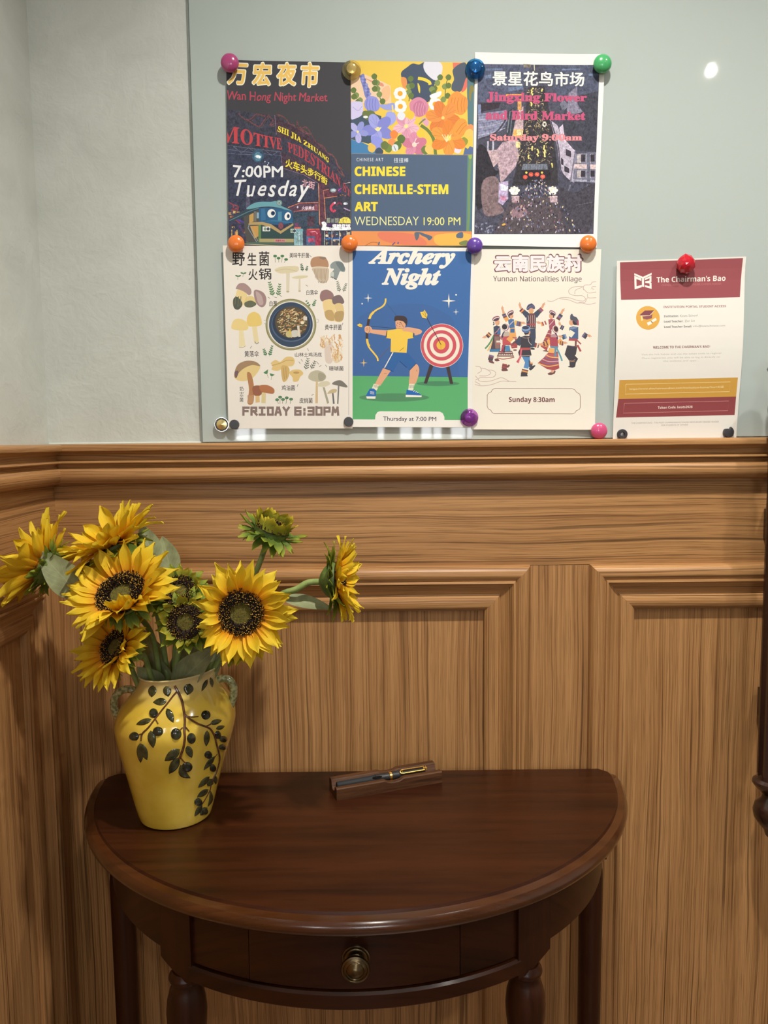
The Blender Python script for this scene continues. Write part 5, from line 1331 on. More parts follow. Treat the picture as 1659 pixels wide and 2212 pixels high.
# gate, lanterns, flower lamps, crowd
S.poly(p, [(640, 1250), (890, 1250), (905, 1310), (620, 1315)], (104, 108, 118))
for k in range(15): S.line(p, [(640 + k * 17, 1256), (636 + k * 18, 1310)], 6, (134, 138, 146), False)
S.rect(p, 610, 1318, 930, 1420, (46, 42, 48))
for x, y in ((660, 1390), (722, 1362), (785, 1362), (846, 1386)): S.ell(p, x, y, 25, 23, (226, 92, 76)); S.line(p, [(x - 8, y - 6), (x + 8, y + 8)], 5, (250, 170, 120), False)
for x in (672, 838): S.ell(p, x, 1343, 12, 12, (236, 206, 90))
S.poly(p, [(520, 1600), (1000, 1600), (1090, 1990), (330, 1990)], (88, 78, 82)); S.blob(p, [(500, 1760), (620, 1690), (680, 1780), (560, 1830)], (150, 120, 124))
for x, b in ((545, 1), (950, 1)):
    for a in range(5):
        t_ = -pi / 2 + (a - 2) * 0.62; S.ell(p, x + cos(t_) * 28, 1545 + sin(t_) * 26, 34, 19, (246, 240, 214), t_)
    S.ell(p, x, 1560, 40, 22, (250, 244, 222)); S.rect(p, x - 28, 1598, x + 50, 1660, (190, 162, 166)); S.rect(p, x - 30, 1590, x + 54, 1606, (214, 186, 186))
for i in range(300):
    y = rn.uniform(1420, 1985); w = 60 + (y - 1420) * 0.75; x = 790 + rn.uniform(-w, w)
    if x < 150 or x > 1370: continue
    c = rn.choice([(52, 46, 54), (60, 54, 66), (46, 44, 56), (70, 60, 66), (120, 116, 140), (176, 168, 180), (200, 190, 196), (150, 100, 110), (110, 124, 160), (214, 196, 150)])
    S.ell(p, x, y, rn.uniform(4, 9), rn.uniform(6, 16), c, rn.uniform(-.6, .6), 8)
for i in range(36): S.ell(p, rn.uniform(130, 330), rn.uniform(1870, 1985), 8, 11, rn.choice([(120, 126, 150), (150, 150, 168), (56, 52, 60), (92, 90, 104)]), 0.3, 8)
S.ell(p, 432, 1895, 22, 10, (232, 178, 76), -0.3)
S.text('title_lettering', '景星花鸟市场', [(312, 262), (1288, 278)], [(312, 420), (1285, 430)], (250, 246, 226), offset=0.022)
for q in ([(90, 1998), (1400, 1998), (1400, 2180), (90, 2180)], [(1446, 205), (1520, 92), (1420, 2150), (1380, 1998)], [(120, 60), (160, 190), (118, 1998), (80, 2130)]): S.poly('white_border', q, (244, 238, 226))
PK = (200, 86, 120)
S.text('english_lettering', 'Jingxing Flower', [(250, 485), (1315, 508)], [(250, 615), (1310, 612)], PK, 'serif', offset=0.03); S.text('english_lettering', 'and Bird Market', [(238, 680), (1300, 700)], [(238, 782), (1298, 790)], PK, 'serif', offset=0.03)
S.text('time_lettering', 'Saturday 9:00am', [(285, 930), (1265, 935)], [(285, 1025), (1262, 1022)], (228, 142, 144), 'serif', offset=0.03)
S.done()
# ---- 4: wild mushroom hotpot ------------------------------------------------------------
S = Sheet('cream wild mushroom hotpot poster with painted mushrooms around a bowl, bottom left', [(135, 155), (1508, 150), (1508, 2092), (198, 2094)], YG - 0.0030, (455, 500, 4.916), (243, 233, 216),
          lambda u, v: (0.0006 + 0.0035 * max(0, 1 - u / 0.3) ** 2) if v is None else (0.002 * v * v))
p = 'mushroom_picture'
S.line('border_line', [(1465, 170), (1468, 1100), (1466, 1950)], 4, (170, 160, 156), False)
def strokes(pts_list, w, c):
    for q in pts_list: S.line(p, q, w, c)
# boletus, top right
S.blob(p, [(1085, 390), (1240, 385), (1255, 470), (1240, 530), (1190, 552), (1140, 520), (1095, 440)], (206, 186, 158)); S.blob(p, [(1060, 340), (1080, 285), (1150, 265), (1220, 280), (1252, 340), (1240, 385), (1150, 378), (1080, 385)], (186, 142, 108)); S.blob(p, [(1150, 280), (1200, 270), (1228, 285), (1200, 300)], (150, 126, 108)); S.line(p, [(1080, 385), (1150, 378), (1240, 386)], 12, (224, 206, 176))
for k in range(9): S.line(p, [(1100 + k * 16, 400), (1115 + k * 13, 500 + k % 3 * 10)], 5, (172, 146, 120), False)
for k in range(6): S.line(p, [(1140 + k * 17, 525), (1148 + k * 17, 548)], 4, (120, 110, 100), False)
S.blob(p, [(1275, 390), (1275, 350), (1320, 318), (1390, 325), (1428, 390), (1420, 430), (1375, 425), (1360, 460), (1335, 515), (1310, 500), (1270, 480), (1290, 430), (1310, 400)], (146, 154, 148)); S.blob(p, [(1330, 330), (1400, 335), (1425, 400), (1400, 425), (1370, 400)], (120, 130, 128)); S.blob(p, [(1280, 430), (1310, 440), (1300, 490), (1270, 480)], (206, 206, 190)); strokes([[(1275, 490), (1290, 482), (1300, 500)], [(1310, 500), (1340, 512)]], 7, (80, 84, 82))
# pale parasols
S.blob(p, [(680, 410), (740, 378), (850, 366), (930, 375), (930, 420), (860, 440), (740, 446)], (226, 210, 170)); S.line(p, [(690, 420), (800, 400), (920, 425)], 5, (206, 190, 150)); S.poly(p, [(803, 444), (842, 444), (836, 640), (804, 640)], (224, 212, 182)); S.ell(p, 820, 640, 16, 9, (190, 176, 146))
S.blob(p, [(860, 490), (940, 470), (1030, 470), (1015, 492), (920, 504)], (222, 208, 168)); S.poly(p, [(938, 502), (954, 502), (956, 630), (932, 630)], (222, 210, 180)); S.ell(p, 945, 634, 14, 8, (190, 176, 146))
# purple boletes
S.blob(p, [(270, 610), (300, 560), (360, 552), (420, 600), (435, 650), (410, 680), (370, 650), (300, 620)], (176, 146, 138)); S.blob(p, [(290, 620), (370, 650), (390, 690), (350, 780), (290, 832), (245, 800), (240, 740), (270, 680)], (240, 214, 150)); S.blob(p, [(245, 720), (290, 700), (340, 770), (300, 832), (250, 812)], (92, 96, 84)); strokes([[(270, 690), (262, 780)], [(300, 690), (292, 800)], [(325, 690), (315, 790)]], 8, (120, 118, 92))
S.blob(p, [(375, 705), (430, 685), (480, 720), (488, 770), (440, 806), (380, 802), (358, 780)], (232, 206, 140)); S.blob(p, [(362, 760), (430, 735), (488, 770), (440, 806), (375, 802)], (110, 112, 90)); S.blob(p, [(460, 640), (490, 620), (560, 650), (592, 710), (582, 780), (545, 806), (500, 780), (470, 720)], (168, 138, 132)); S.blob(p, [(480, 640), (540, 680), (560, 770), (510, 770)], (196, 170, 162))
# yellow mushrooms
S.blob(p, [(385, 960), (400, 890), (460, 855), (520, 885), (545, 960), (530, 1000), (440, 1012), (395, 1000)], (238, 206, 120)); S.poly(p, [(440, 1012), (492, 1008), (515, 1185), (465, 1190)], (238, 218, 166)); S.line(p, [(470, 1170), (490, 1195), (512, 1180)], 8, (140, 150, 150))
S.blob(p, [(225, 1010), (250, 945), (310, 928), (380, 960), (402, 1020), (380, 1050), (300, 1052), (235, 1040)], (240, 212, 140)); S.poly(p, [(305, 1052), (350, 1052), (372, 1215), (305, 1232)], (240, 222, 172)); S.line(p, [(305, 1232), (340, 1236), (372, 1216)], 6, (190, 170, 120))
# bay boletes at the right
S.blob(p, [(1160, 690), (1180, 635), (1240, 620), (1300, 660), (1302, 720), (1250, 738), (1180, 742)], (156, 122, 116)); S.blob(p, [(1195, 742), (1290, 725), (1320, 800), (1322, 930), (1300, 955), (1230, 930), (1205, 850)], (238, 208, 144)); S.blob(p, [(1215, 850), (1290, 840), (1320, 930), (1280, 950), (1225, 920)], (200, 166, 110))
S.blob(p, [(1290, 720), (1320, 685), (1380, 680), (1418, 740), (1400, 770), (1310, 775)], (132, 112, 110)); S.blob(p, [(1320, 775), (1395, 770), (1418, 860), (1400, 950), (1350, 962), (1312, 940), (1330, 860)], (230, 200, 140)); S.blob(p, [(1325, 860), (1410, 850), (1405, 940), (1350, 958), (1318, 930)], (190, 160, 108))
# coral mushroom
S.blob(p, [(1215, 1180), (1290, 1180), (1300, 1300), (1290, 1390), (1240, 1402), (1215, 1350)], (226, 206, 188)); S.blob(p, [(1290, 1300), (1390, 1280), (1390, 1360), (1340, 1398), (1300, 1370)], (232, 208, 170))
rn = random.Random(9)
for i in range(85):
    cx, cy, w, h = ((1275, 1160, 120, 56) if i < 50 else (1345, 1290, 58, 60)); x, y = cx + rn.uniform(-w, w), cy + rn.uniform(-h, h)
    S.line(p, [(x, y + 34), (x + rn.uniform(-14, 14), y + 10), (x + rn.uniform(-20, 20), y - 16)], rn.uniform(7, 13), rn.choice([(236, 214, 178), (222, 178, 120), (244, 226, 198), (214, 164, 110)]))
# orange ones, bottom left
S.blob(p, [(255, 1520), (290, 1420), (380, 1375), (470, 1385), (528, 1430), (500, 1500), (430, 1570), (340, 1592), (270, 1570)], (234, 206, 140)); S.blob(p, [(255, 1520), (290, 1420), (380, 1375), (480, 1385), (528, 1430), (440, 1420), (350, 1460), (290, 1520), (270, 1560)], (170, 138, 104)); S.blob(p, [(258, 1500), (285, 1480), (300, 1500), (275, 1560)], (124, 98, 98))
S.blob(p, [(388, 1520), (410, 1495), (438, 1530), (462, 1650), (455, 1820), (395, 1825), (410, 1680)], (186, 132, 88)); S.blob(p, [(450, 1650), (530, 1640), (560, 1700), (520, 1745), (460, 1735)], (160, 104, 78)); S.blob(p, [(520, 1640), (600, 1632), (672, 1670), (672, 1720), (610, 1720), (540, 1700)], (186, 122, 82)); S.poly(p, [(478, 1745), (520, 1745), (525, 1815), (480, 1820)], (226, 190, 130)); S.poly(p, [(545, 1710), (590, 1715), (585, 1825), (540, 1822)], (226, 206, 150)); S.poly(p, [(395, 1740), (455, 1740), (452, 1825), (398, 1825)], (196, 150, 108))
# chanterelles
S.blob(p, [(640, 1400), (690, 1365), (740, 1385), (800, 1335), (870, 1335), (895, 1380), (870, 1430), (790, 1440), (720, 1480), (650, 1470), (660, 1430)], (230, 198, 132)); S.line(p, [(650, 1425), (740, 1400), (810, 1370), (880, 1370)], 9, (208, 168, 104)); S.blob(p, [(750, 1440), (800, 1425), (838, 1460), (830, 1540), (800, 1590), (765, 1585)], (214, 178, 112)); strokes([[(775, 1450), (785, 1570)], [(800, 1440), (805, 1560)]], 5, (180, 142, 86))
S.blob(p, [(835, 1500), (880, 1470), (950, 1470), (985, 1510), (950, 1548), (930, 1590), (880, 1595), (870, 1550)], (228, 194, 124)); S.ell(p, 910, 1500, 32, 12, (196, 156, 98))
# grey ones, bottom right
S.blob(p, [(1040, 1560), (1060, 1500), (1130, 1475), (1200, 1500), (1228, 1550), (1190, 1590), (1110, 1595)], (196, 186, 156)); S.blob(p, [(1150, 1500), (1220, 1530), (1200, 1580), (1150, 1580)], (172, 164, 138)); S.poly(p, [(1118, 1592), (1140, 1592), (1140, 1825), (1112, 1825)], (220, 190, 140)); S.blob(p, [(1130, 1640), (1170, 1600), (1240, 1590), (1270, 1620), (1210, 1650)], (222, 210, 176)); S.poly(p, [(1190, 1655), (1212, 1655), (1260, 1820), (1238, 1832)], (176, 168, 140))
S.blob(p, [(1290, 1620), (1330, 1588), (1390, 1585), (1450, 1640), (1440, 1658), (1360, 1640)], (130, 124, 112)); S.poly(p, [(1352, 1640), (1368, 1640), (1358, 1832), (1344, 1832)], (128, 124, 118)); S.blob(p, [(1240, 1720), (1280, 1680), (1338, 1678), (1330, 1710), (1270, 1722)], (206, 184, 140)); S.poly(p, [(1290, 1718), (1306, 1718), (1318, 1830), (1300, 1832)], (110, 108, 106))
# herbs
HG = (84, 128, 84); HD = (92, 104, 88)
for pts in ([(685, 262), (686, 330)], [(722, 285), (724, 330)], [(762, 262), (754, 330)], [(802, 298), (782, 332)]): S.line(p, pts, 5, (150, 140, 110), False); S.ell(p, pts[0][0], pts[0][1], 20, 14, HG)
for pts in ([(708, 1788), (722, 1830)], [(740, 1760), (738, 1832)], [(770, 1785), (764, 1828)], [(810, 1768), (802, 1830)], [(856, 1782), (846, 1830)]): S.line(p, pts, 5, (130, 124, 98), False); S.ell(p, pts[0][0], pts[0][1], 20, 15, HG); S.ell(p, pts[0][0], pts[0][1], 8, 6, (110, 150, 110))
def sprig(x0, y0, x1, y1, n, l, c, w=10):
    S.line(p, [(x0, y0), (x1, y1)], 4, c, False); L = hypot(x1 - x0, y1 - y0); ux, uy = (x1 - x0) / L, (y1 - y0) / L
    for k in range(n):
        q = (k + 0.6) / n; bx, by = x0 + (x1 - x0) * q, y0 + (y1 - y0) * q; f = 1 - 0.45 * q
        for sg in (1, -1): tx, ty = bx + (ux * 0.7 - uy * sg * 0.75) * l * f, by + (uy * 0.7 + ux * sg * 0.75) * l * f; S.ell(p, (bx + tx) / 2, (by + ty) / 2, l * f * 0.5, w * 0.5 * f + 1, c, atan2(ty - by, tx - bx), 10)
sprig(665, 690, 625, 540, 6, 38, (100, 140, 92), 16); sprig(715, 690, 735, 560, 5, 36, (100, 134, 92), 14); sprig(980, 425, 962, 345, 4, 26, (74, 104, 72), 12); sprig(1015, 425, 1028, 370, 3, 22, (74, 104, 72), 11)
sprig(1370, 645, 1345, 530, 6, 32, HD, 7); sprig(1410, 645, 1440, 555, 5, 30, HD, 7); sprig(1010, 1475, 1035, 1350, 5, 42, HD, 9); sprig(1065, 1465, 1110, 1380, 4, 36, HD, 9); sprig(590, 1325, 565, 1250, 4, 28, HG, 14); sprig(625, 1325, 655, 1215, 5, 28, HG, 14); sprig(1060, 805, 1015, 735, 3, 24, HG, 12); sprig(1085, 800, 1115, 730, 4, 26, HG, 12)
for x, y in ((295, 475), (350, 445)): S.ell(p, x - 14, y, 18, 8, HG, 0.35, 12); S.ell(p, x + 14, y, 18, 8, HG, -0.35, 12); S.line(p, [(x, y), (x - 6, y + 40)], 4, (130, 128, 100), False)
S.poly(p, [(562, 1500), (612, 1465), (606, 1512), (585, 1515)], (92, 138, 92)); S.poly(p, [(628, 1505), (682, 1522), (655, 1540), (638, 1535)], (92, 138, 92)); S.line(p, [(598, 1512), (616, 1556)], 4, (150, 140, 110), False); S.line(p, [(650, 1535), (644, 1578)], 4, (150, 140, 110), False)
for x, y, a in ((620, 705, .6), (690, 700, .2), (745, 685, .4), (1020, 575, .7), (1400, 985, -1.2), (430, 1230, -1.1), (1035, 1255, 1.2), (1228, 1430, 1.0), (925, 1635, -1.2), (1085, 1735, -.5), (1060, 262, .6), (945, 1395, 1.0), (970, 1370, 1.), (1140, 1400, 1.0), (1165, 1430, -.7)): S.line(p, [(x - 14 * cos(a), y - 14 * sin(a)), (x + 14 * cos(a), y + 14 * sin(a))], 5, (110, 104, 98), False)
# the bowl
p = 'bowl_picture'
S.ell(p, 853, 990, 270, 274, (150, 142, 98), n=60); S.ell(p, 853, 990, 254, 258, (196, 190, 150), n=60); S.ell(p, 853, 990, 250, 254, (140, 132, 92), n=60); S.ell(p, 853, 990, 245, 249, (238, 232, 214), n=60); S.ell(p, 853, 990, 232, 238, (66, 80, 98), n=60); S.ell(p, 856, 985, 210, 190, (88, 106, 128), n=60); S.ell(p, 857, 978, 200, 182, (58, 68, 84), n=60); S.ell(p, 860, 965, 174, 168, (96, 84, 66), n=50)
for x, y in ((575, 962), (1132, 950)): S.line(p, [(x - 10, y - 18), (x + 12, y - 12), (x + 10, y + 14), (x - 8, y + 20)], 6, (200, 196, 190))
for i in range(170):
    a, q = rn.uniform(0, 2 * pi), sqrt(rn.random()) * 0.94; x, y = 860 + cos(a) * q * 168, 965 + sin(a) * q * 160; t = rn.uniform(-0.9, 0.6); l = rn.uniform(16, 46)
    S.line(p, [(x - cos(t) * l / 2, y - sin(t) * l / 2), (x + 5, y - 4), (x + cos(t) * l / 2, y + sin(t) * l / 2)], rn.uniform(6, 13), rn.choice([(206, 176, 120), (176, 132, 84), (140, 100, 64), (226, 204, 158), (96, 84, 62), (198, 142, 96), (216, 190, 140), (80, 74, 60), (120, 120, 84)]))
S.rect(p, 985, 905, 1025, 945, (226, 216, 196)); S.ell(p, 975, 970, 20, 16, (240, 226, 190)); S.blob(p, [(860, 1060), (920, 1050), (930, 1110), (870, 1120)], (214, 206, 190)); S.line(p, [(930, 1000), (945, 1120)], 24, (226, 214, 190), False); S.blob(p, [(800, 1075), (850, 1065), (860, 1120), (810, 1120)], (206, 190, 130)); S.line(p, [(840, 1040), (850, 1090)], 14, (226, 190, 70), False)
K = (62, 56, 56)
for ch, x0, y0, x1, y1 in (('野', 232, 226, 366, 366), ('生', 392, 228, 488, 362), ('菌', 514, 212, 624, 366), ('火', 402, 400, 500, 520), ('锅', 512, 392, 645, 512)):
    S.text('title_lettering', ch, (x0, y0), (x1, y1), K, offset=0.014)
for tx, x0, y0, x1, y1 in (('美味牛肝菌', 838, 226, 1046, 282), ('白落伞', 1018, 622, 1140, 676), ('白葱', 626, 738, 706, 796), ('黄牛肝菌', 1214, 990, 1392, 1046), ('黄落伞', 362, 1270, 514, 1334), ('山林土鸡汤底', 896, 1286, 1182, 1332), ('珊瑚菌', 1256, 1432, 1412, 1480), ('鸡油菌', 756, 1634, 898, 1690), ('皮挑菌', 944, 1768, 1084, 1824)):
    S.text('mushroom_name#' + tx, tx, (x0, y0), (x1, y1), K, offset=0.010)
for i, ch in enumerate('奶中华菌'): S.text('mushroom_name#column', ch, (312, (1648, 1704, 1732, 1764)[i]), (352, (1696, 1728, 1760, 1810)[i]), K, offset=0.006)
BR = (144, 122, 112)
def block_letters(word, x, y, h, w, gap, st):                # square cut-out capitals, drawn stroke by stroke
    G = {'F': [[(0, 1), (0, 0), (1, 0)], [(0, .5), (.8, .5)]], 'R': [[(0, 1), (0, 0), (.9, 0), (.9, .5), (0, .55)], [(.4, .5), (1, 1)]], 'I': [[(.5, 0), (.5, 1)], [(.05, 0), (.95, 0)], [(.05, 1), (.95, 1)]], 'D': [[(0, 0), (1, 0), (1, 1), (.1, 1), (.1, 0)]], 'A': [[(0, 1), (.35, 0), (.65, 0), (1, 1)], [(.2, .68), (.8, .68)]], 'Y': [[(0, 0), (.5, .5), (1, 0)], [(.5, .5), (.5, 1)]],
         '6': [[(1, 0), (0, 0), (0, 1), (1, 1), (1, .5), (0, .5)]], ':': [[(.5, .22), (.5, .40)], [(.5, .80), (.5, .98)]], '3': [[(0, 0), (1, 0), (1, 1), (0, 1)], [(.1, .5), (1, .5)]], '0': [[(0, 0), (1, 0), (1, 1), (0, 1), (0, -.08)]], 'P': [[(0, 1), (0, 0), (1, 0), (1, .55), (0, .55)]], 'M': [[(0, 1), (.12, 0), (.5, .6), (.88, 0), (1, 1)]]}
    for c in word:
        if c == ' ': x += w * 0.72; continue
        ww = w * (0.42 if c == ':' else 1.12 if c == 'M' else 1.0)
        for q in G[c]:
            pts = [(x + a * ww, y + b * h) for a, b in q]
            for i in range(len(pts) - 1):
                (ax, ay), (bx, by) = pts[i], pts[i + 1]; L = hypot(bx - ax, by - ay) or 1; e = st / 2; ux, uy = (bx - ax) / L * e, (by - ay) / L * e
                S.line('time_lettering', [(ax - ux, ay - uy), (bx + ux, by + uy)], st, BR, False)
        x += ww + gap
block_letters('FRIDAY 6:30PM', 352, 1872, 74, 54, 31, 24)
S.done()

# ---- 5: archery night ---------------------------------------------------------------------
S = Sheet('blue and green archery night poster with an archer drawing a bow, bottom middle', [(104, 152), (1396, 180), (1368, 2082), (104, 2078)], YG - 0.0018, (740, 500, 4.917), (241, 234, 220),
          lambda u, v: (0.0006 + 0.002 * max(0, (u - 0.7) / 0.3) ** 2) if v is None else (0.0040 * max(0, (v - 0.7) / 0.3) ** 2))
p = 'archery_picture'
S.poly(p, [(106, 204), (1368, 214), (1328, 1548), (104, 1534)], (72, 112, 166)); S.poly(p, [(104, 1534), (1328, 1548), (1326, 2004), (104, 1996)], (98, 176, 112))
S.blob(p, [(170, 920), (330, 830), (600, 775), (860, 775), (1020, 830), (1160, 920), (1160, 1000), (900, 1000), (400, 1000), (180, 1000)], (72, 108, 160)); S.poly(p, [(150, 960), (1180, 960), (1240, 1542), (120, 1534)], (72, 108, 160))
def star(cx, cy, r, ry, c):
    pts = []
    for k in range(4):
        a = pi / 2 * k; rr = r if k % 2 == 0 else ry; pts += [(cx + rr * cos(a), cy + rr * sin(a)), (cx + r * 0.17 * cos(a + pi / 4), cy + ry * 0.17 * sin(a + pi / 4))]
    S.poly(p, pts, c)
CR = (246, 238, 214); YE = (246, 204, 84); SK = (232, 172, 132); DK = (74, 62, 62)
star(272, 708, 46, 50, CR); S.ell(p, 208, 768, 8, 8, CR); star(1128, 738, 74, 78, CR); S.ell(p, 1205, 674, 9, 9, CR); star(1204, 856, 33, 35, CR); star(225, 1396, 42, 44, (240, 200, 110))
S.ell(p, 548, 1764, 370, 44, (88, 142, 100), n=50); S.ell(p, 1012, 1616, 228, 26, (82, 140, 100), n=50)
S.poly(p, [(926, 1410), (966, 1425), (895, 1618), (862, 1614)], DK); S.poly(p, [(1098, 1440), (1134, 1430), (1175, 1620), (1140, 1620)], DK)
for r, c in ((226, CR), (222, (212, 92, 100)), (190, (244, 232, 208)), (157, (212, 92, 100)), (122, (244, 232, 208)), (86, (212, 92, 100)), (47, (240, 190, 76))):
    S.ell(p, 1054 - (226 - r) * 0.05, 1213 - (226 - r) * 0.03, r, r * 1.03, c, n=60)
S.line(p, [(866, 862), (1046, 1205)], 7, DK, False); S.line(p, [(1042, 1200), (1044, 1255)], 3, (200, 140, 60), False); S.poly(p, [(824, 858), (858, 852), (870, 832), (902, 884), (892, 925), (846, 916)], YE); S.line(p, [(872, 850), (890, 915)], 4, DK, False); S.line(p, [(845, 865), (895, 920)], 3, DK, False)
# bow, strings
S.line(p, [(466, 762), (570, 890)], 5, (66, 92, 130), False); S.line(p, [(660, 1062), (386, 1350)], 5, (116, 92, 80), False); S.line(p, [(300, 1008), (600, 1034)], 6, (58, 74, 100), False)
S.poly(p, [(152, 994), (182, 978), (210, 992), (208, 1018), (180, 1014)], YE); S.line(p, [(180, 1000), (206, 1000)], 4, (200, 150, 60), False)
S.line(p, [(458, 712), (452, 760), (420, 800), (350, 840), (300, 890), (276, 950), (262, 1050), (258, 1140), (276, 1220), (330, 1290), (368, 1340), (376, 1378)], 17, YE); S.line(p, [(280, 930), (262, 1040), (258, 1140)], 28, DK); S.line(p, [(330, 856), (300, 890), (288, 925)], 24, YE); S.line(p, [(260, 1145), (268, 1190), (285, 1220)], 24, YE)
# legs and shorts
S.poly(p, [(430, 1452), (512, 1480), (400, 1640), (340, 1628)], SK); S.blob(p, [(720, 1460), (780, 1408), (812, 1450), (808, 1520), (770, 1620), (708, 1618), (712, 1540)], SK); S.line(p, [(440, 1512), (468, 1508)], 4, (160, 100, 80), False); S.line(p, [(784, 1470), (790, 1490)], 4, (160, 100, 80), False)
S.poly(p, [(332, 1618), (392, 1632), (362, 1690), (310, 1672)], (236, 228, 196)); S.poly(p, [(706, 1618), (766, 1620), (748, 1690), (696, 1690)], (236, 228, 196))
for k in range(5): S.line(p, [(340 + k * 11, 1628 + k * 2), (334 + k * 10, 1656 + k * 2)], 4, (140, 140, 130), False); S.line(p, [(712 + k * 11, 1630), (710 + k * 11, 1662)], 4, (140, 140, 130), False)
for pts in ([(250, 1740), (290, 1670), (330, 1668), (358, 1690), (352, 1762), (255, 1762)], [(680, 1680), (735, 1690), (770, 1690), (838, 1738), (840, 1750), (672, 1750)]): S.poly(p, pts, (50, 108, 176))
S.poly(p, [(250, 1752), (352, 1752), (348, 1778), (258, 1776)], CR); S.poly(p, [(670, 1736), (840, 1742), (838, 1760), (670, 1760)], CR)
for k in range(3): S.line(p, [(292, 1700 + k * 11), (336, 1706 + k * 11)], 4, CR, False); S.line(p, [(752 + k * 18, 1702 + k * 7), (770 + k * 18, 1688 + k * 10)], 5, CR, False)
S.poly(p, [(512, 1280), (690, 1285), (785, 1400), (712, 1474), (600, 1378), (540, 1484), (440, 1450)], (58, 104, 160)); S.line(p, [(536, 1284), (446, 1448)], 10, CR, False); S.line(p, [(450, 1455), (540, 1488)], 6, (40, 72, 118), False); S.line(p, [(780, 1405), (708, 1478)], 6, (40, 72, 118), False); S.line(p, [(608, 1380), (680, 1445)], 6, (36, 66, 112), False)
# shirt, arms, head
S.poly(p, [(470, 1050), (580, 1038), (660, 1045), (752, 1080), (754, 1132), (692, 1142), (680, 1290), (510, 1280), (514, 1140), (458, 1132)], YE); S.line(p, [(472, 1055), (462, 1130)], 7, (70, 60, 60), False); S.line(p, [(752, 1080), (750, 1126)], 7, (70, 60, 60), False); S.line(p, [(606, 1270), (650, 1235)], 4, (120, 90, 40), False)
S.poly(p, [(290, 1040), (470, 1050), (458, 1108), (300, 1080)], SK); S.blob(p, [(236, 1020), (268, 1002), (306, 1020), (312, 1062), (280, 1082), (240, 1068)], SK); S.line(p, [(246, 1030), (272, 1026)], 4, (150, 96, 78), False); S.line(p, [(246, 1048), (274, 1044)], 4, (150, 96, 78), False); S.line(p, [(284, 1016), (290, 1046), (276, 1080)], 4, (110, 76, 66))
S.blob(p, [(640, 1030), (700, 1018), (800, 1035), (842, 1055), (830, 1085), (770, 1104), (758, 1080), (680, 1062), (645, 1060)], SK)
S.blob(p, [(562, 975), (570, 940), (640, 935), (672, 960), (668, 1005), (640, 1040), (590, 1046), (568, 1020)], SK); S.blob(p, [(548, 935), (560, 900), (610, 895), (665, 905), (688, 940), (680, 1000), (662, 990), (650, 960), (590, 945), (556, 955)], DK); S.ell(p, 657, 992, 13, 17, SK)
S.line(p, [(578, 970), (590, 978)], 6, DK, False); S.line(p, [(568, 985), (572, 1000), (584, 1006)], 4, (150, 96, 78)); S.line(p, [(602, 985), (612, 986)], 7, DK, False); S.line(p, [(604, 968), (626, 972)], 5, DK, False); S.line(p, [(600, 1012), (614, 1006)], 4, (150, 90, 76), False); S.line(p, [(612, 960), (650, 1020)], 5, (150, 110, 90), False); S.line(p, [(572, 1034), (600, 1044), (636, 1032)], 10, YE)
S.line(p, [(560, 1028), (650, 1034)], 5, (190, 140, 80), False)
S.poly(p, [(344, 2010), (350, 1950), (372, 1918), (400, 1910), (1030, 1914), (1062, 1930), (1080, 1970), (1080, 2012)], (241, 234, 220))
S.text('title_lettering', 'Archery', [(290, 168), (1210, 176)], [(268, 392), (1175, 398)], (246, 238, 218), 'serif_italic', offset=0.034); S.text('title_lettering', 'Night', [(432, 384), (1052, 390)], [(410, 616), (1030, 620)], (246, 238, 218), 'serif_italic', offset=0.034)
S.text('time_lettering', 'Thursday at 7:00 PM', [(430, 1964), (994, 1970)], [(430, 2026), (992, 2030)], (58, 52, 62), offset=0.008)
S.done()

# ---- 6: nationalities village ------------------------------------------------------------
S = Sheet('cream nationalities village poster with a ring of dancers in costume, bottom right of the six', [(96, 184), (1432, 188), (1362, 2060), (92, 2056)], YG - 0.0024, (1000, 500, 4.809), (243, 233, 212),
          lambda u, v: (0.0006 + 0.002 * max(0, (u - 0.7) / 0.3) ** 2) if v is None else (0.003 * max(0, (v - 0.75) / 0.25) ** 2))
LN = (206, 176, 164)
for pts in ([(876, 722), (930, 726), (1010, 690), (1100, 690), (1180, 716), (1250, 724), (1270, 700), (1240, 670), (1170, 668), (1110, 650), (1100, 610), (1150, 578), (1240, 574), (1250, 610)],
            [(1160, 650), (1170, 610), (1240, 580)], [(1246, 600), (1260, 560), (1320, 555), (1340, 530), (1380, 525)], [(1252, 600), (1300, 640), (1380, 632)], [(1380, 575), (1345, 575), (1335, 595), (1360, 605)], [(1290, 650), (1300, 690), (1380, 690)], [(1180, 745), (1240, 745), (1300, 760), (1375, 745)], [(1290, 690), (1260, 740), (1200, 735)], [(1000, 700), (1090, 710), (1180, 745)]):
    S.line('cloud_drawing#upper', pts, 6, LN)
for pts in ([(553, 1560), (480, 1556), (400, 1520), (300, 1550), (220, 1560), (165, 1550), (170, 1522), (250, 1515), (320, 1510), (340, 1470), (310, 1445), (250, 1440)], [(130, 1400), (180, 1410), (190, 1450), (150, 1475)], [(180, 1420), (240, 1430), (290, 1470), (240, 1500), (170, 1500)], [(130, 1500), (150, 1530), (130, 1545)], [(126, 1590), (200, 1604), (300, 1590), (400, 1556), (480, 1560)], [(126, 1560), (180, 1590)]):
    S.line('cloud_drawing#lower', pts, 6, LN)
FR = (138, 94, 88)
S.line('time_frame', [(330, 1630), (1130, 1632), (1160, 1645), (1178, 1670), (1212, 1690), (1218, 1720), (1216, 1830), (1205, 1850), (1175, 1862), (1160, 1885), (1135, 1895), (320, 1892), (300, 1880), (290, 1858), (262, 1842), (250, 1815), (252, 1700), (265, 1680), (292, 1668), (305, 1645), (330, 1630)], 5, FR, False)
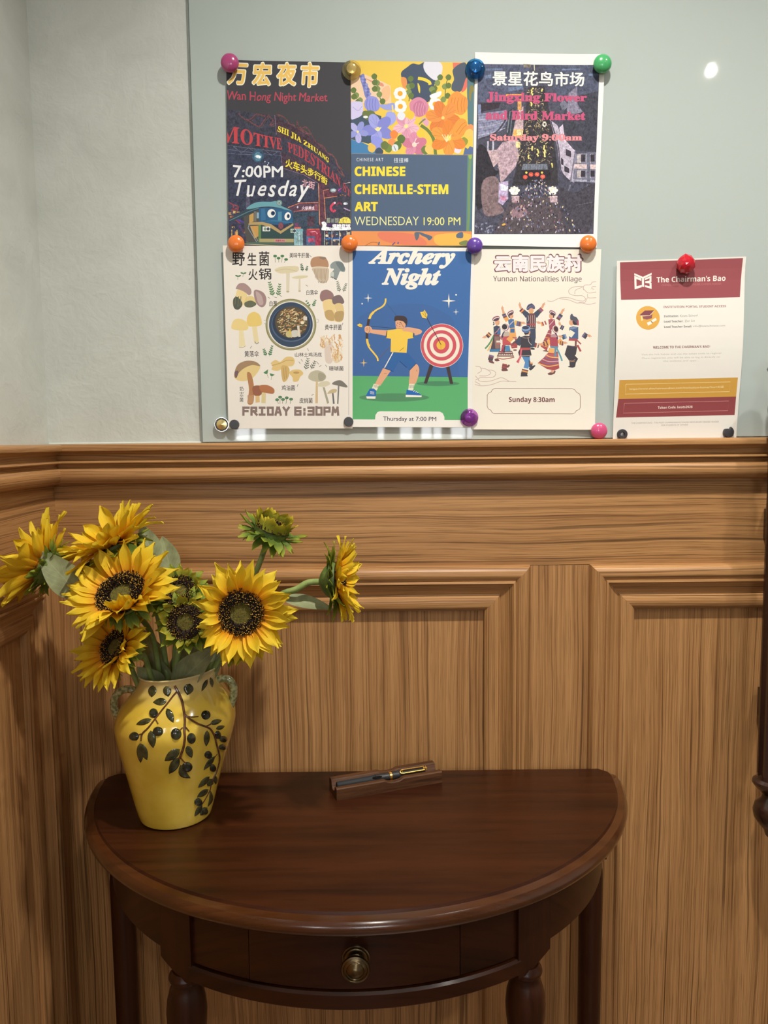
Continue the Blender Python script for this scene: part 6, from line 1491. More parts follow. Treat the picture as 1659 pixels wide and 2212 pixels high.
S.text('title_lettering', '云南民族村', (312, 232), (1250, 432), (126, 80, 84), offset=0.072); S.text('title_lettering', '云南民族村', (324, 244), (1238, 420), (246, 232, 226), offset=0.046)
S.text('english_lettering', 'Yunnan Nationalities Village', [(314, 462), (1232, 466)], [(314, 534), (1230, 538)], (112, 88, 84), 'light', offset=0.008)
S.text('time_lettering', 'Sunday 8:30am', [(476, 1718), (952, 1720)], [(476, 1788), (950, 1790)], (112, 62, 62), 'sans', offset=0.006)
# the dancers, in a closer frame of their own
S.frame(1040, 620, 6.381); p = 'dancer_picture'
SKN = (226, 168, 130); RED = (176, 86, 86); NVY = (78, 84, 98); BLU = (84, 116, 156); ORG = (236, 170, 100); BLK = (76, 72, 76); CRM = (243, 234, 208); BRN = (124, 84, 80); PUR = (132, 110, 140)
def limb(a, b, w0, w1, c):
    dx, dy = b[0] - a[0], b[1] - a[1]; L = hypot(dx, dy); nx, ny = -dy / L, dx / L
    S.poly(p, [(a[0] + nx * w0, a[1] + ny * w0), (b[0] + nx * w1, b[1] + ny * w1), (b[0] - nx * w1, b[1] - ny * w1), (a[0] - nx * w0, a[1] - ny * w0)], c)
def cuff(a, b, w, cols):
    for i, c in enumerate(cols):
        t0, t1 = i / len(cols), (i + 1) / len(cols); limb((a[0] + (b[0] - a[0]) * t0, a[1] + (b[1] - a[1]) * t0), (a[0] + (b[0] - a[0]) * t1, a[1] + (b[1] - a[1]) * t1), w, w, c)
def hand(x, y, dx, dy):
    L = hypot(dx, dy); dx, dy = dx / L, dy / L; S.ell(p, x, y, 26, 16, SKN, atan2(dy, dx), 12); S.line(p, [(x, y), (x + dx * 38 - dy * 10, y + dy * 38 + dx * 10)], 12, SKN, False); S.line(p, [(x, y), (x + dx * 16 - dy * 22, y + dy * 16 + dx * 22)], 9, SKN, False)
def hatw(cx, cy, rx, rot):
    S.ell(p, cx, cy, rx, rx * 0.62, BLK, rot); S.ell(p, cx, cy - 8, rx * 0.98, rx * 0.58, (236, 222, 214), rot); S.ell(p, cx, cy - 4, rx * 0.95, rx * 0.5, (150, 84, 92), rot); S.ell(p, cx + 2, cy + 6, rx * 0.86, rx * 0.42, (232, 216, 206), rot); S.ell(p, cx + 4, cy + 14, rx * 0.78, rx * 0.34, (96, 72, 84), rot)
# back row: man with raised arms
limb((640, 400), (560, 320), 40, 26, NVY); cuff((575, 345), (540, 310), 30, [BRN, ORG, RED, BLK]); limb((545, 300), (530, 260), 17, 14, SKN); hand(528, 250, -0.3, -1)
limb((735, 400), (820, 310), 40, 26, NVY); cuff((795, 340), (835, 300), 30, [BRN, PUR, RED]); limb((832, 290), (848, 256), 17, 14, SKN); hand(852, 246, 0.4, -1)
S.poly(p, [(655, 570), (745, 575), (748, 700), (720, 830), (670, 840), (660, 700)], NVY); S.blob(p, [(668, 850), (700, 838), (735, 850), (725, 865), (680, 862)], BLK)
S.poly(p, [(620, 400), (650, 365), (740, 362), (752, 410), (748, 575), (620, 560)], NVY); S.poly(p, [(650, 370), (735, 368), (742, 560), (660, 555)], BRN)
for k in range(6): S.line(p, [(662 + k * 14, 390), (664 + k * 14, 555)], 4, (214, 190, 180) if k % 2 else (84, 66, 80), False)
S.line(p, [(640, 390), (650, 440), (635, 480)], 5, (230, 214, 206)); S.rect(p, 622, 505, 748, 524, RED)
S.ell(p, 684, 325, 36, 40, SKN); S.line(p, [(664, 346), (690, 356), (712, 342)], 14, (226, 170, 80)); S.blob(p, [(620, 300), (640, 250), (690, 232), (730, 260), (732, 305), (680, 292), (640, 322)], (84, 84, 108)); S.line(p, [(630, 300), (680, 262), (728, 268)], 6, (150, 150, 170)); S.line(p, [(650, 308), (690, 282), (730, 290)], 5, (130, 130, 156)); S.ell(p, 688, 238, 16, 12, (84, 84, 108))
# second woman, left back
limb((360, 470), (315, 390), 30, 24, ORG); cuff((335, 440), (305, 370), 26, [ORG, BRN, PUR, NVY]); limb((308, 372), (292, 310), 18, 13, SKN); hand(288, 300, -0.3, -1)
limb((450, 490), (560, 512), 34, 30, (226, 196, 110)); cuff((470, 500), (545, 515), 32, [ORG, BLU, PUR, BRN, PUR]); hand(572, 494, 1, -0.05)
S.poly(p, [(390, 560), (460, 560), (480, 680), (490, 840), (370, 820), (380, 680)], ORG); S.rect(p, 398, 575, 455, 630, (70, 116, 160)); S.poly(p, [(400, 690), (485, 690), (494, 840), (400, 850)], RED)
for k in range(5): S.line(p, [(398, 710 + k * 28), (490, 704 + k * 28)], 7, ((236, 214, 196), BRN, ORG, PUR, (200, 120, 110))[k], False)
S.poly(p, [(365, 460), (400, 440), (445, 445), (458, 560), (385, 566)], BLU); S.line(p, [(440, 470), (400, 510), (370, 540)], 9, (226, 200, 196)); S.ell(p, 408, 398, 32, 42, SKN); S.line(p, [(372, 390), (385, 425)], 16, BLK); hatw(400, 358, 50, -0.5); S.line(p, [(420, 404), (430, 408)], 5, (170, 80, 80), False); S.ell(p, 462, 870, 26, 10, BRN)
# left-most woman
limb((165, 580), (95, 665), 30, 24, CRM); cuff((120, 640), (75, 690), 28, [BRN, ORG, BRN, BLK]); hand(50, 690, -1, 0.4)
S.line(p, [(175, 660), (110, 780), (50, 850)], 22, (104, 150, 104), taper=False); S.line(p, [(185, 680), (130, 800), (85, 880)], 20, (240, 190, 120)); S.poly(p, [(170, 655), (250, 660), (262, 890), (115, 890), (150, 760)], (92, 78, 84)); S.poly(p, [(175, 680), (240, 680), (250, 850), (190, 850)], (150, 116, 106)); S.poly(p, [(110, 860), (262, 855), (262, 895), (112, 895)], (78, 130, 168)); S.rect(p, 205, 740, 270, 765, (236, 222, 206)); S.rect(p, 205, 775, 265, 790, (200, 110, 100))
S.poly(p, [(165, 550), (205, 530), (255, 545), (262, 660), (170, 665)], NVY); S.poly(p, [(225, 590), (262, 570), (262, 650), (215, 655)], BLU); S.line(p, [(250, 560), (215, 610), (180, 640)], 10, (200, 140, 150)); S.line(p, [(172, 660), (250, 662)], 12, RED, False)
S.ell(p, 218, 490, 32, 42, SKN); S.line(p, [(165, 480), (175, 520)], 14, BLK); S.ell(p, 165, 520, 8, 8, BLK); hatw(200, 436, 54, -0.35); S.line(p, [(232, 500), (240, 502)], 5, (170, 80, 80), False)
limb((150, 900), (130, 1010), 32, 30, CRM); cuff((140, 940), (120, 1010), 34, [PUR, BRN, NVY]); S.blob(p, [(100, 1010), (130, 1005), (172, 1040), (165, 1055), (110, 1040)], BRN); limb((200, 900), (205, 980), 24, 20, CRM); S.blob(p, [(180, 1000), (215, 985), (250, 1015), (200, 1025)], BRN)
# woman in front at the left, seen from behind
S.poly(p, [(300, 810), (400, 800), (450, 950), (470, 980), (400, 1030), (290, 1020), (205, 970), (240, 900)], CRM); S.poly(p, [(245, 880), (420, 880), (450, 960), (210, 960)], BRN)
for k in range(9): S.poly(p, [(232 + k * 24, 944), (244 + k * 24, 922), (256 + k * 24, 944)], CRM)
S.line(p, [(215, 975), (300, 995), (450, 970)], 12, RED); S.line(p, [(245, 905), (420, 900)], 9, (236, 220, 206), False); S.poly(p, [(318, 812), (385, 806), (400, 880), (330, 890)], (90, 140, 178)); S.poly(p, [(285, 800), (330, 800), (320, 905), (262, 905)], BLK); S.line(p, [(300, 800), (270, 900)], 12, (216, 90, 110), False); S.line(p, [(316, 800), (290, 905)], 7, (216, 90, 110), False)
S.poly(p, [(285, 650), (380, 640), (400, 800), (290, 800)], (198, 92, 94)); limb((370, 690), (440, 760), 40, 32, ORG); cuff((410, 720), (490, 810), 34, [ORG, CRM, BRN, RED, RED]); limb((290, 680), (262, 720), 24, 20, (190, 120, 120)); S.line(p, [(340, 600), (300, 640), (285, 700)], 22, (84, 70, 96)); S.blob(p, [(320, 620), (370, 615), (385, 670), (300, 680)], (196, 180, 160)); S.ell(p, 330, 560, 50, 56, (236, 222, 214), -0.4); S.ell(p, 328, 556, 47, 50, (150, 84, 92), -0.4); S.ell(p, 324, 554, 42, 44, (236, 222, 214), -0.4); S.ell(p, 318, 550, 36, 38, (70, 64, 66), -0.4)
limb((340, 1020), (320, 1120), 34, 30, CRM); cuff((325, 1060), (312, 1130), 36, [RED, BRN, RED, BRN]); S.blob(p, [(280, 1130), (330, 1125), (362, 1140), (355, 1156), (285, 1158)], BRN); limb((375, 1030), (370, 1090), 20, 18, CRM); S.blob(p, [(345, 1095), (375, 1070), (390, 1085), (365, 1112)], BRN)
# man in front, seen from behind
limb((555, 700), (490, 790), 46, 40, NVY); limb((660, 700), (710, 790), 40, 38, NVY); cuff((715, 795), (790, 812), 32, [NVY, BRN, RED, CRM, BRN]); hand(808, 792, 1, 0); S.poly(p, [(555, 955), (665, 955), (672, 1050), (640, 1135), (575, 1130), (600, 1040)], (96, 142, 186)); cuff((606, 1120), (590, 1190), 44, [CRM, BRN, ORG, BRN]); S.poly(p, [(545, 1180), (625, 1185), (638, 1232), (540, 1234)], BLK); S.poly(p, [(650, 1000), (690, 1050), (690, 1100), (655, 1110)], NVY); cuff((690, 1040), (680, 1090), 20, [ORG, BRN, NVY]); S.blob(p, [(655, 1120), (720, 1080), (740, 1090), (680, 1150)], BLK)
S.poly(p, [(545, 690), (600, 670), (670, 675), (690, 720), (670, 840), (690, 940), (650, 965), (520, 955), (505, 900), (535, 840)], BLK); S.line(p, [(560, 690), (610, 705), (665, 692)], 10, (150, 124, 120)); S.line(p, [(640, 700), (655, 760), (690, 800)], 6, (230, 220, 214)); S.poly(p, [(530, 838), (668, 838), (666, 868), (530, 870)], (190, 90, 86)); S.line(p, [(545, 860), (535, 960), (490, 1040)], 26, (206, 92, 104)); S.line(p, [(555, 860), (530, 960), (510, 1050)], 12, (226, 120, 130)); S.line(p, [(520, 950), (680, 945)], 6, (206, 180, 160), False)
S.ell(p, 640, 625, 34, 36, SKN); S.blob(p, [(585, 600), (650, 600), (650, 640), (600, 660)], (70, 62, 62)); S.ell(p, 613, 585, 60, 48, (108, 132, 170)); S.ell(p, 612, 570, 58, 36, (140, 164, 196)); S.ell(p, 608, 562, 46, 24, (72, 76, 92)); S.line(p, [(558, 600), (600, 622), (666, 600)], 8, (76, 92, 130))
# woman at the right back
limb((920, 470), (850, 500), 30, 26, CRM); cuff((890, 490), (820, 518), 28, [RED, CRM, RED, ORG]); hand(790, 494, -1, -0.1); limb((1020, 470), (1070, 430), 34, 26, CRM); cuff((1050, 450), (1100, 380), 28, [BRN, PUR, NVY]); limb((1095, 375), (1112, 335), 17, 13, SKN); hand(1118, 326, 0.5, -1)
S.poly(p, [(925, 590), (965, 600), (960, 700), (900, 880), (815, 820), (860, 730)], RED)
for k in range(8): S.line(p, [(915 - k * 13, 610 + k * 28), (965 - k * 5, 622 + k * 30)], 8, (PUR, (232, 214, 206), BRN, ORG)[k % 4], False)
S.poly(p, [(920, 450), (960, 440), (1010, 450), (1020, 540), (940, 610), (930, 540)], (170, 90, 100)); S.line(p, [(1000, 455), (960, 500), (930, 530)], 8, (226, 200, 196)); S.ell(p, 962, 400, 32, 42, SKN); S.line(p, [(995, 390), (992, 425)], 16, BLK); hatw(980, 358, 50, 0.5); S.blob(p, [(840, 880), (890, 870), (930, 895), (880, 890)], BRN)
# woman in front at the right, seen from behind
S.poly(p, [(925, 900), (1050, 890), (1060, 1000), (1072, 1120), (1000, 1152), (900, 1130), (775, 1050), (860, 970)], RED); S.poly(p, [(895, 925), (1055, 920), (1062, 960), (860, 975)], (190, 104, 104))
for k, c in enumerate(((236, 190, 120), PUR, (200, 170, 180), PUR, (236, 190, 120))): S.line(p, [(890 - k * 26, 935 + k * 30), (950 - k * 8, 965 + k * 32), (1062, 975 + k * 24)], 13, c)
limb((950, 740), (890, 790), 38, 30, ORG); cuff((910, 770), (855, 790), 32, [BRN, ORG, BRN]); limb((850, 790), (815, 780), 16, 13, SKN); limb((1060, 730), (1110, 780), 36, 30, ORG); cuff((1080, 770), (1130, 782), 28, [BRN, ORG, BRN, BRN]); hand(1146, 770, 1, -0.2)
S.poly(p, [(940, 700), (1000, 680), (1050, 700), (1056, 820), (945, 820)], (178, 84, 94)); S.poly(p, [(945, 815), (1060, 818), (1050, 850), (950, 840)], (112, 146, 160)); S.line(p, [(1020, 830), (1018, 960)], 28, (112, 146, 166), False); S.line(p, [(1040, 850), (1090, 960), (1110, 1020)], 22, (100, 160, 170)); S.poly(p, [(930, 840), (1005, 850), (1000, 915), (915, 905)], (240, 178, 106)); S.line(p, [(1010, 620), (1040, 680), (1045, 720)], 18, (90, 66, 92)); S.blob(p, [(960, 660), (1010, 650), (1040, 690), (960, 690)], (190, 150, 150))
S.ell(p, 1015, 582, 42, 58, (150, 84, 92), -0.35); S.ell(p, 1018, 582, 38, 52, (236, 222, 214), -0.35); S.ell(p, 1024, 580, 32, 44, (160, 96, 90), -0.35); S.ell(p, 1028, 578, 26, 36, (84, 66, 66), -0.35); S.blob(p, [(915, 1190), (960, 1175), (1000, 1195), (960, 1212), (920, 1208)], BRN); S.blob(p, [(985, 1180), (1010, 1150), (1020, 1170), (1000, 1200)], BRN); S.rect(p, 955, 1148, 990, 1180, SKN)
# man at the right
limb((1330, 590), (1400, 650), 44, 36, CRM); cuff((1380, 640), (1450, 690), 36, [CRM, PUR, NVY, BLK]); hand(1478, 672, 1, 0.1); limb((1210, 560), (1140, 570), 34, 30, CRM); cuff((1145, 575), (1090, 550), 30, [CRM, NVY, PUR, BLK]); hand(1078, 512, -0.5, -0.8)
S.poly(p, [(1180, 810), (1320, 815), (1300, 930), (1270, 960), (1300, 1040), (1290, 1100), (1215, 1100), (1210, 1020), (1145, 930)], BLK); S.poly(p, [(1280, 940), (1330, 990), (1290, 1060), (1250, 1000)], BLK); S.line(p, [(1210, 1010), (1250, 1020), (1290, 1000)], 6, (200, 150, 110)); S.line(p, [(1212, 1030), (1285, 1024)], 5, (200, 150, 110), False); S.blob(p, [(1190, 1100), (1230, 1085), (1284, 1100), (1250, 1112)], BLK)
S.poly(p, [(1205, 735), (1320, 740), (1322, 820), (1175, 805)], CRM); S.line(p, [(1180, 805), (1270, 820)], 7, PUR, False); S.poly(p, [(1210, 560), (1260, 540), (1332, 555), (1332, 720), (1205, 715)], (86, 106, 142)); S.blob(p, [(1215, 570), (1260, 545), (1320, 560), (1250, 585)], (130, 144, 166)); S.poly(p, [(1205, 710), (1325, 715), (1322, 745), (1200, 740)], RED); S.line(p, [(1300, 740), (1296, 830)], 26, BRN, False); S.line(p, [(1320, 740), (1370, 790)], 18, RED, False); S.line(p, [(1320, 800), (1366, 890)], 26, RED, False)
limb((1255, 610), (1210, 680), 40, 34, CRM); cuff((1190, 670), (1110, 696), 32, [CRM, (150, 160, 180), BLU, NVY]); hand(1092, 684, -1, 0)
S.ell(p, 1240, 490, 34, 42, SKN); S.blob(p, [(1255, 470), (1310, 470), (1320, 520), (1270, 520)], (70, 62, 62)); S.blob(p, [(1220, 430), (1226, 385), (1250, 372), (1266, 400), (1310, 420), (1336, 470), (1320, 510), (1270, 470), (1230, 455)], (92, 92, 102)); S.line(p, [(1326, 460), (1328, 530)], 24, (170, 84, 104), False)
S.done()

# ---- 7: reading notice with maroon header -------------------------------------------------
S = Sheet('white notice with a maroon header and yellow and maroon bands, apart at the far right', [(100, 118), (1420, 74), (1325, 1928), (60, 1946)], YG - 0.0016, (1310, 540, 4.754), (240, 232, 216),
          lambda u, v: (0.0012 + 0.002 * u * u + 0.0012 * (1 - u) ** 3) if v is None else (0.0065 * (0.5 - 0.5 * cos(2 * pi * v)) + 0.002 * max(0, (0.1 - v) / 0.1)))
MR = (160, 84, 86); YL_ = (212, 160, 72)
S.poly('header_band', [(132, 132), (1388, 90), (1354, 492), (140, 518)], MR)
S.text('header_lettering', "The Chairman's Bao", [(508, 280), (1215, 262)], [(510, 338), (1212, 322)], (246, 236, 220), 'sans', offset=0.004)
S.text('header_lettering', 'CHINESE AUTHENTICITY ONLINE CHINESE READER', [(560, 356), (1170, 340)], [(560, 376), (1170, 360)], (190, 116, 112))
LG = (246, 238, 222)
for pts in ([(280, 242), (368, 280), (458, 238), (458, 258), (370, 302), (280, 262)], [(280, 268), (352, 296), (352, 322), (302, 302), (302, 378), (356, 362), (356, 386), (282, 410)], [(358, 300), (380, 300), (380, 384), (358, 380)],
            [(386, 298), (456, 266), (456, 330), (446, 336), (456, 342), (456, 404), (388, 384), (388, 364), (436, 378), (436, 348), (392, 342), (392, 324), (436, 318), (436, 294), (388, 316)]):
    S.poly('emblem', pts, LG)
S.ell('badge', 412, 704, 121, 122, (228, 172, 80), n=50)
S.poly('badge', [(322, 680), (382, 628), (476, 626), (432, 678)], (136, 78, 84)); S.poly('badge', [(358, 690), (432, 682), (458, 664), (452, 708), (400, 722), (362, 712)], (150, 92, 92)); S.line('badge', [(326, 682), (430, 680), (478, 630)], 5, (240, 220, 190), False); S.poly('badge', [(340, 682), (352, 686), (362, 728), (342, 736)], (244, 220, 150))
S.poly('badge', [(400, 752), (440, 738), (452, 764), (412, 784)], (244, 236, 220)); S.poly('badge', [(446, 730), (490, 702), (502, 726), (458, 752)], (244, 236, 220)); S.line('badge', [(440, 736), (462, 756)], 7, (140, 120, 90), False)
S.text('notice_lettering', 'INSTITUTION PORTAL STUDENT ACCESS', [(574, 580), (1210, 572)], [(574, 604), (1210, 594)], (156, 100, 96), 'sans', offset=0.0)
for a, b_, x, x1, x2, y in (('Institution:', 'Keats School', 576, 726, 918, 676), ('Lead Teacher:', 'Zier Liu', 576, 772, 888, 730), ('Lead Teacher Email:', 'info@keatschinese.com', 576, 858, 1196, 784)):
    S.text('notice_lettering', a, [(x, y), (x1, y - 4)], [(x, y + 22), (x1, y + 18)], (84, 78, 80), 'sans'); S.text('notice_lettering', b_, [(x1 + 14, y - 5), (x2, y - 10)], [(x1 + 14, y + 19), (x2, y + 12)], (150, 142, 136))
S.text('notice_lettering', "WELCOME TO THE CHAIRMAN'S BAO!", [(460, 994), (1040, 986)], [(460, 1020), (1040, 1010)], (128, 70, 70), 'sans', offset=0.004)
GY = (186, 178, 164)
S.text('notice_lettering', 'Visit the link below and use the token code to register', [(342, 1072), (1160, 1056)], [(342, 1094), (1160, 1078)], GY); S.text('notice_lettering', 'Once registered, you will be able to log in directly on', [(346, 1108), (1142, 1094)], [(346, 1130), (1142, 1116)], GY); S.text('notice_lettering', 'the website and apps...', [(566, 1138), (928, 1132)], [(566, 1158), (928, 1152)], GY)
S.poly('link_band', [(120, 1340), (1327, 1314), (1315, 1508), (112, 1532)], YL_); S.poly('code_band', [(112, 1532), (1315, 1508), (1304, 1696), (92, 1722)], (150, 74, 74))
S.line('link_band', [(188, 1382), (1252, 1358), (1246, 1456), (182, 1482), (188, 1382)], 4, (244, 222, 160), False); S.line('code_band', [(176, 1576), (1242, 1552), (1236, 1650), (166, 1676), (176, 1576)], 4, (214, 150, 140), False)
S.text('link_lettering', 'https://www.thechairmansbao.com/institution-home/?inv=KSE', [(226, 1420), (1188, 1398)], [(226, 1446), (1186, 1424)], (248, 228, 172)); S.text('code_lettering', 'Token Code: keats2028', [(520, 1606), (874, 1598)], [(520, 1632), (874, 1624)], (244, 222, 206), 'sans')
S.text('notice_lettering', "THE CHAIRMAN'S BAO - THE MOST COMPREHENSIVE ONLINE NEWS-BASED GRADED READER", [(250, 1770), (1146, 1756)], [(250, 1786), (1146, 1772)], (160, 152, 142)); S.text('notice_lettering', 'FOR STUDENTS OF CHINESE', [(560, 1792), (832, 1786)], [(560, 1808), (832, 1802)], (160, 152, 142))
S.done()

# ------------------------------------------------------------------ magnets
def magnet(label, x, y, rpx, kind, m, m2=None, seat=None):
    c = at(x, y, YG - 0.006); r = rpx / FPX * 1.295; y0 = YG - (0.0042 if seat is None else seat)
    t = thing('magnet', label, 'magnet', (c.x, y0, c.z), 'magnets on the glass board')
    bm = bmesh.new()
    if kind == 'ball':
        lathe_y(bm, [(r * 0.62, -0.0005), (r * 0.72, 0.0012)] + [(r * cos(a), r * 0.55 + r * 0.62 * sin(a)) for a in [radians(d) for d in range(-38, 90, 8)]] + [(r * 0.05, r * 1.17)], c.x, c.z, y0, 32); obj('dome', bm, m, t)
        bm = bmesh.new(); lathe_y(bm, [(r * 0.60, -0.0008), (r * 0.60, 0.0010)], c.x, c.z, y0, 24); obj('magnet_disc', bm, STEELM, t)
    elif kind == 'button':
        lathe_y(bm, [(r, -0.0005), (r, 0.0036), (r * 0.93, 0.0046), (r * 0.3, 0.0048), (r * 0.05, 0.0048)], c.x, c.z, y0, 32); obj('disc', bm, m, t)
    elif kind == 'ring':
        lathe_y(bm, [(r, -0.0005), (r, 0.0036), (r * 0.9, 0.0045), (r * 0.46, 0.0045), (r * 0.38, 0.0036), (r * 0.34, 0.0012), (r * 0.03, 0.0010)], c.x, c.z, y0, 32); obj('disc', bm, m, t)
        bm = bmesh.new(); lathe_y(bm, [(r * 0.33, 0.0006), (r * 0.33, 0.0018), (r * 0.02, 0.0020)], c.x, c.z, y0, 24); obj('centre', bm, m2, t)
    elif kind == 'crystal':                # clear flange round a coloured knob
        lathe_y(bm, [(r * 0.80, -0.0004), (r, 0.0006), (r * 1.02, 0.0020), (r * 0.90, 0.0034), (r * 0.66, 0.0044), (r * 0.60, 0.0062), (r * 0.66, 0.0080), (r * 0.64, 0.0096), (r * 0.52, 0.0108), (r * 0.04, 0.0110)], c.x, c.z, y0, 40); obj('clear_knob', bm, m, t)
        bm = bmesh.new(); lathe_y(bm, [(r * 0.50, 0.0012), (r * 0.50, 0.0075), (r * 0.30, 0.0084), (r * 0.03, 0.0084)], c.x, c.z, y0, 28); obj('core', bm, m2, t)
    elif kind == 'compass':
        lathe_y(bm, [(r * 0.9, -0.0005), (r, 0.0008), (r, 0.0062), (r * 0.95, 0.0074), (r * 0.88, 0.0074), (r * 0.86, 0.0062), (r * 0.03, 0.0062)], c.x, c.z, y0, 44); obj('rim', bm, CHROME, t)
        bm = bmesh.new(); lathe_y(bm, [(r * 0.855, 0.0060), (r * 0.855, 0.0066), (r * 0.72, 0.0067), (r * 0.03, 0.0067)], c.x, c.z, y0, 44); obj('black_dial', bm, BLKM, t)
        bm = bmesh.new()
        for k in range(8):                # facets of the dial
            a0, a1 = 2 * pi * k / 8, 2 * pi * (k + 1) / 8; am = (a0 + a1) / 2; q = r * 0.68
            P = [Vector((c.x, y0 - 0.0084, c.z))] + [Vector((c.x + q * cos(a), y0 - 0.0070, c.z + q * sin(a))) for a in [a0 + (a1 - a0) * j / 4 for j in range(5)]]
            vv = [bm.verts.new(p_) for p_ in P]
            for j in range(4): bm.faces.new((vv[0], vv[j + 1], vv[j + 2]))
        bmesh.ops.remove_doubles(bm, verts=bm.verts, dist=1e-6); bmesh.ops.recalc_face_normals(bm, faces=bm.faces)
        for f in bm.faces:
            if f.normal.y > 0: f.normal_flip()
        obj('gold_dial', bm, GOLDM, t, smooth=False)
        for k in range(12):
            a = 2 * pi * k / 12; bm = bmesh.new(); u = Vector((cos(a), 0, sin(a))); tube(bm, [Vector((c.x, y0 - 0.0068, c.z)) + u * r * 0.73, Vector((c.x, y0 - 0.0068, c.z)) + u * r * 0.82], r * 0.022, 6); obj('hour_mark', bm, GOLDM, t)
    elif kind == 'faceted':
        rn = random.Random(2); prof = [(0.62, -0.0005), (0.80, 0.002), (1.0, 0.0065), (0.98, 0.0115), (0.72, 0.0165), (0.34, 0.0195), (0.02, 0.0205)]; rings = []
        for i, (q, d) in enumerate(prof):
            rings.append([bm.verts.new((c.x + q * r * cos(2 * pi * (k + 0.5 * (i % 2)) / 9), y0 - d, c.z + q * r * sin(2 * pi * (k + 0.5 * (i % 2)) / 9) + 0.0012 * (1 if k == 2 and 1 < i < 4 else 0))) for k in range(9)])
        for i in range(len(rings) - 1):
            for k in range(9):
                k2 = (k + 1) % 9; A, B = rings[i], rings[i + 1]
                if i % 2: bm.faces.new((A[k], A[k2], B[k2])); bm.faces.new((A[k], B[k2], B[k]))
                else: bm.faces.new((A[k], A[k2], B[k])); bm.faces.new((A[k2], B[k2], B[k]))
        bm.faces.new(rings[0]); bm.faces.new(rings[-1]); bmesh.ops.recalc_face_normals(bm, faces=bm.faces); obj('crystal_body', bm, m, t, smooth=False)
    elif kind == 'heart':
        pts = [(p_.x, p_.y) for p_ in spline([(-0.95, 0.1, 0), (-0.75, 0.62, 0), (-0.2, 0.72, 0), (0.12, 0.62, 0), (0.42, 1.05, 0), (0.85, 0.6, 0), (1.0, 0.1, 0), (0.85, -0.62, 0), (0.2, -0.98, 0), (-0.5, -0.88, 0), (-0.9, -0.45, 0)], 5, True)]
        rings = []
        for s_, d in ((1.0, -0.0005), (1.0, 0.004), (0.92, 0.0056), (0.5, 0.0062)): rings.append([bm.verts.new((c.x + u * r * s_, y0 - d, c.z + v * r * s_)) for u, v in pts])
        n_ = len(pts)
        for i in range(3):
            for k in range(n_): bm.faces.new((rings[i][k], rings[i][(k + 1) % n_], rings[i + 1][(k + 1) % n_], rings[i + 1][k]))
        bm.faces.new(rings[0]); bm.faces.new(rings[-1]); bmesh.ops.recalc_face_normals(bm, faces=bm.faces); obj('body', bm, m, t)
    return t


STEELM = flat('steel', (0.5, 0.5, 0.5), rough=0.35, metal=1.0)
CHROME = flat('chrome', (0.75, 0.75, 0.75), rough=0.12, metal=1.0)
BLKM = flat('black_plastic', (0.035, 0.036, 0.042), rough=0.45)
GREYK = flat('dark_grey_plastic', (0.055, 0.058, 0.066), rough=0.45)
GOLDM = flat('brushed_gold', (0.86, 0.68, 0.30), rough=0.25, metal=1.0)
def plastic(n, c): return flat(n, c, rough=0.22, coat=0.4)
def clear(n, c): return flat(n, c, rough=0.06, trans=0.92, ior=1.4)
ORM = plastic('orange_plastic', (0.80, 0.20, 0.035)); MAGM = plastic('magenta_plastic', (0.42, 0.065, 0.20)); GRM = plastic('green_plastic', (0.07, 0.42, 0.15)); PUM = plastic('purple_plastic', (0.12, 0.055, 0.34)); PIM = plastic('pink_plastic', (0.62, 0.085, 0.22))
magnet('magenta ball magnet at the top left corner of the night market poster', 498, 140, 18.5, 'ball', MAGM)
magnet('clear magnet with a gold knob between the night market and chenille posters', 759.5, 152, 19, 'crystal', clear('clear_amber', (0.95, 0.88, 0.55)), GOLDM, seat=0.0050)
magnet('clear blue magnet between the chenille and white-bordered market posters', 1026.5, 149, 19.5, 'crystal', clear('clear_blue', (0.10, 0.42, 0.78)), flat('blue_core', (0.04, 0.30, 0.62), rough=0.15, metal=0.6), seat=0.0050)
magnet('green ball magnet at the top right corner of the white-bordered poster', 1299, 142, 18.5, 'ball', GRM)
magnet('orange ball magnet at the top left corner of the mushroom poster', 512, 529, 17.5, 'ball', ORM, seat=0.0062)
magnet('orange ball magnet between the mushroom and archery posters', 755, 528, 17.5, 'ball', ORM)
magnet('purple ball magnet between the archery and dancers posters', 1024.5, 533, 17, 'ball', PUM)
magnet('orange ball magnet at the top right corner of the dancers poster', 1268.5, 529, 17.5, 'ball', ORM)
magnet('round gold dial magnet with a dark rim beside the mushroom poster', 479, 917, 16, 'compass', None, seat=0.0)
magnet('small flat black magnet at the bottom left corner of the mushroom poster', 507, 917, 10.3, 'button', GREYK, seat=0.0068)
magnet('small flat black magnet between the bottoms of the mushroom and archery posters', 753, 911, 10.3, 'button', GREYK)
magnet('clear purple magnet at the bottom right corner of the archery poster', 1013.5, 902, 18.5, 'crystal', clear('clear_purple', (0.62, 0.25, 0.72)), flat('purple_core', (0.42, 0.10, 0.52), rough=0.15), seat=0.0072)
magnet('pink ball magnet at the bottom right corner of the dancers poster', 1292, 931, 17.5, 'ball', PIM)
magnet('red faceted magnet at the top of the maroon-headed notice', 1477.5, 573, 19.5, 'faceted', flat('red_acrylic', (0.52, 0.015, 0.03), rough=0.08, coat=0.5), seat=0.0058)
magnet('black ring magnet at the bottom left corner of the maroon-headed notice', 1344, 938, 10.8, 'ring', BLKM, STEELM, seat=0.0044)
magnet('black heart-shaped magnet at the bottom right corner of the maroon-headed notice', 1572.5, 934, 11, 'heart', BLKM, seat=0.0055)

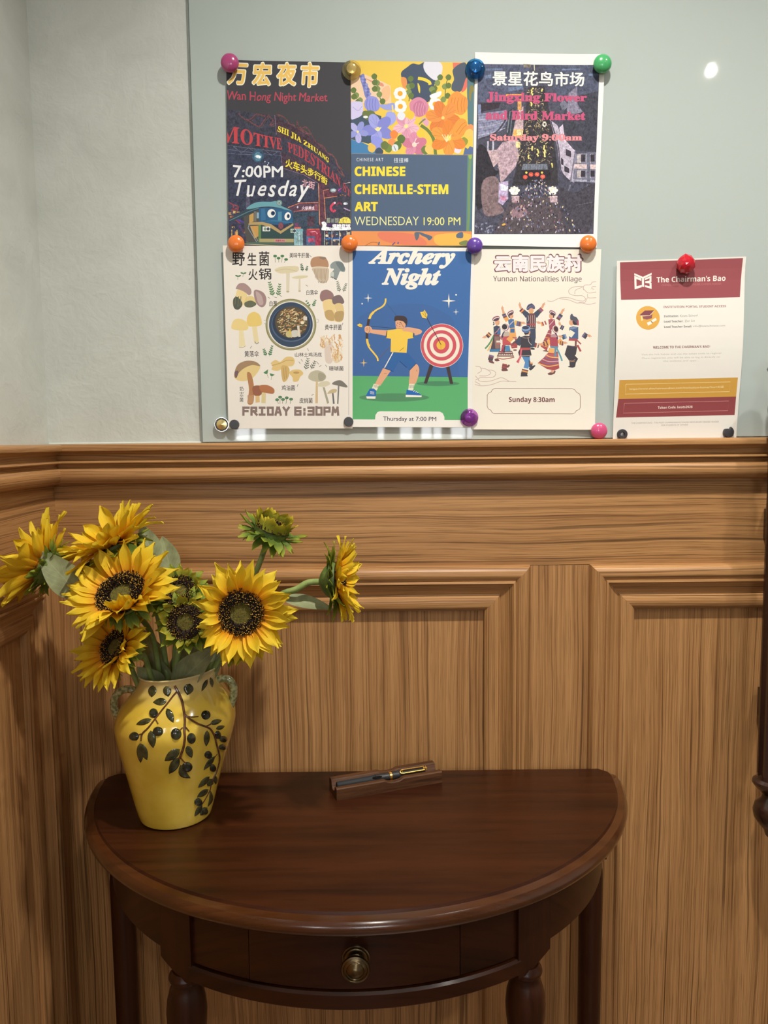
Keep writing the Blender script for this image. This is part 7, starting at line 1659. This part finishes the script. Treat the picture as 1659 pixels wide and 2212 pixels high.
# ------------------------------------------------------------------ turned dark post at the right edge
PX, PY = 0.640, -0.075
post = thing('turned_post', 'glossy dark turned wooden post with a bulb end, at the right edge of the wall', 'wooden post', (PX, PY, 0.70))
bm = bmesh.new(); SEGF = 40; rings = []
for z in (0.800, 0.95, 1.10, 1.25, 1.33):
    rings.append([bm.verts.new((PX + (0.0205 + 0.0016 * cos(10 * 2 * pi * k / SEGF)) * cos(2 * pi * k / SEGF), PY + (0.0205 + 0.0016 * cos(10 * 2 * pi * k / SEGF)) * sin(2 * pi * k / SEGF), z)) for k in range(SEGF)])
for i in range(len(rings) - 1):
    for k in range(SEGF): bm.faces.new((rings[i][k], rings[i][(k + 1) % SEGF], rings[i + 1][(k + 1) % SEGF], rings[i + 1][k]))
bm.faces.new(rings[-1]); bm.faces.new(list(reversed(rings[0])))
uv = bm.loops.layers.uv.verify()
for f in bm.faces:
    for l in f.loops: l[uv].uv = (l.vert.co.z, l.vert.co.x + l.vert.co.y)
obj('fluted_shaft', bm, DARKWOOD, post)
def post_turning(name, prof):
    bm = bmesh.new(); lathe(bm, prof, PX, PY, 40); uv = bm.loops.layers.uv.verify()
    for f in bm.faces:
        for l in f.loops: l[uv].uv = (l.vert.co.z, l.vert.co.x + l.vert.co.y)
    obj(name, bm, DARKWOOD, post)
post_turning('lower_finial', [(0.002, 0.692), (0.006, 0.696), (0.009, 0.706), (0.017, 0.714), (0.0245, 0.726), (0.0265, 0.738), (0.0235, 0.750), (0.014, 0.760), (0.012, 0.767), (0.019, 0.773), (0.026, 0.781), (0.0290, 0.786), (0.0280, 0.790), (0.022, 0.794), (0.0205, 0.802)])
post_turning('upper_finial', [(0.0205, 1.328), (0.0235, 1.334), (0.0215, 1.340), (0.0130, 1.346), (0.0145, 1.36), (0.0225, 1.385), (0.0255, 1.405), (0.0225, 1.425), (0.0150, 1.44), (0.0145, 1.448), (0.0255, 1.462), (0.0285, 1.468), (0.024, 1.476), (0.012, 1.486), (0.002, 1.492)])
for z in (0.88, 1.19):
    bm = bmesh.new(); box(bm, PX + 0.004, PX + 0.018, PY + 0.008, YF, z, z + 0.05, 0.002); set_uv(bm, 1); obj('wall_bracket', bm, DARKWOOD, post, smooth=False)
